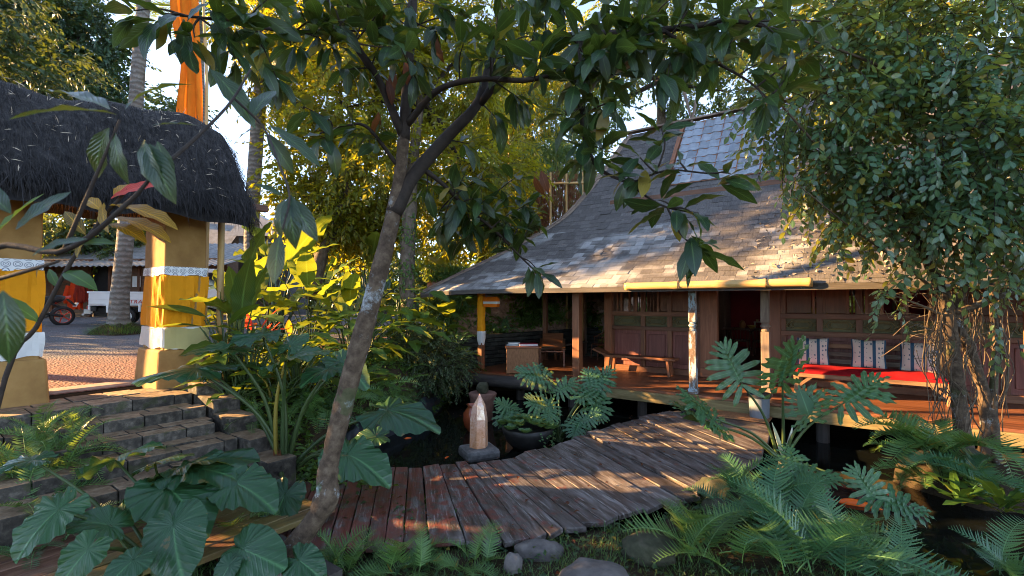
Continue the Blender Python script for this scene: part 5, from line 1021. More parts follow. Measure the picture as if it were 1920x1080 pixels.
def leafy(t, A, tip, Nrm, m=L_BIG, tm=None, base=None, rad=.014, bow=.12, rv=None, stretch=1.0, stalkm=M_STALK):
    A, tip = np.array(A), np.array(tip); L = np.linalg.norm(tip-A)*(.95 if m is L_BIG else 1); tm = tm or HEARTS[random.randrange(6)]
    b = Buf(); b.inst(tm, A, tip-A, np.array(Nrm, float), L, None if rv is None else [rv]); lf = t.part('leaf', b, m, smooth=True)
    if base is not None:
        base = np.array(base); mid = (A+base)/2+bow*np.linalg.norm(A-base)*nz(np.array([A[0]-base[0], A[1]-base[1], .0])+1e-6)*-.5+np.array([0, 0, bow*.6*np.linalg.norm(A-base)]); pts = crv([base, mid, A], 12)
        s_ = Buf(); s_.tube(pts, np.linspace(rad*1.7, rad*.7, 12), 8, cap=False); t.part('stalk', s_, stalkm, lf, smooth=True)
    return lf
UP = (0, 0, 1)
bA = gr(533, 900, -.22); tA = Thing('elephant_ear', 'tall elephant ear plant with long upright stalks beside the landing deck', 'plant', tuple(bA))
for (a, tp, nn) in (((368, 692, 5.0), (232, 692, 4.85), (.05, -.10, 1)), ((436, 657, 5.1), (332, 647, 4.9), (0, -.12, 1)), ((492, 628, 5.2), (398, 640, 5.0), (.15, -.15, 1)), ((536, 676, 5.0), (625, 638, 4.95), (-.15, -.12, 1)), ((545, 648, 5.3), (575, 612, 5.5), (-.2, -.8, .5)), ((618, 690, 5.2), (555, 712, 4.9), (.1, -.2, .9)), ((640, 680, 5.4), (700, 722, 5.3), (-.2, -.15, .9)), ((400, 700, 5.4), (455, 672, 5.6), (0, -.1, 1)), ((726, 769, 5.3), (836, 785, 5.15), (-.15, -.22, 1)), ((652, 852, 4.75), (742, 890, 4.6), (-.15, -.30, .95)), ((534, 928, 4.3), (496, 1010, 4.05), (.1, -.75, .65)), ((455, 925, 4.5), (415, 880, 4.6), (.2, -.5, .9)), ((705, 820, 5.6), (640, 830, 5.5), (0, -.4, 1))):
    leafy(tA, at(*a), at(*tp), nn, base=bA+np.array([random.uniform(-.08, .08), random.uniform(-.06, .06), .05]), rad=.017)
for q in range(4): s_ = Buf(); s_.inst(tm_leaf(6, .05, .8, -.1), bA+[random.uniform(-.06, .06), -.03, .05], [[random.uniform(-.3, .3), -.2, 1]], [[0, -1, .2]], .34); tA.part('sheath', s_, pm('red_brown_sheath', [(.10, .03, .015), (.2, .08, .03)], 6))
bB = at(300, 1030, 3.5); bB[2] = -.33; tB = Thing('elephant_ear', 'spreading elephant ear plant with huge drooping leaves in the lower left corner', 'plant', tuple(bB))
for i, (a, tp, nn) in enumerate((((316, 915, 3.7), (392, 972, 3.42), (-.1, -.10, 1)), ((325, 985, 3.3), (332, 1095, 3.05), (.05, -.70, .6)), ((217, 862, 3.9), (300, 814, 3.8), (-.10, .06, 1)), ((290, 868, 4.2), (362, 834, 4.2), (.0, .05, 1)), ((350, 872, 4.1), (486, 823, 4.1), (-.1, .05, 1)), ((352, 880, 3.95), (462, 868, 3.8), (-.1, -.1, 1)), ((440, 905, 3.8), (520, 935, 3.65), (-.1, -.3, .9)), ((110, 955, 3.2), (-5, 1050, 2.95), (.2, -.15, 1)), ((62, 862, 3.6), (-40, 872, 3.5), (.1, -.05, 1)), ((205, 985, 3.35), (110, 962, 3.25), (.1, -.25, .95)), ((165, 1030, 3.0), (95, 1110, 2.85), (.2, -.85, .5)), ((230, 960, 3.7), (300, 920, 3.9), (0, -.5, .9)), ((250, 1050, 3.0), (180, 1110, 2.8), (.0, -.8, .5)))):
    leafy(tB, at(*a), at(*tp), nn, base=bB+np.array([random.uniform(-.25, .15), random.uniform(-.1, .2), 0]), rad=.012)
bC = at(470, 1075, 3.35); bC[2] = -.33; tC = Thing('elephant_ear', 'small dark elephant ear plant at the foot of the leaning tree', 'plant', tuple(bC))
for (a, tp, nn) in (((455, 1030, 3.3), (530, 1060, 3.15), (0, -.7, .7)), ((560, 1050, 3.3), (610, 1085, 3.2), (0, -.6, .8)), ((430, 1060, 3.2), (400, 1110, 3.1), (0, -.8, .5))): leafy(tC, at(*a), at(*tp), nn, base=bC, rad=.010)

# ---------------------------------------------------------------- philodendrons
def lobed(nl=9, seed=0):
    r = np.random.default_rng(seed); b = Buf(); LB = tm_leaf(9, .115, .10, .22, .55, .42, wave=.6); core = tm_leaf(6, .20, .15, .1, .3); b.inst(core, [[-.02, 0, -.004]], [[1, 0, -.05]], [[0, 0, 1]], .92, [.5])
    for k_ in range(nl):
        t_ = k_/(nl-1); x = -.06+.84*t_; ang = R(142-118*t_**.8); L = (.44+.22*math.sin(math.pi*(t_*.75+.12)))*(1-.40*t_**2)
        for s in (-1, 1): b.inst(LB, [[x, 0, .002*k_]], [[math.cos(ang+r.normal()*.07), s*math.sin(ang), .10+r.normal()*.10]], [[0, -.1*s, 1]], L*(1+r.normal()*.08), [.5])
    b.inst(LB, [[.72, 0, 0]], [[1, 0, -.1]], [[0, 0, 1]], .32, [.5]); t_ = b.tmpl(); return t_
LOBED = [lobed(9, s) for s in range(4)]
def philo(lab, base, leaves, rad=.012):
    t = Thing('philodendron', lab, 'plant', tuple(base))
    for (a, tp, nn) in leaves: leafy(t, at(*a), at(*tp), nn, L_PHIL, LOBED[random.randrange(4)], np.array(base)+[random.uniform(-.05, .05), random.uniform(-.04, .04), 0], rad, .10, rv=random.random())
    return t
b1 = at(1468, 862, 5.15)
tP = philo('large philodendron with long stalked deeply cut leaves in front of the bridge end', b1, (((1388, 716, 5.1), (1352, 640, 5.25), (-.35, -.75, .55)), ((1467, 712, 5.0), (1492, 636, 4.7), (.25, -.55, -.75)), ((1583, 755, 5.0), (1655, 706, 5.0), (.25, -.25, .9)), ((1517, 778, 5.0), (1500, 728, 5.35), (.1, -.5, -.8)), ((1340, 785, 4.9), (1275, 735, 4.8), (-.35, -.40, .85)), ((1332, 795, 5.0), (1282, 770, 4.7), (-.3, -.5, .8)), ((1500, 888, 4.75), (1575, 905, 4.5), (.1, -.65, .75)), ((1478, 895, 4.7), (1455, 940, 4.45), (-.1, -.8, .6)), ((1490, 880, 4.8), (1480, 835, 5.0), (0, -.75, .65)), ((1520, 905, 4.7), (1545, 960, 4.45), (.1, -.7, .7)), ((1640, 935, 4.6), (1598, 872, 4.75), (-.2, -.7, .7)), ((1650, 935, 4.6), (1745, 965, 4.45), (.2, -.55, .85))))
s_ = Buf(); s_.tube(crv([b1+[.02, .02, -.75], b1+[-.03, 0, -.35], b1], 8), [.07, .08, .08, .07, .07, .06, .05, .04], 10, wob=.08)
tP.part('stem', s_, M_BARK, smooth=True)
for (px, py) in ((1448, 800), (1482, 805)): s_ = Buf(); s_.inst(tm_leaf(8, .055, 1.2, -.05), b1, at(px, py, 5.15)-b1, (0, -1, .1), 1.0*np.linalg.norm(at(px, py, 5.15)-b1)*1.15, [1.0]); tP.part('new_leaf', s_, leafm('yellow_green_shoot', [(.20, .24, .04)], .3, (.5, .5, .05), .4, .2))
b2 = gr(1052, 838, -.6); b2[1] += .3
philo('philodendron clump with sunlit yellow green leaves growing from the pond behind the bowl', b2, (((1012, 712, 8.6), (1010, 682, 9.0), (.1, -.7, .7)), ((1020, 706, 8.5), (968, 700, 8.3), (0, -.7, .8)), ((1045, 735, 8.4), (1082, 712, 8.4), (0, -.6, .8)), ((1028, 762, 8.0), (985, 752, 7.8), (.1, -.75, .7)), ((1032, 762, 8.0), (1025, 795, 7.7), (.1, -.75, .7)), ((1110, 735, 8.3), (1078, 752, 8.0), (-.3, -.7, .6)), ((1112, 728, 8.4), (1148, 690, 8.5), (-.25, -.7, .6)), ((1110, 725, 8.4), (1100, 690, 8.6), (-.3, -.7, .6)), ((1088, 790, 7.9), (1072, 822, 7.6), (-.1, -.75, .65)), ((1092, 788, 7.9), (1125, 775, 7.8), (-.1, -.75, .65)), ((952, 768, 8.2), (935, 800, 7.9), (-.1, -.7, .7)), ((956, 765, 8.2), (928, 750, 8.2), (-.1, -.7, .7)), ((958, 772, 8.2), (975, 798, 7.9), (0, -.7, .7)), ((1118, 745, 8.3), (1125, 792, 8.0), (0, -.8, .6))), .012)

# ---------------------------------------------------------------- ferns
PIN, PINT = tm_leaf(2, .085, .2, .15, .3), tm_tooth(9, .085)
def frond(n, w, e0, e1, pin, seed=0, pr=.0, tw=.25):
    """a unit length frond in the xz plane from the origin, arching from elevation e0 to e1"""
    r = np.random.default_rng(seed); m = 40; s = np.linspace(0, 1, m); el = R(e0)+(R(e1)-R(e0))*s**1.2; side = .10*math.sin(seed*2.0)*s**2
    P = np.stack([np.cumsum(np.cos(el))/m, side, np.cumsum(np.sin(el))/m], -1); b = Buf(); ss = np.linspace(.14, .99, n); Pq = np.stack([np.interp(ss, s, P[:, i]) for i in range(3)], -1); T = nz(np.gradient(P, axis=0)); Tq = nz(np.stack([np.interp(ss, s, T[:, i]) for i in range(3)], -1)); Nq = np.cross(Tq, [0, 1., 0])*-1
    L = w*np.sin(math.pi*(ss*.80+.17))**.75*(1+.08*r.normal(size=n)); L = np.maximum(L, .012)
    for sd in (-1, 1): X = np.array([0, sd, 0])*1.0+Tq*.42+Nq*(-.12-.1*r.random((n, 1)))+r.normal(size=(n, 3))*.05; b.inst(pin, Pq, X, Nq+np.array([0, sd*tw, 0]), L, .5+.4*r.normal(size=n)*.3)
    t_ = np.interp(np.linspace(0, 1, 12), s, np.arange(m)).astype(int); b.tube(P[t_], np.linspace(.0075, .002, 12), 4, cap=False); return b.mesh('frond')
SWORD = [frond(30, .14, e0, e1, PIN, s) for s, (e0, e1) in enumerate(((70, -30), (55, -50), (40, -40), (80, 5)))]
LACE = [frond(21, .25, e0, e1, PINT, s+9) for s, (e0, e1) in enumerate(((60, -25), (42, -35), (30, -30), (72, 0)))]
BOLD = [frond(27, .22, e0, e1, tm_leaf(4, .075, .25, .22, .3), s+19) for s, (e0, e1) in enumerate(((58, -30), (42, -45), (62, -60)))]
def fern(lab, base, n, L, kinds, m, spread=(0, 6.283), up=0.0, seed=0, cat='fern', group=None, jit=.12):
    r = np.random.default_rng(seed); t = Thing('fern', lab, cat, tuple(base), 0, group)
    for i in range(n):
        me = kinds[int(r.integers(0, len(kinds)))]
        if not me.materials: me.materials.append(m)
        o = bpy.data.objects.new('frond', me); C.objects.link(o); o.parent = t.o; a = spread[0]+(spread[1]-spread[0])*(i+.5*r.random())/n
        o.rotation_euler = (r.normal()*.15, -up*r.random()+r.normal()*.12, a); s = L*(.7+.5*r.random()); o.scale = (s, s, s); o.location = (r.normal()*jit*L, r.normal()*jit*L, r.random()*.04)
        if o.data.materials[0] is not m: o.material_slots[0].link = 'OBJECT'; o.material_slots[0].material = m
    return t
def gz(px, py, Y, z=None):
    q = at(px, py, Y); q[2] = yz(q[0], q[1]) if z is None else z; return q
FERNS = [  # label, base, fronds, length, kind, material, spread
 ('lacy fern clump at the bottom right, nearest the camera', gz(1500, 1120, 3.7, -.25), 15, .75, LACE, L_FERND),
 ('lacy fern clump below the large philodendron', gz(1430, 1010, 4.5, -.3), 15, .72, LACE, L_FERND),
 ('lacy fern clump at the bottom edge right of the dark flat stone', gz(1340, 1060, 3.9, -.3), 13, .66, LACE, L_FERN),
 ('lacy fern clump reaching over the water towards the koi', gz(1555, 1030, 4.1, -.32), 12, .60, LACE, L_FERND),
 ('lacy fern clump at the lower right with fronds low over the black water', gz(1660, 1095, 3.7, -.35), 9, .48, LACE, L_FERND),
 ('lacy fern at the roots of the philodendron against the bridge edge', gz(1400, 930, 4.9, -.2), 10, .52, LACE, L_FERND),
 ('lacy fern frond tuft in the bottom right corner', gz(1900, 1060, 3.9, -.55), 6, .55, LACE, L_FERND),
 ('fern clump growing in front of the bridge planks at bottom centre', gz(765, 1040, 3.75, -.35), 12, .52, LACE, L_FERN),
 ('fern tuft under the bridge edge right of the fern clump', gz(880, 1035, 3.8, -.35), 8, .34, LACE, L_FERN),
 ('fern tuft beside the base of the leaning tree', gz(640, 1050, 3.7, -.35), 12, .46, LACE, L_FERN),
 ('fern between the big leaf and the leaning trunk', gz(430, 960, 4.2, -.3), 11, .42, LACE, L_FERN),
 ('large bold green fern left of the right tree roots', gz(1760, 850, 5.7, -.15), 11, .95, BOLD, L_FERN),
 ('bold green fern below the right tree over the water', gz(1750, 895, 5.5, -.35), 8, .62, BOLD, L_FERN),
 ('bold drooping fern in front of the right tree roots', gz(1830, 880, 5.2, -.25), 8, .70, BOLD, L_FERND),
 ('sunlit sword fern spilling over the left end of the steps', gz(60, 770, 4.4, .15), 16, .75, SWORD, L_FERN),
 ('sword fern under the left pillar beside the steps', gz(20, 830, 4.0, -.05), 14, .65, SWORD, L_FERN),
 ('sword fern below the steps in the shade of the big leaves', gz(60, 930, 3.7, -.25), 12, .50, SWORD, L_FERND),
 ('lacy fern beside the foot of the steps', gz(270, 905, 4.4, -.28), 12, .48, LACE, L_FERN),
 ('light green fern right of the side blocks of the steps', gz(470, 775, 6.0, .12), 13, .62, SWORD, L_FERN),
 ('sunlit fern on the bank between the steps and the tall elephant ear', gz(550, 750, 6.4, .10), 14, .7, SWORD, L_FERN),
 ('fern on the bank left of the leaning trunk', gz(610, 745, 6.9, .0), 12, .7, SWORD, L_FERND),
 ('feathery fern right of the leaning trunk above the liner', gz(705, 735, 8.2, -.1), 14, .85, SWORD, L_FERN),
 ('feathery fern behind the leaning trunk', gz(730, 690, 9.4, .1), 12, .8, SWORD, L_FERN),
 ('dark fern at the foot of the bank wall left of the post cloth', gz(850, 640, 12.6, .6), 12, .8, SWORD, L_FERND),
 ('fern on the brick wall behind the chest', gz(940, 612, 13.6, .9), 12, .8, SWORD, L_FERND),
 ('fern on the brick wall behind the rail bench', gz(1045, 600, 15.2, 1.0), 13, .9, SWORD, L_FERN),
 ('fern growing behind the round backed chair', gz(1110, 610, 17, .9), 12, 1.0, SWORD, L_FERN),
 ('fern on the shore just below the round shrub', gz(835, 745, 10.6, -.35), 12, .6, SWORD, L_FERND),
 ('fern at the water edge left of the veranda log', gz(845, 700, 11.9, -.1), 12, .7, SWORD, L_FERN),
 ('fern on the shore between liner and round shrub', gz(770, 765, 9.6, -.3), 12, .6, SWORD, L_FERND),
 ('tall fern clump hiding the left end of the upper steps', gz(105, 775, 4.75, .35), 16, .62, SWORD, L_FERN),
 ('dense fern clump at the left end of the middle steps', gz(75, 850, 4.3, .1), 16, .66, SWORD, L_FERN),
 ('fern clump at the lower left end of the steps, below the middle clump', gz(120, 900, 4.2, -.1), 14, .5, SWORD, L_FERND),
 ('large feathery fern on the bank under the leaning trunk', gz(690, 700, 7.9, .05), 15, .95, SWORD, L_FERN),
 ('feathery fern at the water edge behind the black liner', gz(745, 745, 8.8, -.2), 14, .75, SWORD, L_FERN),
 ('bold fern on the bank between the tall elephant ear and the leaning trunk', gz(600, 700, 6.9, .05), 12, .8, BOLD, L_FERN),
 ('bold fern over the stony edge of the little island under the fig tree', gz(1705, 885, 6.0, -.2), 10, .6, BOLD, L_FERND),
 ('low fern at the water line of the fig tree island', gz(1690, 905, 5.9, -.5), 9, .42, SWORD, L_FERN),
 ('epiphyte fern hanging under the left corner of the eave', at(935, 565, 12.0), 8, .45, BOLD, L_FERN)]
for i, (lab, base, n, L, kd, m) in enumerate(FERNS): fern(lab, base, n, L, kd, m, seed=i+1, jit=.16)
# strap leaved bird's nest ferns by the right tree
STRAP = tm_leaf(9, .095, .25, .28, .55, .55, wave=.3)
for i, (lab, base, n, L) in enumerate((("bird's nest fern with broad strap leaves at the right edge", gz(1880, 905, 4.9, -.35), 13, .60), ("small bird's nest fern hanging over the water before the right tree", gz(1795, 925, 5.0, -.3), 9, .42))):
    b = Buf(); th_ = np.arange(n)*2.399; b.inst(STRAP, np.repeat(np.array(base)[None], n, 0)+rng.normal(size=(n, 3))*.03, np.stack([np.cos(th_), np.sin(th_), .35+rng.random(n)*.9], -1), np.stack([-np.cos(th_)*.6, -np.sin(th_)*.6, th_*0+1], -1), L*rng.uniform(.8, 1.2, n)); t = Thing('strap_fern', lab, 'fern', tuple(base)); t.part('foliage', b, L_UND, smooth=True)

# ---------------------------------------------------------------- broad leaved plants on the bank
PADDLE = tm_leaf(12, .17, .20, .35, .45, .65, wave=.25); PAD2 = tm_leaf(8, .20, .18, .30, .42, .8, wave=.2)
def clump(name, lab, cat, base, n, hgt_, L, m, tm=PADDLE, spread=.5, lean=(0, 0), seed=0, group=None, upright=.8, stalk=.012):
    r = np.random.default_rng(seed); t = Thing(name, lab, cat, tuple(base), 0, group); lb_, sb = Buf(), Buf(); base = np.array(base)
    for i in range(n):
        a = i*2.4+r.normal()*.4; q = math.sqrt((i+.5)/n); e = base+np.array([spread*q*math.cos(a)+lean[0]*q, spread*q*math.sin(a)+lean[1]*q, hgt_*(.45+.55*r.random())*(1.05-.35*q)]); s0 = base+np.array([.10*math.cos(a), .10*math.sin(a), 0])*q
        sb.tube(crv([s0, (s0*.45+e*.55)+np.array([-.1*spread*math.cos(a), -.1*spread*math.sin(a), .08*hgt_]), e], 6), np.linspace(stalk*1.5, stalk*.6, 6), 6, cap=False)
        d = np.array([math.cos(a)*(1-upright*.6), math.sin(a)*(1-upright*.6), upright*(1.1-q)+r.normal()*.15]); lb_.inst(tm, e, d, np.array([-math.cos(a)*d[2], -math.sin(a)*d[2], 1.0])+r.normal(size=3)*.25, L*(.7+.5*r.random()), [r.random()])
    t.part('foliage', lb_, m, smooth=True); t.part('stalks', sb, M_STALK); return t
BK_ = 'broad leaved plants on the bank'
clump('heliconia', 'tall upright heliconia with sunlit paddle leaves beside the right gate pillar', 'plant', gz(452, 650, 7.0), 8, 1.5, .85, L_BAN, spread=.25, seed=1, upright=1.6)
clump('heliconia', 'heliconia with long yellow green leaves in the middle of the bank', 'plant', gz(580, 600, 9.9), 11, 1.9, .95, L_BAN, spread=.7, seed=2, upright=.9)
clump('heliconia', 'heliconia leaning over the bank just left of the leaning trunk', 'plant', gz(655, 600, 10.2), 11, 1.6, .95, L_BAN, spread=.7, seed=3, upright=1.0)
clump('canna', 'low leafy canna glowing in the sun behind the tall elephant ear', 'plant', gz(470, 690, 6.7), 22, .95, .45, L_UND, PAD2, .5, seed=4, upright=.5)
clump('canna', 'dense canna clump on the bank under the heliconias', 'plant', gz(545, 650, 7.6), 22, .85, .5, L_UND, PAD2, .65, seed=5, upright=.4)
clump('canna', 'dark leaved canna clump in the shade before the rear trunk', 'plant', gz(655, 650, 8.6), 22, .75, .55, L_UND, PAD2, .7, seed=6, upright=.3)
clump('canna', 'broad leaved plant growing round the foot of the ivy clad trunk', 'plant', gz(745, 640, 10.6), 20, 1.5, .7, L_UND, PAD2, .6, seed=7, upright=.2)
clump('canna', 'broad leaved plant right of the ivy clad trunk', 'plant', gz(800, 640, 11.6), 15, 1.7, .7, L_UND, PAD2, .6, seed=8, upright=.1)
clump('banana_plant', 'banana plant with long arching leaves at the back of the bank', 'plant', gz(520, 590, 12.0), 9, 3.0, 1.7, L_BAN, spread=.9, seed=9, upright=1.0, stalk=.03)
clump('banana_plant', 'banana plant left of the leaning rear trunk with bright leaves', 'plant', gz(600, 590, 14.5), 9, 3.3, 1.7, L_BAN, spread=1.1, seed=10, upright=1.0, stalk=.03)
clump('banana_plant', 'banana plant between the two rear trunks', 'plant', gz(690, 600, 13.5), 10, 3.0, 1.6, L_BAN, spread=1.1, seed=11, upright=.9, stalk=.03)
clump('banana_plant', 'young banana plant close behind the right gate pillar', 'plant', gz(430, 600, 9.6), 8, 1.3, 1.0, L_BAN, spread=.5, seed=12, upright=.9, stalk=.02)
clump('banana_plant', 'banana plant right of the ivy clad trunk beside the roof corner', 'plant', gz(850, 600, 15.0), 9, 2.6, 1.4, L_BAN, spread=1.0, seed=13, upright=.8, stalk=.03)
clump('banana_plant', 'low banana plant filling the gap right of the gate pillar', 'plant', gz(500, 600, 10.5), 12, 1.7, 1.2, L_BAN, spread=.9, seed=21, upright=.7, stalk=.02)
clump('canna', 'shaded broad leaved plant behind the round shrub', 'plant', gz(830, 650, 11.9), 20, 1.2, .6, L_UND, PAD2, .7, seed=22, upright=.2)
clump('canna', 'leafy plant in the middle of the bank behind the feathery fern', 'plant', gz(690, 660, 9.2), 24, 1.2, .62, L_UND, PAD2, .75, seed=23, upright=.3)
clump('canna', 'leafy plant half hidden by the leaning trunk', 'plant', gz(640, 690, 7.6), 24, .65, .5, L_UND, PAD2, .65, seed=24, upright=.35)
clump('canna', 'leafy plant at the foot of the ivy clad trunk, nearest the pond', 'plant', gz(770, 690, 10.2), 22, 1.0, .55, L_UND, PAD2, .65, seed=25, upright=.2)
clump('canna', 'leafy plant on the bank behind the tall elephant ear stalks', 'plant', gz(560, 690, 7.0), 24, .9, .5, L_UND, PAD2, .6, seed=26, upright=.4)
clump('cordyline', 'red leaved cordyline in the middle of the bank', 'plant', gz(480, 620, 8.6), 9, .9, .5, L_RED, tm_leaf(6, .10, .3, .3), .25, seed=14, upright=1.2)
clump('cordyline', 'small orange red cordyline under the heliconia leaves', 'plant', gz(545, 640, 7.9), 8, .7, .4, L_CROT, tm_leaf(6, .12, .3, .3), .25, seed=15, upright=1.0)
clump('canna', 'glowing yellow leaved plant pressed against the right gate pillar', 'plant', gz(425, 690, 6.75), 16, 1.25, .55, L_UND, tm_leaf(8, .12, .2, .3), .34, lean=(-.1, -.1), seed=16, upright=.5)
clump('canna', 'bright low plant beside the side blocks of the steps', 'plant', gz(440, 740, 6.3), 20, .5, .32, L_UND, PAD2, .35, seed=17, upright=.5)
clump('canna', 'low sunlit plant on the bank above the fern', 'plant', gz(520, 715, 6.6), 22, .6, .38, L_UND, PAD2, .45, seed=18, upright=.5)
# shrub
def spray_set(leaf, ls, L, nl, droop, k=4, opp=False, tw=(.006, .002)):
    out = []
    for i in range(k): t_, P = tm_spray(nl, L, leaf, ls, droop, seed=i+3, opp=opp); out.append((t_, tm_tubes(P, *tw)))
    return out
LO = tm_lo(); LO2 = tm_lo(.3, .3, .15); SMALL = spray_set(tm_lo(.34), .055, .28, 12, .3); 
c0 = gz(800, 720, 10.4); t = Thing('round_shrub', 'rounded small leaved shrub on the left shore of the pond', 'shrub', tuple(c0)); bl, bw = Buf(), Buf(); crown(bl, bw, [(c0+[0, 0, .35], (.85, .75, .62), 620), (c0+[-.25, 0, .65], (.5, .5, .4), 200)], SMALL, .2, shell=.6, seed=5); limbs(bw, c0-[0, 0, .2], [c0+[x, y, .5] for x in (-.4, 0, .4) for y in (-.3, .2)], .03, .01); t.part('foliage', bl, leafm('shrub_leaf', [(.03, .06, .025), (.06, .09, .035), (.10, .12, .05)], .3, (.3, .36, .05), .5, .3)); t.part('branches', bw, M_TWIG)
# creepers on the bank wall and the bank: nobody could count them
b = Buf(); cw = crv(BK, 400); n = 26000; i = rng.integers(0, 400, n); z = rng.uniform(-.3, 2.85, n); keep = (hnoise(cw[i, 0]*1.0, z*1.3+cw[i, 1], 2.2)+rng.normal(size=n)*.10 > .10)|(z > 2.4)|(z < .6); i, z = i[keep], z[keep]; n = len(i); P = cw[i]+np.stack([rng.normal(size=n)*.12, -.06-.16*rng.random(n), z], -1); b.inst(LO2, P, rng.normal(size=(n, 3))*[1, .4, 1]+[0, -.2, -.6], rng.normal(size=(n, 3))*.4+[0.2, -1, .4], rng.uniform(.07, .15, n))
struct('creepers', b, L_UND, kind='stuff', label='dark green creepers covering the earth bank wall')
b = Buf(); n = 24000; X = rng.uniform(-6.0, -1.2, n); Y = rng.uniform(5.2, 13, n); gd = (X-GP[0])*gN[0]+(Y-GP[1])*gN[1]; gaa = (X-GP[0])*gD[0]+(Y-GP[1])*gD[1]; pd = pond_d(X, Y); kp = (pd > -.22)&(gaa > .45)&(gd > -2.5)&~((gd < .3)&(gaa < .8)); X, Y = X[kp], Y[kp]; n = len(X); b.inst(LO2, np.stack([X, Y, np.maximum(hgt(X, Y), -.56)+rng.uniform(.0, .16, n)], -1), rng.normal(size=(n, 3))*[1, 1, .3], rng.normal(size=(n, 3))*.4+[0, -.2, 1], rng.uniform(.05, .13, n)); struct('bank_ground_cover', b, L_UND, kind='stuff', label='low leafy ground cover on the sloping bank')
# grass by the water at the bottom
BL = Buf(); BL.add([(0, .018, 0), (0, -.018, 0), (.5, .014, .0), (.5, -.014, .0), (1, 0, -.22)], [[0, 1, 3, 2], [2, 3, 4]], [(0, 1, 0), (0, -1, 0), (.5, 1, 0), (.5, -1, 0), (1, 0, 0)], 0); BL = BL.tmpl()
b = Buf(); n = 20000; X = rng.uniform(-3.4, 3.2, n); Y = rng.uniform(2.9, 5.4, n); pd = pond_d(X, Y); kp = (pd > -.05)&(hnoise(X, Y, 5)+rng.normal(size=n)*.15 > -.22); X, Y = X[kp], Y[kp]; n = len(X)
th_ = rng.random(n)*6.28; b.inst(BL, np.stack([X, Y, hgt(X, Y)-.01], -1), np.stack([np.cos(th_)*.6, np.sin(th_)*.6, .5+rng.random(n)], -1), np.stack([-np.cos(th_), -np.sin(th_), th_*0+.6], -1), rng.uniform(.06, .17, n)); struct('grass', b, L_FERN, kind='stuff', label='short grass at the water edge')
b = Buf(); n = 5200; X = rng.uniform(-3.6, 3.4, n); Y = rng.uniform(2.8, 5.4, n); pd = pond_d(X, Y); kp = pd > -.1; X, Y = X[kp], Y[kp]; n = len(X); b.inst(LO2, np.stack([X, Y, hgt(X, Y)+rng.uniform(0, .09, n)], -1), rng.normal(size=(n, 3))*[1, 1, .3], rng.normal(size=(n, 3))*.4+[0, 0, 1], rng.uniform(.03, .075, n)); struct('ground_cover', b, L_DARK, kind='stuff', label='small leafy weeds among the grass')
# ---------------------------------------------------------------- the leaning tree in the foreground
ht = Thing('magnolia_tree', 'leaning foreground tree with lichen spotted trunk and big dark glossy leaves', 'tree', tuple(at(512, 1085, 3.55)))
tk = [(488, 1120, 3.5, .115), (530, 1050, 3.55, .10), (582, 985, 3.6, .085), (612, 935, 3.62, .105), (614, 890, 3.65, .088), (622, 850, 3.66, .082), (650, 735, 3.68, .086), (682, 620, 3.7, .086), (706, 530, 3.7, .080), (735, 415, 3.73, .072), (750, 335, 3.75, .062), (757, 255, 3.76, .050)]
def pth(l, n): P = crv([[*at(a, b_, Y), r_] for a, b_, Y, r_ in l], n); return P[:, :3], P[:, 3]
tb = Buf(); P, r_ = pth(tk, 60); r_ = r_*.84*(1+.04*np.sin(np.arange(60)*.9)+.03*np.sin(np.arange(60)*2.3)); tb.tube(P, r_, 18, wob=.035); ht.part('trunk', tb, M_HEROBARK, smooth=True)
BR = [[(738, 400, 3.73, .066), (775, 330, 3.78, .056), (840, 255, 3.85, .048), (895, 195, 3.9, .040), (915, 130, 3.95, .032), (945, 50, 4.0, .026), (965, -60, 4.0, .02)],
      [(757, 262, 3.76, .046), (764, 150, 3.75, .040), (770, 60, 3.7, .036), (780, -80, 3.6, .03)],
      [(755, 255, 3.76, .034), (715, 160, 3.6, .030), (660, 75, 3.4, .026), (610, 0, 3.2, .022), (560, -60, 3.0, .02)],
      [(762, 235, 3.76, .030), (820, 170, 3.6, .024), (900, 148, 3.45, .021), (990, 150, 3.3, .018), (1080, 125, 3.2, .015), (1160, 115, 3.1, .010)],
      [(900, 195, 3.9, .034), (985, 90, 3.7, .030), (1070, 68, 3.5, .028), (1160, 62, 3.3, .024), (1280, 52, 3.1, .020), (1380, 40, 3.0, .014), (1470, 60, 2.95, .010)],
      [(1085, 70, 3.5, .020), (1095, 170, 3.3, .016), (1092, 240, 3.2, .014), (1120, 312, 3.1, .012), (1180, 345, 3.0, .009), (1240, 385, 2.95, .007), (1310, 400, 2.9, .005)],
      [(785, 310, 3.8, .024), (830, 345, 3.9, .018), (870, 385, 4.0, .015), (925, 430, 4.1, .012), (965, 470, 4.2, .009), (1010, 515, 4.2, .006)],
      [(745, 310, 3.75, .018), (690, 240, 3.6, .012), (650, 235, 3.5, .008), (600, 250, 3.4, .006)],
      [(640, 55, 3.35, .018), (560, 60, 3.1, .014), (480, 50, 2.9, .010), (390, 35, 2.7, .008), (300, 25, 2.55, .006)],
      [(1240, 55, 3.15, .014), (1330, 110, 3.0, .010), (1400, 150, 2.95, .007), (1440, 185, 2.9, .005)],
      [(1180, 345, 3.0, .008), (1250, 320, 2.9, .006), (1330, 325, 2.85, .005), (1365, 320, 2.8, .004)]]
bb = Buf(); BPTS = []
for l in BR: P, r_ = pth(l, 30); bb.tube(P, r_, 10, wob=.03); BPTS.append(P)
BP = np.concatenate(BPTS)
HL = [tm_leaf(8, .165+.02*i, .16, .20+.14*i, .56, .85, wave=.15) for i in range(3)]
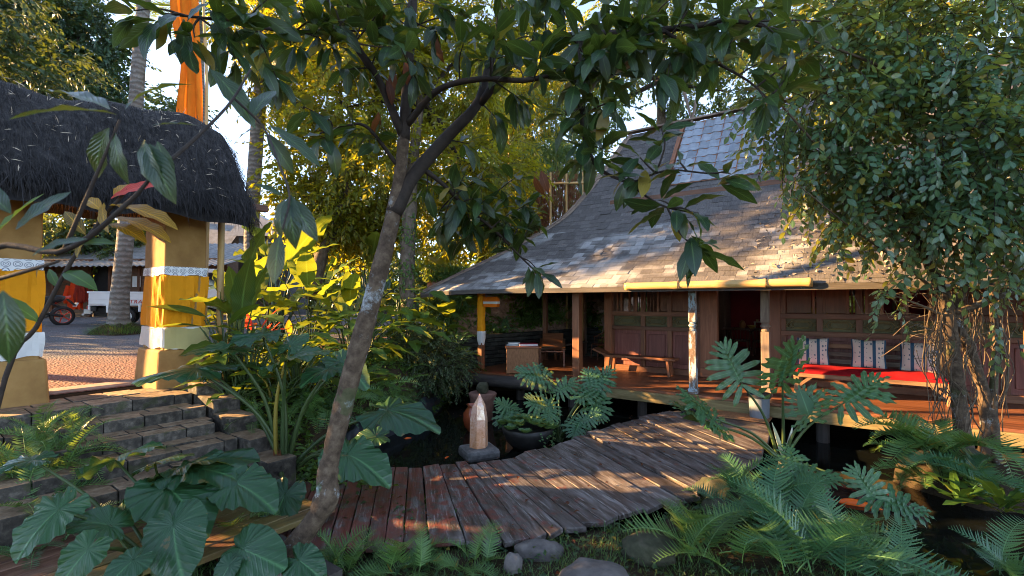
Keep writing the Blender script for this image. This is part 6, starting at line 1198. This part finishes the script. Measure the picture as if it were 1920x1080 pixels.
TIPS = [(300, 40, 2.5), (250, 20, 2.45), (365, 70, 2.6), (430, 40, 2.7), (440, 110, 2.7), (480, 60, 2.8), (520, 150, 2.9), (545, 85, 3), (590, 60, 3.1), (570, 200, 3.0), (600, 260, 3.3), (640, 40, 3.2), (650, 130, 3.3), (700, 20, 3.4), (720, 70, 3.5), (820, 60, 3.6), (800, 130, 3.7), (870, 40, 3.6), (840, 20, 3.5), (890, 110, 3.6), (930, 60, 3.7), (960, 120, 3.4), (1000, 60, 3.4), (1010, 130, 3.2), (1030, 20, 3.3), (1060, 60, 3.1), (1080, 150, 3.0), (1060, 215, 3.1), (1110, 110, 3.0), (1120, 40, 3.1), (1150, 190, 2.9), (1160, 140, 2.9), (1190, 90, 2.9), (1210, 30, 3.0), (1240, 240, 2.9), (1200, 295, 2.9), (1130, 280, 3.0), (1100, 250, 3.0), (1170, 335, 2.9), (1250, 150, 2.9), (1280, 90, 2.9), (1290, 20, 3), (1330, 110, 2.9), (1350, 45, 2.9), (1390, 70, 2.9), (1420, 120, 2.9), (1435, 190, 2.85), (1470, 150, 2.9), (1450, 60, 2.9), (1510, 90, 2.9), (1540, 40, 2.95), (1370, 325, 2.8), (1300, 400, 2.85), (1315, 470, 2.85), (1235, 375, 2.9), (1270, 300, 2.85), (930, 395, 4.1), (870, 330, 4.0), (845, 345, 3.9), (905, 335, 4.1), (985, 385, 4.2), (1000, 410, 4.2), (955, 460, 4.2), (1015, 515, 4.1), (880, 420, 4.1), (800, 360, 3.9), (840, 410, 4.0), (655, 235, 3.5), (690, 130, 3.6), (760, 20, 3.6), (980, 190, 3.6), (940, 230, 3.8), (970, 330, 4.0), (1080, 300, 3.2), (700, 250, 3.6), (880, 270, 4.0), (620, -20, 3.0), (1000, -20, 3.2), (1150, -20, 3.0), (400, -20, 2.6), (500, 0, 2.8), (560, 10, 3.0), (1380, -10, 2.9)]
for i in range(48): TIPS.append((rng.uniform(420, 1500), rng.uniform(-50, 130), rng.uniform(2.9, 4.0)))
for i in range(7): TIPS.append((rng.uniform(1010, 1260), rng.uniform(60, 210), rng.uniform(2.8, 3.4)))
for i in range(16): TIPS.append((rng.uniform(800, 1010), rng.uniform(330, 450), rng.uniform(3.9, 4.4)))
lb_ = Buf(); brn = Buf(); r = np.random.default_rng(3)
def rosette(tip, d, n, L, buf, rr, tm=HL, down=.35):
    tip = np.array(tip); d = nz(d); a0 = rr.random()*6.28; s_ = nz(np.cross(d, [.3, .2, 1.])); u_ = np.cross(s_, d)
    for i in range(n):
        a = a0+i*2.4; el = .25+.75*rr.random(); X = d*el+(math.cos(a)*s_+math.sin(a)*u_)*(1.15-el*.5)+np.array([0, 0, -down*(.3+rr.random())]); Nn = np.array([0, 0, 1.])+d*-.2+rr.normal(size=3)*.30
        p0 = tip-d*.035*i*.5; buf.inst(tm[int(rr.integers(0, len(tm)))], p0+nz(X)*.015, X, Nn, L*(.70+.45*rr.random()), [rr.random()**1.6])
for (px, py, Y) in TIPS:
    tp = at(px, py, Y); D = np.linalg.norm(BP-tp, axis=1); q = BP[np.argsort(D)[min(len(D)-1, 4)]]; L = np.linalg.norm(tp-q)
    mid = (q+tp)/2+r.normal(size=3)*.06*L+[0, 0, .05*L]; pts = crv([q, mid, tp], 8); bb.tube(pts, np.linspace(.007, .0035, 8), 6, cap=False)
    rosette(tp, tp-mid+r.normal(size=3)*.15*L+[0, 0, .02], int(r.integers(6, 10)), .215, lb_, r)
    if L > .35: rosette(pts[4], r.normal(size=3)+[0, 0, .3], 4, .18, lb_, r)
for (px, py, Y) in ((725, 150, 3.6), (738, 130, 3.6), (765, 110, 3.6), (1015, 320, 3.8), (1002, 330, 3.8), (820, 70, 3.5), (710, 210, 3.6)): brn.inst(HL[2], at(px, py, Y), r.normal(size=3)*.3+[0, 0, -1], [r.normal(), -1, .2], .17)
hl = ht.part('foliage', lb_, L_HERO, smooth=True); ht.part('branches', bb, M_TWIG, smooth=True); ht.part('dead_leaves', brn, L_BROWN, smooth=True)
# branch of another tree reaching in from the left, close to the camera
nt = Thing('young_tree', 'young tree at the left edge with blurred dark branches close to the camera', 'tree', (-1.75, .9, -.3)); bb = Buf(); lb_ = Buf()
P = crv([(-1.75, .9, -.3), (-1.7, 1.0, .9), at(-90, 520, 1.25), at(120, 470, 1.22), at(235, 385, 1.2), at(290, 325, 1.2)], 30); bb.tube(P, np.linspace(.012, .004, 30), 8)
P2 = crv([at(290, 325, 1.2), at(360, 265, 1.3), at(430, 195, 1.4), at(470, 130, 1.5)], 12); bb.tube(P2, np.linspace(.006, .003, 12), 6); P3 = crv([at(-60, 540, 1.22), at(60, 505, 1.15), at(110, 490, 1.12)], 8); bb.tube(P3, np.linspace(.006, .003, 8), 6)
P4 = crv([at(120, 470, 1.22), at(180, 330, 1.2), at(225, 225, 1.2)], 8); bb.tube(P4, np.linspace(.006, .003, 8), 6)
for (a, tp, nn, wv) in (((205, 240, 1.2), (150, 320, 1.2), (.3, -.8, .3), 2), ((215, 245, 1.2), (210, 330, 1.18), (-.2, -.8, .3), 1), ((235, 205, 1.25), (300, 120, 1.3), (-.5, -.7, .4), 2), ((220, 215, 1.2), (30, 172, 1.1), (0, -.3, 1), 1), ((205, 205, 1.2), (95, 140, 1.25), (.2, -.4, 1), 0), ((280, 270, 1.2), (300, 345, 1.15), (.2, -.9, .2), 2), ((270, 262, 1.2), (262, 335, 1.15), (-.3, -.8, .2), 2), ((295, 265, 1.2), (318, 330, 1.2), (.4, -.8, .2), 1), ((285, 235, 1.2), (365, 222, 1.25), (0, -.4, 1), 0), ((395, 130, 1.5), (480, 205, 1.5), (.1, -.6, .8), 1), ((480, 240, 1.5), (430, 255, 1.5), (0, -.6, .8), 1), ((500, 250, 1.5), (545, 310, 1.5), (.2, -.8, .3), 1), ((505, 235, 1.5), (600, 290, 1.5), (.1, -.5, .8), 0), ((545, 365, 1.25), (540, 440, 1.2), (.1, -.9, .2), 2), ((540, 370, 1.25), (585, 425, 1.22), (.3, -.8, .2), 2), ((535, 372, 1.25), (505, 430, 1.22), (-.3, -.8, .2), 2), ((525, 440, 1.2), (510, 520, 1.15), (.2, -.9, .1), 0), ((480, 345, 1.35), (525, 358, 1.35), (0, -.6, .8), 0), ((5, 545, .8), (22, 655, .78), (.75, -.6, .2), 2), ((-25, 520, .8), (-35, 600, .78), (.2, -.8, .2), 2), ((30, 430, 1.1), (110, 350, 1.15), (.1, -.6, .8), 0), ((20, 400, 1.1), (-50, 330, 1.1), (.2, -.7, .7), 1), ((60, 480, 1.1), (130, 430, 1.1), (0, -.6, .8), 1), ((470, 225, 1.5), (500, 150, 1.55), (0, -.8, .4), 1)):
    A, T_ = at(*a), at(*tp); lb_.inst(HL[wv], A, T_-A, nn, np.linalg.norm(T_-A)*1.05, [.1+.25*random.random()])
for q in ((440, 185, 1.4), (500, 245, 1.5), (545, 362, 1.25), (530, 330, 1.3)): pass
bb.tube(crv([at(440, 185, 1.42), at(495, 240, 1.5), at(520, 300, 1.35), at(543, 365, 1.25), at(530, 430, 1.2)], 14), np.linspace(.004, .0025, 14), 6)
nt.part('trunk', bb, M_TWIG, smooth=True); nt.part('foliage', lb_, L_HERO, smooth=True)
# croton with a red leaf
cr_ = Thing('croton', 'tall croton with one red and several yellow edged leaves before the gate', 'plant', (-2.35, 2.0, -.2)); sb = Buf(); P = crv([(-2.42, 2.0, -.2), at(0, 742, 2.1), at(70, 610, 2.1), at(140, 480, 2.1), at(200, 400, 2.1), at(240, 355, 2.1)], 24); sb.tube(P, np.linspace(.011, .006, 24), 8); st_ = cr_.part('stem', sb, M_TWIG, smooth=True)
CL = tm_leaf(10, .16, .20, .30, .5, .8, wave=.12)
for (a, tp, nn, m, q) in (((208, 372, 2.1), (280, 325, 2.05), (-.2, -.75, .6), L_RED, .5), ((205, 385, 2.1), (325, 382, 2.0), (0, -.25, 1), L_CROT, .6), ((208, 408, 2.1), (315, 410, 2.0), (0, -.2, 1), L_CROT, .9), ((205, 420, 2.1), (268, 424, 2.0), (0, -.3, 1), L_CROT, .7), ((195, 380, 2.1), (180, 425, 2.0), (-.3, -.9, .2), L_CROT, .55), ((160, 440, 2.1), (115, 385, 2.1), (.5, -.8, .3), L_CROT, .1), ((165, 440, 2.1), (130, 470, 2.0), (-.2, -.8, .4), L_CROT, .05), ((150, 460, 2.1), (200, 440, 2.05), (.2, -.6, .7), L_UND, .3), ((110, 540, 2.1), (85, 500, 2.1), (.2, -.8, .4), L_UND, .2), ((120, 510, 2.1), (165, 520, 2.0), (.1, -.6, .7), L_UND, .2), ((75, 605, 2.1), (0, 545, 2.0), (.3, -.6, .7), L_UND, .05), ((190, 395, 2.1), (150, 355, 2.15), (.2, -.7, .6), L_CROT, .5), ((215, 370, 2.1), (240, 330, 2.2), (.2, -.7, .6), L_CROT, .7)): leafy(cr_, at(*a), at(*tp), nn, m, CL, rv=q)
# bright leaf at the very left
b = Buf(); b.inst(HL[0], at(-30, 470, 1.6), at(48, 350, 1.65)-at(-30, 470, 1.6), (-.4, -.6, .6), .25, [1.0]); nt.part('young_leaf', b, L_BAN, smooth=True)

# ---------------------------------------------------------------- fig tree on the right
FTB = np.array([6.0, 6.35, -.45]); ft = Thing('fig_tree', 'large fig tree with mottled multiple trunks and hanging aerial roots before the pavilion', 'tree', tuple(FTB)); tb = Buf()
for l in ([(1812, 870, 6.3, .14), (1800, 770, 6.25, .105), (1790, 680, 6.2, .095), (1778, 600, 6.2, .10), (1770, 560, 6.2, .095), (1735, 480, 6.1, .07), (1690, 400, 6.0, .05), (1640, 300, 5.8, .035)], [(1850, 870, 6.4, .11), (1848, 760, 6.4, .09), (1830, 690, 6.35, .08), (1812, 640, 6.3, .07), (1790, 590, 6.25, .07), (1820, 500, 6.2, .06), (1840, 380, 6.1, .05), (1800, 200, 6.0, .04), (1720, 60, 5.9, .03)], [(1870, 870, 6.3, .07), (1862, 760, 6.35, .06), (1868, 640, 6.35, .05), (1862, 560, 6.35, .05), (1880, 440, 6.2, .05), (1930, 300, 6, .04)], [(1780, 590, 6.2, .06), (1850, 565, 6.0, .05), (1920, 535, 5.8, .04), (2050, 450, 5.6, .03)]):
    P, r_ = pth(l, 40); r_ = r_*.78; tb.tube(P, r_, 14, wob=.05)
ft.part('trunk', tb, M_HEROBARK, smooth=True)
bb = Buf(); r = np.random.default_rng(8)
for i in range(70):
    x = 1745+150*r.random()**1.2; y0 = r.uniform(500, 640); Y = r.uniform(6.0, 6.5); y1 = r.uniform(640, 880); P = [at(x+r.normal()*10, y0+(y1-y0)*t_, Y+r.normal()*.05) for t_ in np.linspace(0, 1, 6)]; bb.tube(crv(P, 14), np.full(14, r.uniform(.003, .009)), 5, cap=False)
for i in range(34):
    p0 = at(r.uniform(1660, 1800), r.uniform(520, 680), r.uniform(6.0, 6.3)); p1 = p0+r.normal(size=3)*.28; bb.tube(crv([p0, (p0+p1)/2+r.normal(size=3)*.1, p1], 8), np.full(8, .004), 5, cap=False)
for l in ([(1790, 600, 6.2, .02), (1720, 570, 6.1, .013), (1650, 545, 6.0, .007)], [(1770, 560, 6.2, .025), (1700, 500, 6, .018), (1600, 430, 5.7, .010), (1500, 350, 5.4, .006)], [(1690, 400, 6.0, .03), (1560, 300, 5.6, .018), (1450, 180, 5.3, .008)], [(1800, 200, 6, .03), (1640, 120, 5.5, .018), (1480, 60, 5.2, .008)]): P, r_ = pth(l, 20); bb.tube(P, r_, 7)
ft.part('aerial_roots', bb, M_ROOT, smooth=True)
FIGL = spray_set(tm_leaf(4, .27, .12, .12, .45), .110, .55, 11, .35, 5, tw=(.005, .002)); bl, bw = Buf(), Buf()
def bl_(px, py, Y, rx, ry, rz, n): return (at(px, py, Y), (rx, ry, rz), n)
crown(bl, bw, [bl_(1850, 130, 5.9, 1.3, .9, 1.1, 330), bl_(1680, 90, 5.9, 1.1, .8, .9, 260), bl_(1560, 130, 5.9, .75, .6, .8, 130), bl_(1700, 280, 5.8, 1.0, .8, .8, 260), bl_(1850, 330, 5.5, .9, .7, .8, 240), bl_(1570, 310, 5.9, .6, .5, .5, 85), bl_(1640, 400, 5.8, .5, .5, .35, 48), bl_(1790, 415, 5.5, .6, .5, .35, 62), bl_(1740, 515, 5.8, .30, .25, .12, 7), bl_(1950, 460, 5.6, .7, .6, .4, 36), bl_(2050, 200, 5.8, 1.2, 1, 1.4, 250), bl_(1750, -150, 6.0, 2.0, 1.2, 1.2, 300), bl_(1500, 210, 5.6, .5, .4, .5, 55), bl_(1530, 20, 5.8, .7, .6, .5, 85), bl_(1885, 590, 6.0, .2, .2, .3, 5), bl_(1660, 545, 6.0, .15, .1, .08, 5)], FIGL, .5, sc=(.75, 1.2), shell=.2, seed=4)
ft.part('foliage', bl, L_FICUS, smooth=True); ft.part('twigs', bw, M_TWIG)

# ---------------------------------------------------------------- trees behind
YSP = spray_set(LO, .17, .75, 13, .3, 5); DSP = spray_set(LO2, .20, .8, 12, .3, 5); FSP = spray_set(tm_leaf(3, .2, .2, .3), .26, .5, 9, .4, 4)
def back_tree(lab, trunk, n_limbs, blobs, leafmat, sprays, bark=M_BARK, seed=0, droop=.3, group=None, sc=(.8, 1.25)):
    P, r_ = pth(trunk, 30); g0 = P[0].copy(); t = Thing('tree', lab, 'tree', tuple(g0), 0, group); tb = Buf(); tb.tube(P, r_, 12, wob=.04); r = np.random.default_rng(seed); t.part('trunk', tb, bark, smooth=True)
    bl, bw = Buf(), Buf(); B = [bl_(*q) for q in blobs]; limbs(bw, P[-1], [np.array(c)+r.normal(size=3)*.2 for c, _, _ in B], r_[-1]*.8, .02, .1, seed=seed); B = [(c, q, int(n*1.5)) for c, q, n in B]; crown(bl, bw, B, sprays, droop, sc, shell=.25, seed=seed); t.part('foliage', bl, leafmat); t.part('branches', bw, M_TWIG); return t
GT = None
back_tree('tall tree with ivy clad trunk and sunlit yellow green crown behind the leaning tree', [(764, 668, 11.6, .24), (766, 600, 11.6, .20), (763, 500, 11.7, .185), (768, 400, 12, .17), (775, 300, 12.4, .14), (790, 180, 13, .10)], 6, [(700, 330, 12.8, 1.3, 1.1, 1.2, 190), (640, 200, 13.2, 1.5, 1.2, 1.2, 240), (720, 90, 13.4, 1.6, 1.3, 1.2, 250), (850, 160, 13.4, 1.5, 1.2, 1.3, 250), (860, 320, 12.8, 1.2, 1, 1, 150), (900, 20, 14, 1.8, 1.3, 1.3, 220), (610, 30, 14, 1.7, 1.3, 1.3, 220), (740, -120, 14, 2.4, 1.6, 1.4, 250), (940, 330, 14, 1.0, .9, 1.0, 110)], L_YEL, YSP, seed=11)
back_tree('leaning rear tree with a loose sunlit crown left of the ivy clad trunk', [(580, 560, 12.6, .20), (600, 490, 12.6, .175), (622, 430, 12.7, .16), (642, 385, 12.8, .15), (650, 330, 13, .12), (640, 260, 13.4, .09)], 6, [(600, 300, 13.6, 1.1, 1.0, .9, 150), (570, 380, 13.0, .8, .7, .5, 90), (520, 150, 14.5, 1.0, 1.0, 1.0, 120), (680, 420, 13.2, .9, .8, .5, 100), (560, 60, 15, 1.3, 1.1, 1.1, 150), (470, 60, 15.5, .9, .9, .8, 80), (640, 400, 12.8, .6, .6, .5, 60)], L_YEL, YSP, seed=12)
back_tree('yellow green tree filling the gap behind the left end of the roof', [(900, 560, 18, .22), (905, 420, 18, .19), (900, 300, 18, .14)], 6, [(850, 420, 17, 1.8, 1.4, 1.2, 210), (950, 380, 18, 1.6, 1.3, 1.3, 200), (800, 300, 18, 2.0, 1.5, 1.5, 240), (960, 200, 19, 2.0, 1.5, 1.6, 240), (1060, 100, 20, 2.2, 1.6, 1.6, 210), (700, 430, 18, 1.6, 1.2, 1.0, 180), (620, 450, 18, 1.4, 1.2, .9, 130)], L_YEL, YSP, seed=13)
k_ = 27/17.5
back_tree('big dark round crowned tree above the left end of the thatched roof', [(60, 560, 27, .60), (70, 350, 27, .5), (80, 150, 27, .35)], 8, [(80, 150, 27, 3.6, 2.6, 2.6, 700), (-60, 120, 27, 3.5, 2.8, 3.0, 560), (150, 70, 27, 2.6, 2.3, 1.8, 460), (130, 200, 26, 2.6, 2.1, 1.2, 360), (30, 0, 27, 4, 3, 2.3, 560), (205, 165, 28, 1.4, 1.4, 1.4, 190), (-160, 60, 27, 3.5, 2.5, 3.4, 320)], L_DARKT, spray_set(LO2, .24, .95, 12, .3, 5), seed=14)
back_tree('small far tree just above the ridge of the thatched roof', [(330, 500, 24, .2), (330, 350, 24, .16), (330, 240, 24, .1)], 4, [(330, 215, 24, 1.3, 1, .6, 120), (290, 240, 24, 1.0, .9, .5, 70)], L_DARK, DSP, seed=15)
back_tree('leafy tree seen under the gate beside the shed roof', [(190, 560, 21, .18), (190, 450, 21, .15), (185, 420, 21, .1)], 4, [(180, 430, 21, 1.5, 1.1, .8, 150), (110, 425, 20.5, 1.2, 1, .8, 120), (250, 440, 22, .9, .8, .6, 60), (205, 480, 20.0, .5, .4, .4, 26)], L_DARK, DSP, seed=16)
back_tree('tree with blue sky showing through behind the pavilion ridge', [(1240, 540, 23, .3), (1240, 300, 23, .24), (1240, 150, 23, .18)], 6, [(1160, 130, 23, 1.7, 1.4, 1.4, 120), (1290, 100, 23, 2.0, 1.5, 1.3, 140), (1400, 60, 23, 2.0, 1.6, 1.5, 150), (1230, 0, 24, 2.6, 1.8, 1.4, 150), (1390, 170, 22, 1.3, 1.2, 1.0, 80), (1110, 220, 22, 1.2, 1.0, 1.1, 80), (1270, 200, 23, 1.1, 1, .6, 50)], L_DARK, DSP, seed=17)
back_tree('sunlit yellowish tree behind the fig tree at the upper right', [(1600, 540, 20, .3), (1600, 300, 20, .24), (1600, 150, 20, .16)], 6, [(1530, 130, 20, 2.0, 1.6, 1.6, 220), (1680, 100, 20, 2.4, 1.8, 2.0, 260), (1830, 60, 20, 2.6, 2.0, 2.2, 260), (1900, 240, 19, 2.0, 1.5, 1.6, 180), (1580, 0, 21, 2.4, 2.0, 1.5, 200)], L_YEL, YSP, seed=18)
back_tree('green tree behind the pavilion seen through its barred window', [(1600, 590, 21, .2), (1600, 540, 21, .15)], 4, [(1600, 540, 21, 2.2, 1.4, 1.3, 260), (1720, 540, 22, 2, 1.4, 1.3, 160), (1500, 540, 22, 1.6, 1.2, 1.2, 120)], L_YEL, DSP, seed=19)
# far woods as one mass
bl = Buf(); r = np.random.default_rng(77); blobs = []
for i in range(90):
    X = r.uniform(-42, 48); Y = r.uniform(27, 40)+.15*abs(X); blobs.append(((X, Y, r.uniform(1.0, 4.5)), (3.2, 2.2, 2.2), 60))
BIGSP = spray_set(LO2, .55, 1.6, 12, .3, 3); crown(bl, None, blobs, BIGSP, .3, shell=.3, seed=5); struct('far_woods', bl, L_DARK, kind='stuff', label='distant mass of green trees all round the garden')
# bamboo
t = Thing('bamboo_clump', 'feathery grey green bamboo clump behind the pavilion roof corner', 'bamboo', tuple(gz(1010, 560, 18.5))); cb, bl = Buf(), Buf(); r = np.random.default_rng(6); bt = spray_set(tm_leaf(2, .075, .2, .3, .3), .22, .6, 14, .5, 4)
for i in range(44):
    c0 = gz(1010, 560, 18.5)+[r.normal()*.5, r.normal()*.5, -.1]; e = c0+np.array([r.normal()*1.1, r.normal()*.6, r.uniform(6, 10.5)]); P = crv([c0, c0*.6+e*.4+[0, 0, 1.2], e, e+nz(e-c0)*[1.2, .6, -.2]], 24); cb.tube(P, np.linspace(.035, .008, 24), 6, cap=False)
    n = 34; q = P[(r.uniform(.22, 1, n)*23).astype(int)]; w = r.integers(0, 4, n)
    for k_ in range(4): m_ = w == k_; bl.inst(bt[k_][0], q[m_], r.normal(size=(m_.sum(), 3))*[1, 1, .4]+[0, 0, -.45], r.normal(size=(m_.sum(), 3))*.3+[0, 0, 1], r.uniform(.8, 1.3, m_.sum()))
t.part('culms', cb, pm('green_culm', [(.05, .08, .03), (.12, .14, .05)], 4, rough=.5, rv=.3, bump=.1)); t.part('foliage', bl, L_BAMB)
# palms
def palm(lab, path, nf, L, seed, dead=0, show=True, group=None, cz=None):
    P, r_ = pth(path, 40); t = Thing('coconut_palm', lab, 'palm', tuple(P[0]), 0, group); tb = Buf(); tb.tube(P, r_, 14, wob=.02); t.part('trunk', tb, M_PALM, smooth=True); r = np.random.default_rng(seed); fb = Buf(); top = P[-1]
    for i in range(nf):
        a = i*2.4; el0 = R(r.uniform(15, 75)); m = 26; s = np.linspace(0, 1, m); el = el0-s**1.1*R(95); Q = top+np.stack([np.cumsum(np.cos(el))*math.cos(a), np.cumsum(np.cos(el))*math.sin(a), np.cumsum(np.sin(el))], -1)*L/m; fb.tube(Q, np.linspace(.03, .006, m), 5, cap=False)
        T = nz(np.gradient(Q, axis=0)); S_ = nz(np.cross(T, [0, 0, 1.])); ss = np.linspace(3, m-1.01, 44); Qi = np.stack([np.interp(ss, np.arange(m), Q[:, k_]) for k_ in range(3)], -1); Ti = np.stack([np.interp(ss, np.arange(m), T[:, k_]) for k_ in range(3)], -1); Si = np.stack([np.interp(ss, np.arange(m), S_[:, k_]) for k_ in range(3)], -1)
        for sd in (-1, 1): fb.inst(LFT, Qi, Si*sd+Ti*.7+np.array([0, 0, -.55])+r.normal(size=(44, 3))*.08, np.cross(Ti, Si*sd)*sd+.01, .72*np.sin(math.pi*np.linspace(.12, .95, 44))**.6*L/2.6)
    t.part('fronds', fb, L_FERN); return t
LFT = tm_leaf(2, .035, .6, .25, .3)
gpal = gz(226, 612, 12.5)
pl_ = palm('grey ringed coconut palm standing in the courtyard on a grassy mound', [(224, 614, 12.5, .27), (223, 590, 12.5, .23), (226, 540, 12.5, .205), (232, 480, 12.5, .19), (240, 380, 12.6, .18), (254, 200, 12.7, .165), (270, 0, 12.8, .15), (290, -200, 13, .14)], 14, 3.2, 1)
palm('slim reddish lit palm trunk rising just right of the thatched roof', [(476, 560, 14.5, .24), (472, 470, 14.5, .215), (474, 380, 14.5, .205), (482, 250, 14.6, .195), (490, 130, 14.8, .185), (500, -60, 15, .17)], 12, 3.2, 2)
palm('coconut palm whose fronds show either side of the banner', [(378, 560, 19, .2), (378, 300, 19, .18), (372, 60, 19, .16), (370, 30, 19, .14)], 14, 3.0, 3)
b = Buf(); r = np.random.default_rng(3); th_ = np.linspace(0, 2*math.pi, 30)[:-1]; P = []
for q, z in ((.72, -.04), (.56, .10), (.38, .20), (.2, .25)): P.append([gpal+[q*math.cos(a)*(1+.08*math.sin(3*a)), q*math.sin(a), z+.03*math.sin(5*a)] for a in th_])
b.sheet(np.array(P), wrap=True); mo = Thing('palm_mound', 'grassy earth mound around the foot of the courtyard palm', 'mound', tuple(gpal)); mo.part('earth', b, M_SOIL, smooth=True); b = Buf(); n = 2600; q = .72*rng.random(n)**.5; a = rng.random(n)*6.28; b.inst(BL, gpal+np.stack([q*np.cos(a), q*np.sin(a), .22*(1-(q/.72)**1.5)], -1), np.stack([np.cos(a)*.7, np.sin(a)*.7, .5+rng.random(n)], -1), np.stack([-np.cos(a), -np.sin(a), a*0+.5], -1), rng.uniform(.08, .2, n)); q_ = mo.part('grass_tufts', b, L_FERN); q_['kind'] = 'stuff'
# ivy on the rear trunk
P, r_ = pth([(764, 668, 11.6, .24), (766, 600, 11.6, .20), (763, 500, 11.7, .185), (768, 400, 12, .17)], 60); n = 1500; i = rng.integers(0, 60, n); a = rng.random(n)*6.28; kp = rng.random(n) < .35+.65*np.sin(i*.21)**2; i, a = i[kp], a[kp]; d = np.stack([np.cos(a), np.sin(a), a*0], -1); b = Buf(); b.inst(LO2, P[i]+d*(r_[i]*1.08)[:, None], d*.2+rng.normal(size=(len(i), 3))*.5+[0, 0, -.6], d+[0, 0, .3], rng.uniform(.06, .13, len(i))); solo('ivy', 'ivy climbing the thick rear trunk', 'ivy', b, L_UND)
# bamboo hut and pole behind the roof corner
q = at(1062, 372, 16.5); t = Thing('bamboo_hut', 'rust coloured bamboo hut gable behind the roof corner', 'hut', (q[0], q[1], 0)); b = Buf()
for x in (-.55, 0, .55): b.tube([(q[0]+x, q[1], 0), (q[0]+x, q[1], q[2]+.9)], .035, 8)
b.tube([(q[0]-.9, q[1]-.03, q[2]+.5), (q[0]+.9, q[1]-.03, q[2]+.55)], .04, 8); t.part('frame', b, M_BAMBOO, smooth=True); b = Buf(); n = 2600; x = rng.uniform(-1.1, 1.1, n); z = rng.uniform(-1.0, 1.0, n); b.inst(TS, np.stack([q[0]+x, q[1]+.05+.12*rng.random(n)+.3*(1-z), q[2]+z], -1), np.stack([rng.normal(size=n)*.5, -.3+rng.normal(size=n)*.2, -1+rng.normal(size=n)*.3], -1), rng.normal(size=(n, 3))*.5+[0, -1, 0], rng.uniform(.3, .6, n)); t.part('thatch', b, pm('rust_thatch', [(.10, .03, .015), (.24, .085, .04)], 6, rough=.85, rv=.4, bump=0))
b = Buf(); b.tube([at(956, 480, 16), at(955, 255, 16)], .05, 8); solo('bamboo_pole', 'thin upright bamboo pole before the bamboo clump', 'pole', b, M_BAMBOO, smooth=True)

# trees added at and beyond the left edge to block and dapple the sun
def shade_tree(lab, x, y, h0, blobs, seed, leafmat=L_DARK, n0=1.0):
    z = yz(x, y); t = Thing('tree', lab, 'tree', (x, y, z), 0, 'added shade trees left of the view'); tb = Buf(); P = crv([(x, y, z-.1), (x+.1, y, z+h0*.5), (x, y+.1, z+h0)], 14); tb.tube(P, np.linspace(.2, .12, 14), 10, wob=.04); t.part('trunk', tb, M_BARK, smooth=True)
    bl, bw = Buf(), Buf(); leafmat = L_DARKT; B = [(np.array([x+a, y+b_, z+c]), (rx, ry, rz), int(n*n0)) for a, b_, c, rx, ry, rz, n in blobs]; limbs(bw, P[-1], [c for c, _, _ in B], .09, .02, .1, seed=seed); crown(bl, bw, B, DSP, .3, shell=.2, seed=seed); t.part('foliage', bl, leafmat); t.part('branches', bw, M_TWIG)
shade_tree('unseen spreading tree added outside the left edge to shade the foreground', -11.5, 5.4, 5.0, [(0, 0, 6.2, 2.4, 2.6, 1.9, 420), (.3, -2.2, 5.6, 2, 1.9, 1.6, 260), (0, 1.2, 7.6, 2, 1.6, 1.4, 220)], 31)
shade_tree('unseen bushy low tree added outside the left edge for shade', -9.5, 3.7, 1.4, [(0, 0, 2.6, 1.3, 1.7, 1.5, 300), (.2, -1.6, 2.4, 1.2, 1.2, 1.2, 120)], 32)
for i, (x, y) in enumerate(((-19, 12.2), (-20, 14.8), (-21, 17.4))): shade_tree(('nearest', 'middle', 'farthest')[i]+' of the unseen bushy trees added to shade the courtyard', x, y, 1.6, [(0, 0, 2.4, 1.8, 1.7, 1.6, 340)], 33+i)
shade_tree('tall loose crowned tree added at the left edge to dapple the pavilion roof', -16.6, 14.2, 5.5, [(0, -.6, 7.6, 2.0, 1.5, 1.2, 150), (0, 1.2, 7.9, 1.6, 1.3, 1.2, 120), (.2, 2.4, 8.8, 1.6, 1.3, 1.2, 120), (0, .4, 9.8, 1.8, 1.8, 1.3, 150), (-.5, 1.6, 6.4, 1.0, 1.4, .6, 60), (0, -1.6, 9.2, 1.6, 1.2, 1.2, 110)], 41)
back_tree('dense dark tree behind the bamboo clump', [(1000, 560, 25, .3), (1000, 400, 25, .25), (1000, 300, 25, .2)], 5, [(1000, 260, 25, 2.2, 1.6, 2.2, 260), (1080, 330, 25, 1.8, 1.5, 1.6, 160), (930, 180, 26, 2.2, 1.6, 2.0, 220), (1010, 120, 26, 2.0, 1.6, 1.8, 180)], L_DARK, DSP, seed=51)
shade_tree('unseen high crowned tree added outside the left edge to shade the fig tree', -15.2, 8.0, 6.5, [(0, -.6, 8.0, 1.6, 1.6, 1.4, 130), (0, -1.6, 10.2, 1.6, 1.6, 1.3, 120)], 42)
# fallen leaves on the planks, the bank and the water
b = Buf(); r = np.random.default_rng(12); i = r.integers(0, NPL*4, 150); t_ = r.random(150)[:, None]; Pq = fa[i]+(ne[i]-fa[i])*t_+np.stack([r.normal(size=150)*.03, r.normal(size=150)*.03, np.full(150, .022)], -1)
X = r.uniform(-2.4, 2.5, 90); Y = r.uniform(5.2, 11, 90); kp = pond_d(X, Y) < -.1; Pw = np.stack([X[kp], Y[kp], np.full(kp.sum(), -.594)], -1); X = r.uniform(-3, 2.8, 220); Y = r.uniform(2.9, 4.9, 220); kp = pond_d(X, Y) > .1; Pg = np.stack([X[kp], Y[kp], hgt(X[kp], Y[kp])+.05], -1)
P = np.concatenate([Pq, Pw, Pg]); b.inst(LO2, P, r.normal(size=(len(P), 3))*[1, 1, .05], r.normal(size=(len(P), 3))*.15+[0, 0, 1], r.uniform(.025, .07, len(P))); struct('fallen_leaves', b, L_BROWN, kind='stuff', label='small dry leaves scattered on planks, water and grass')
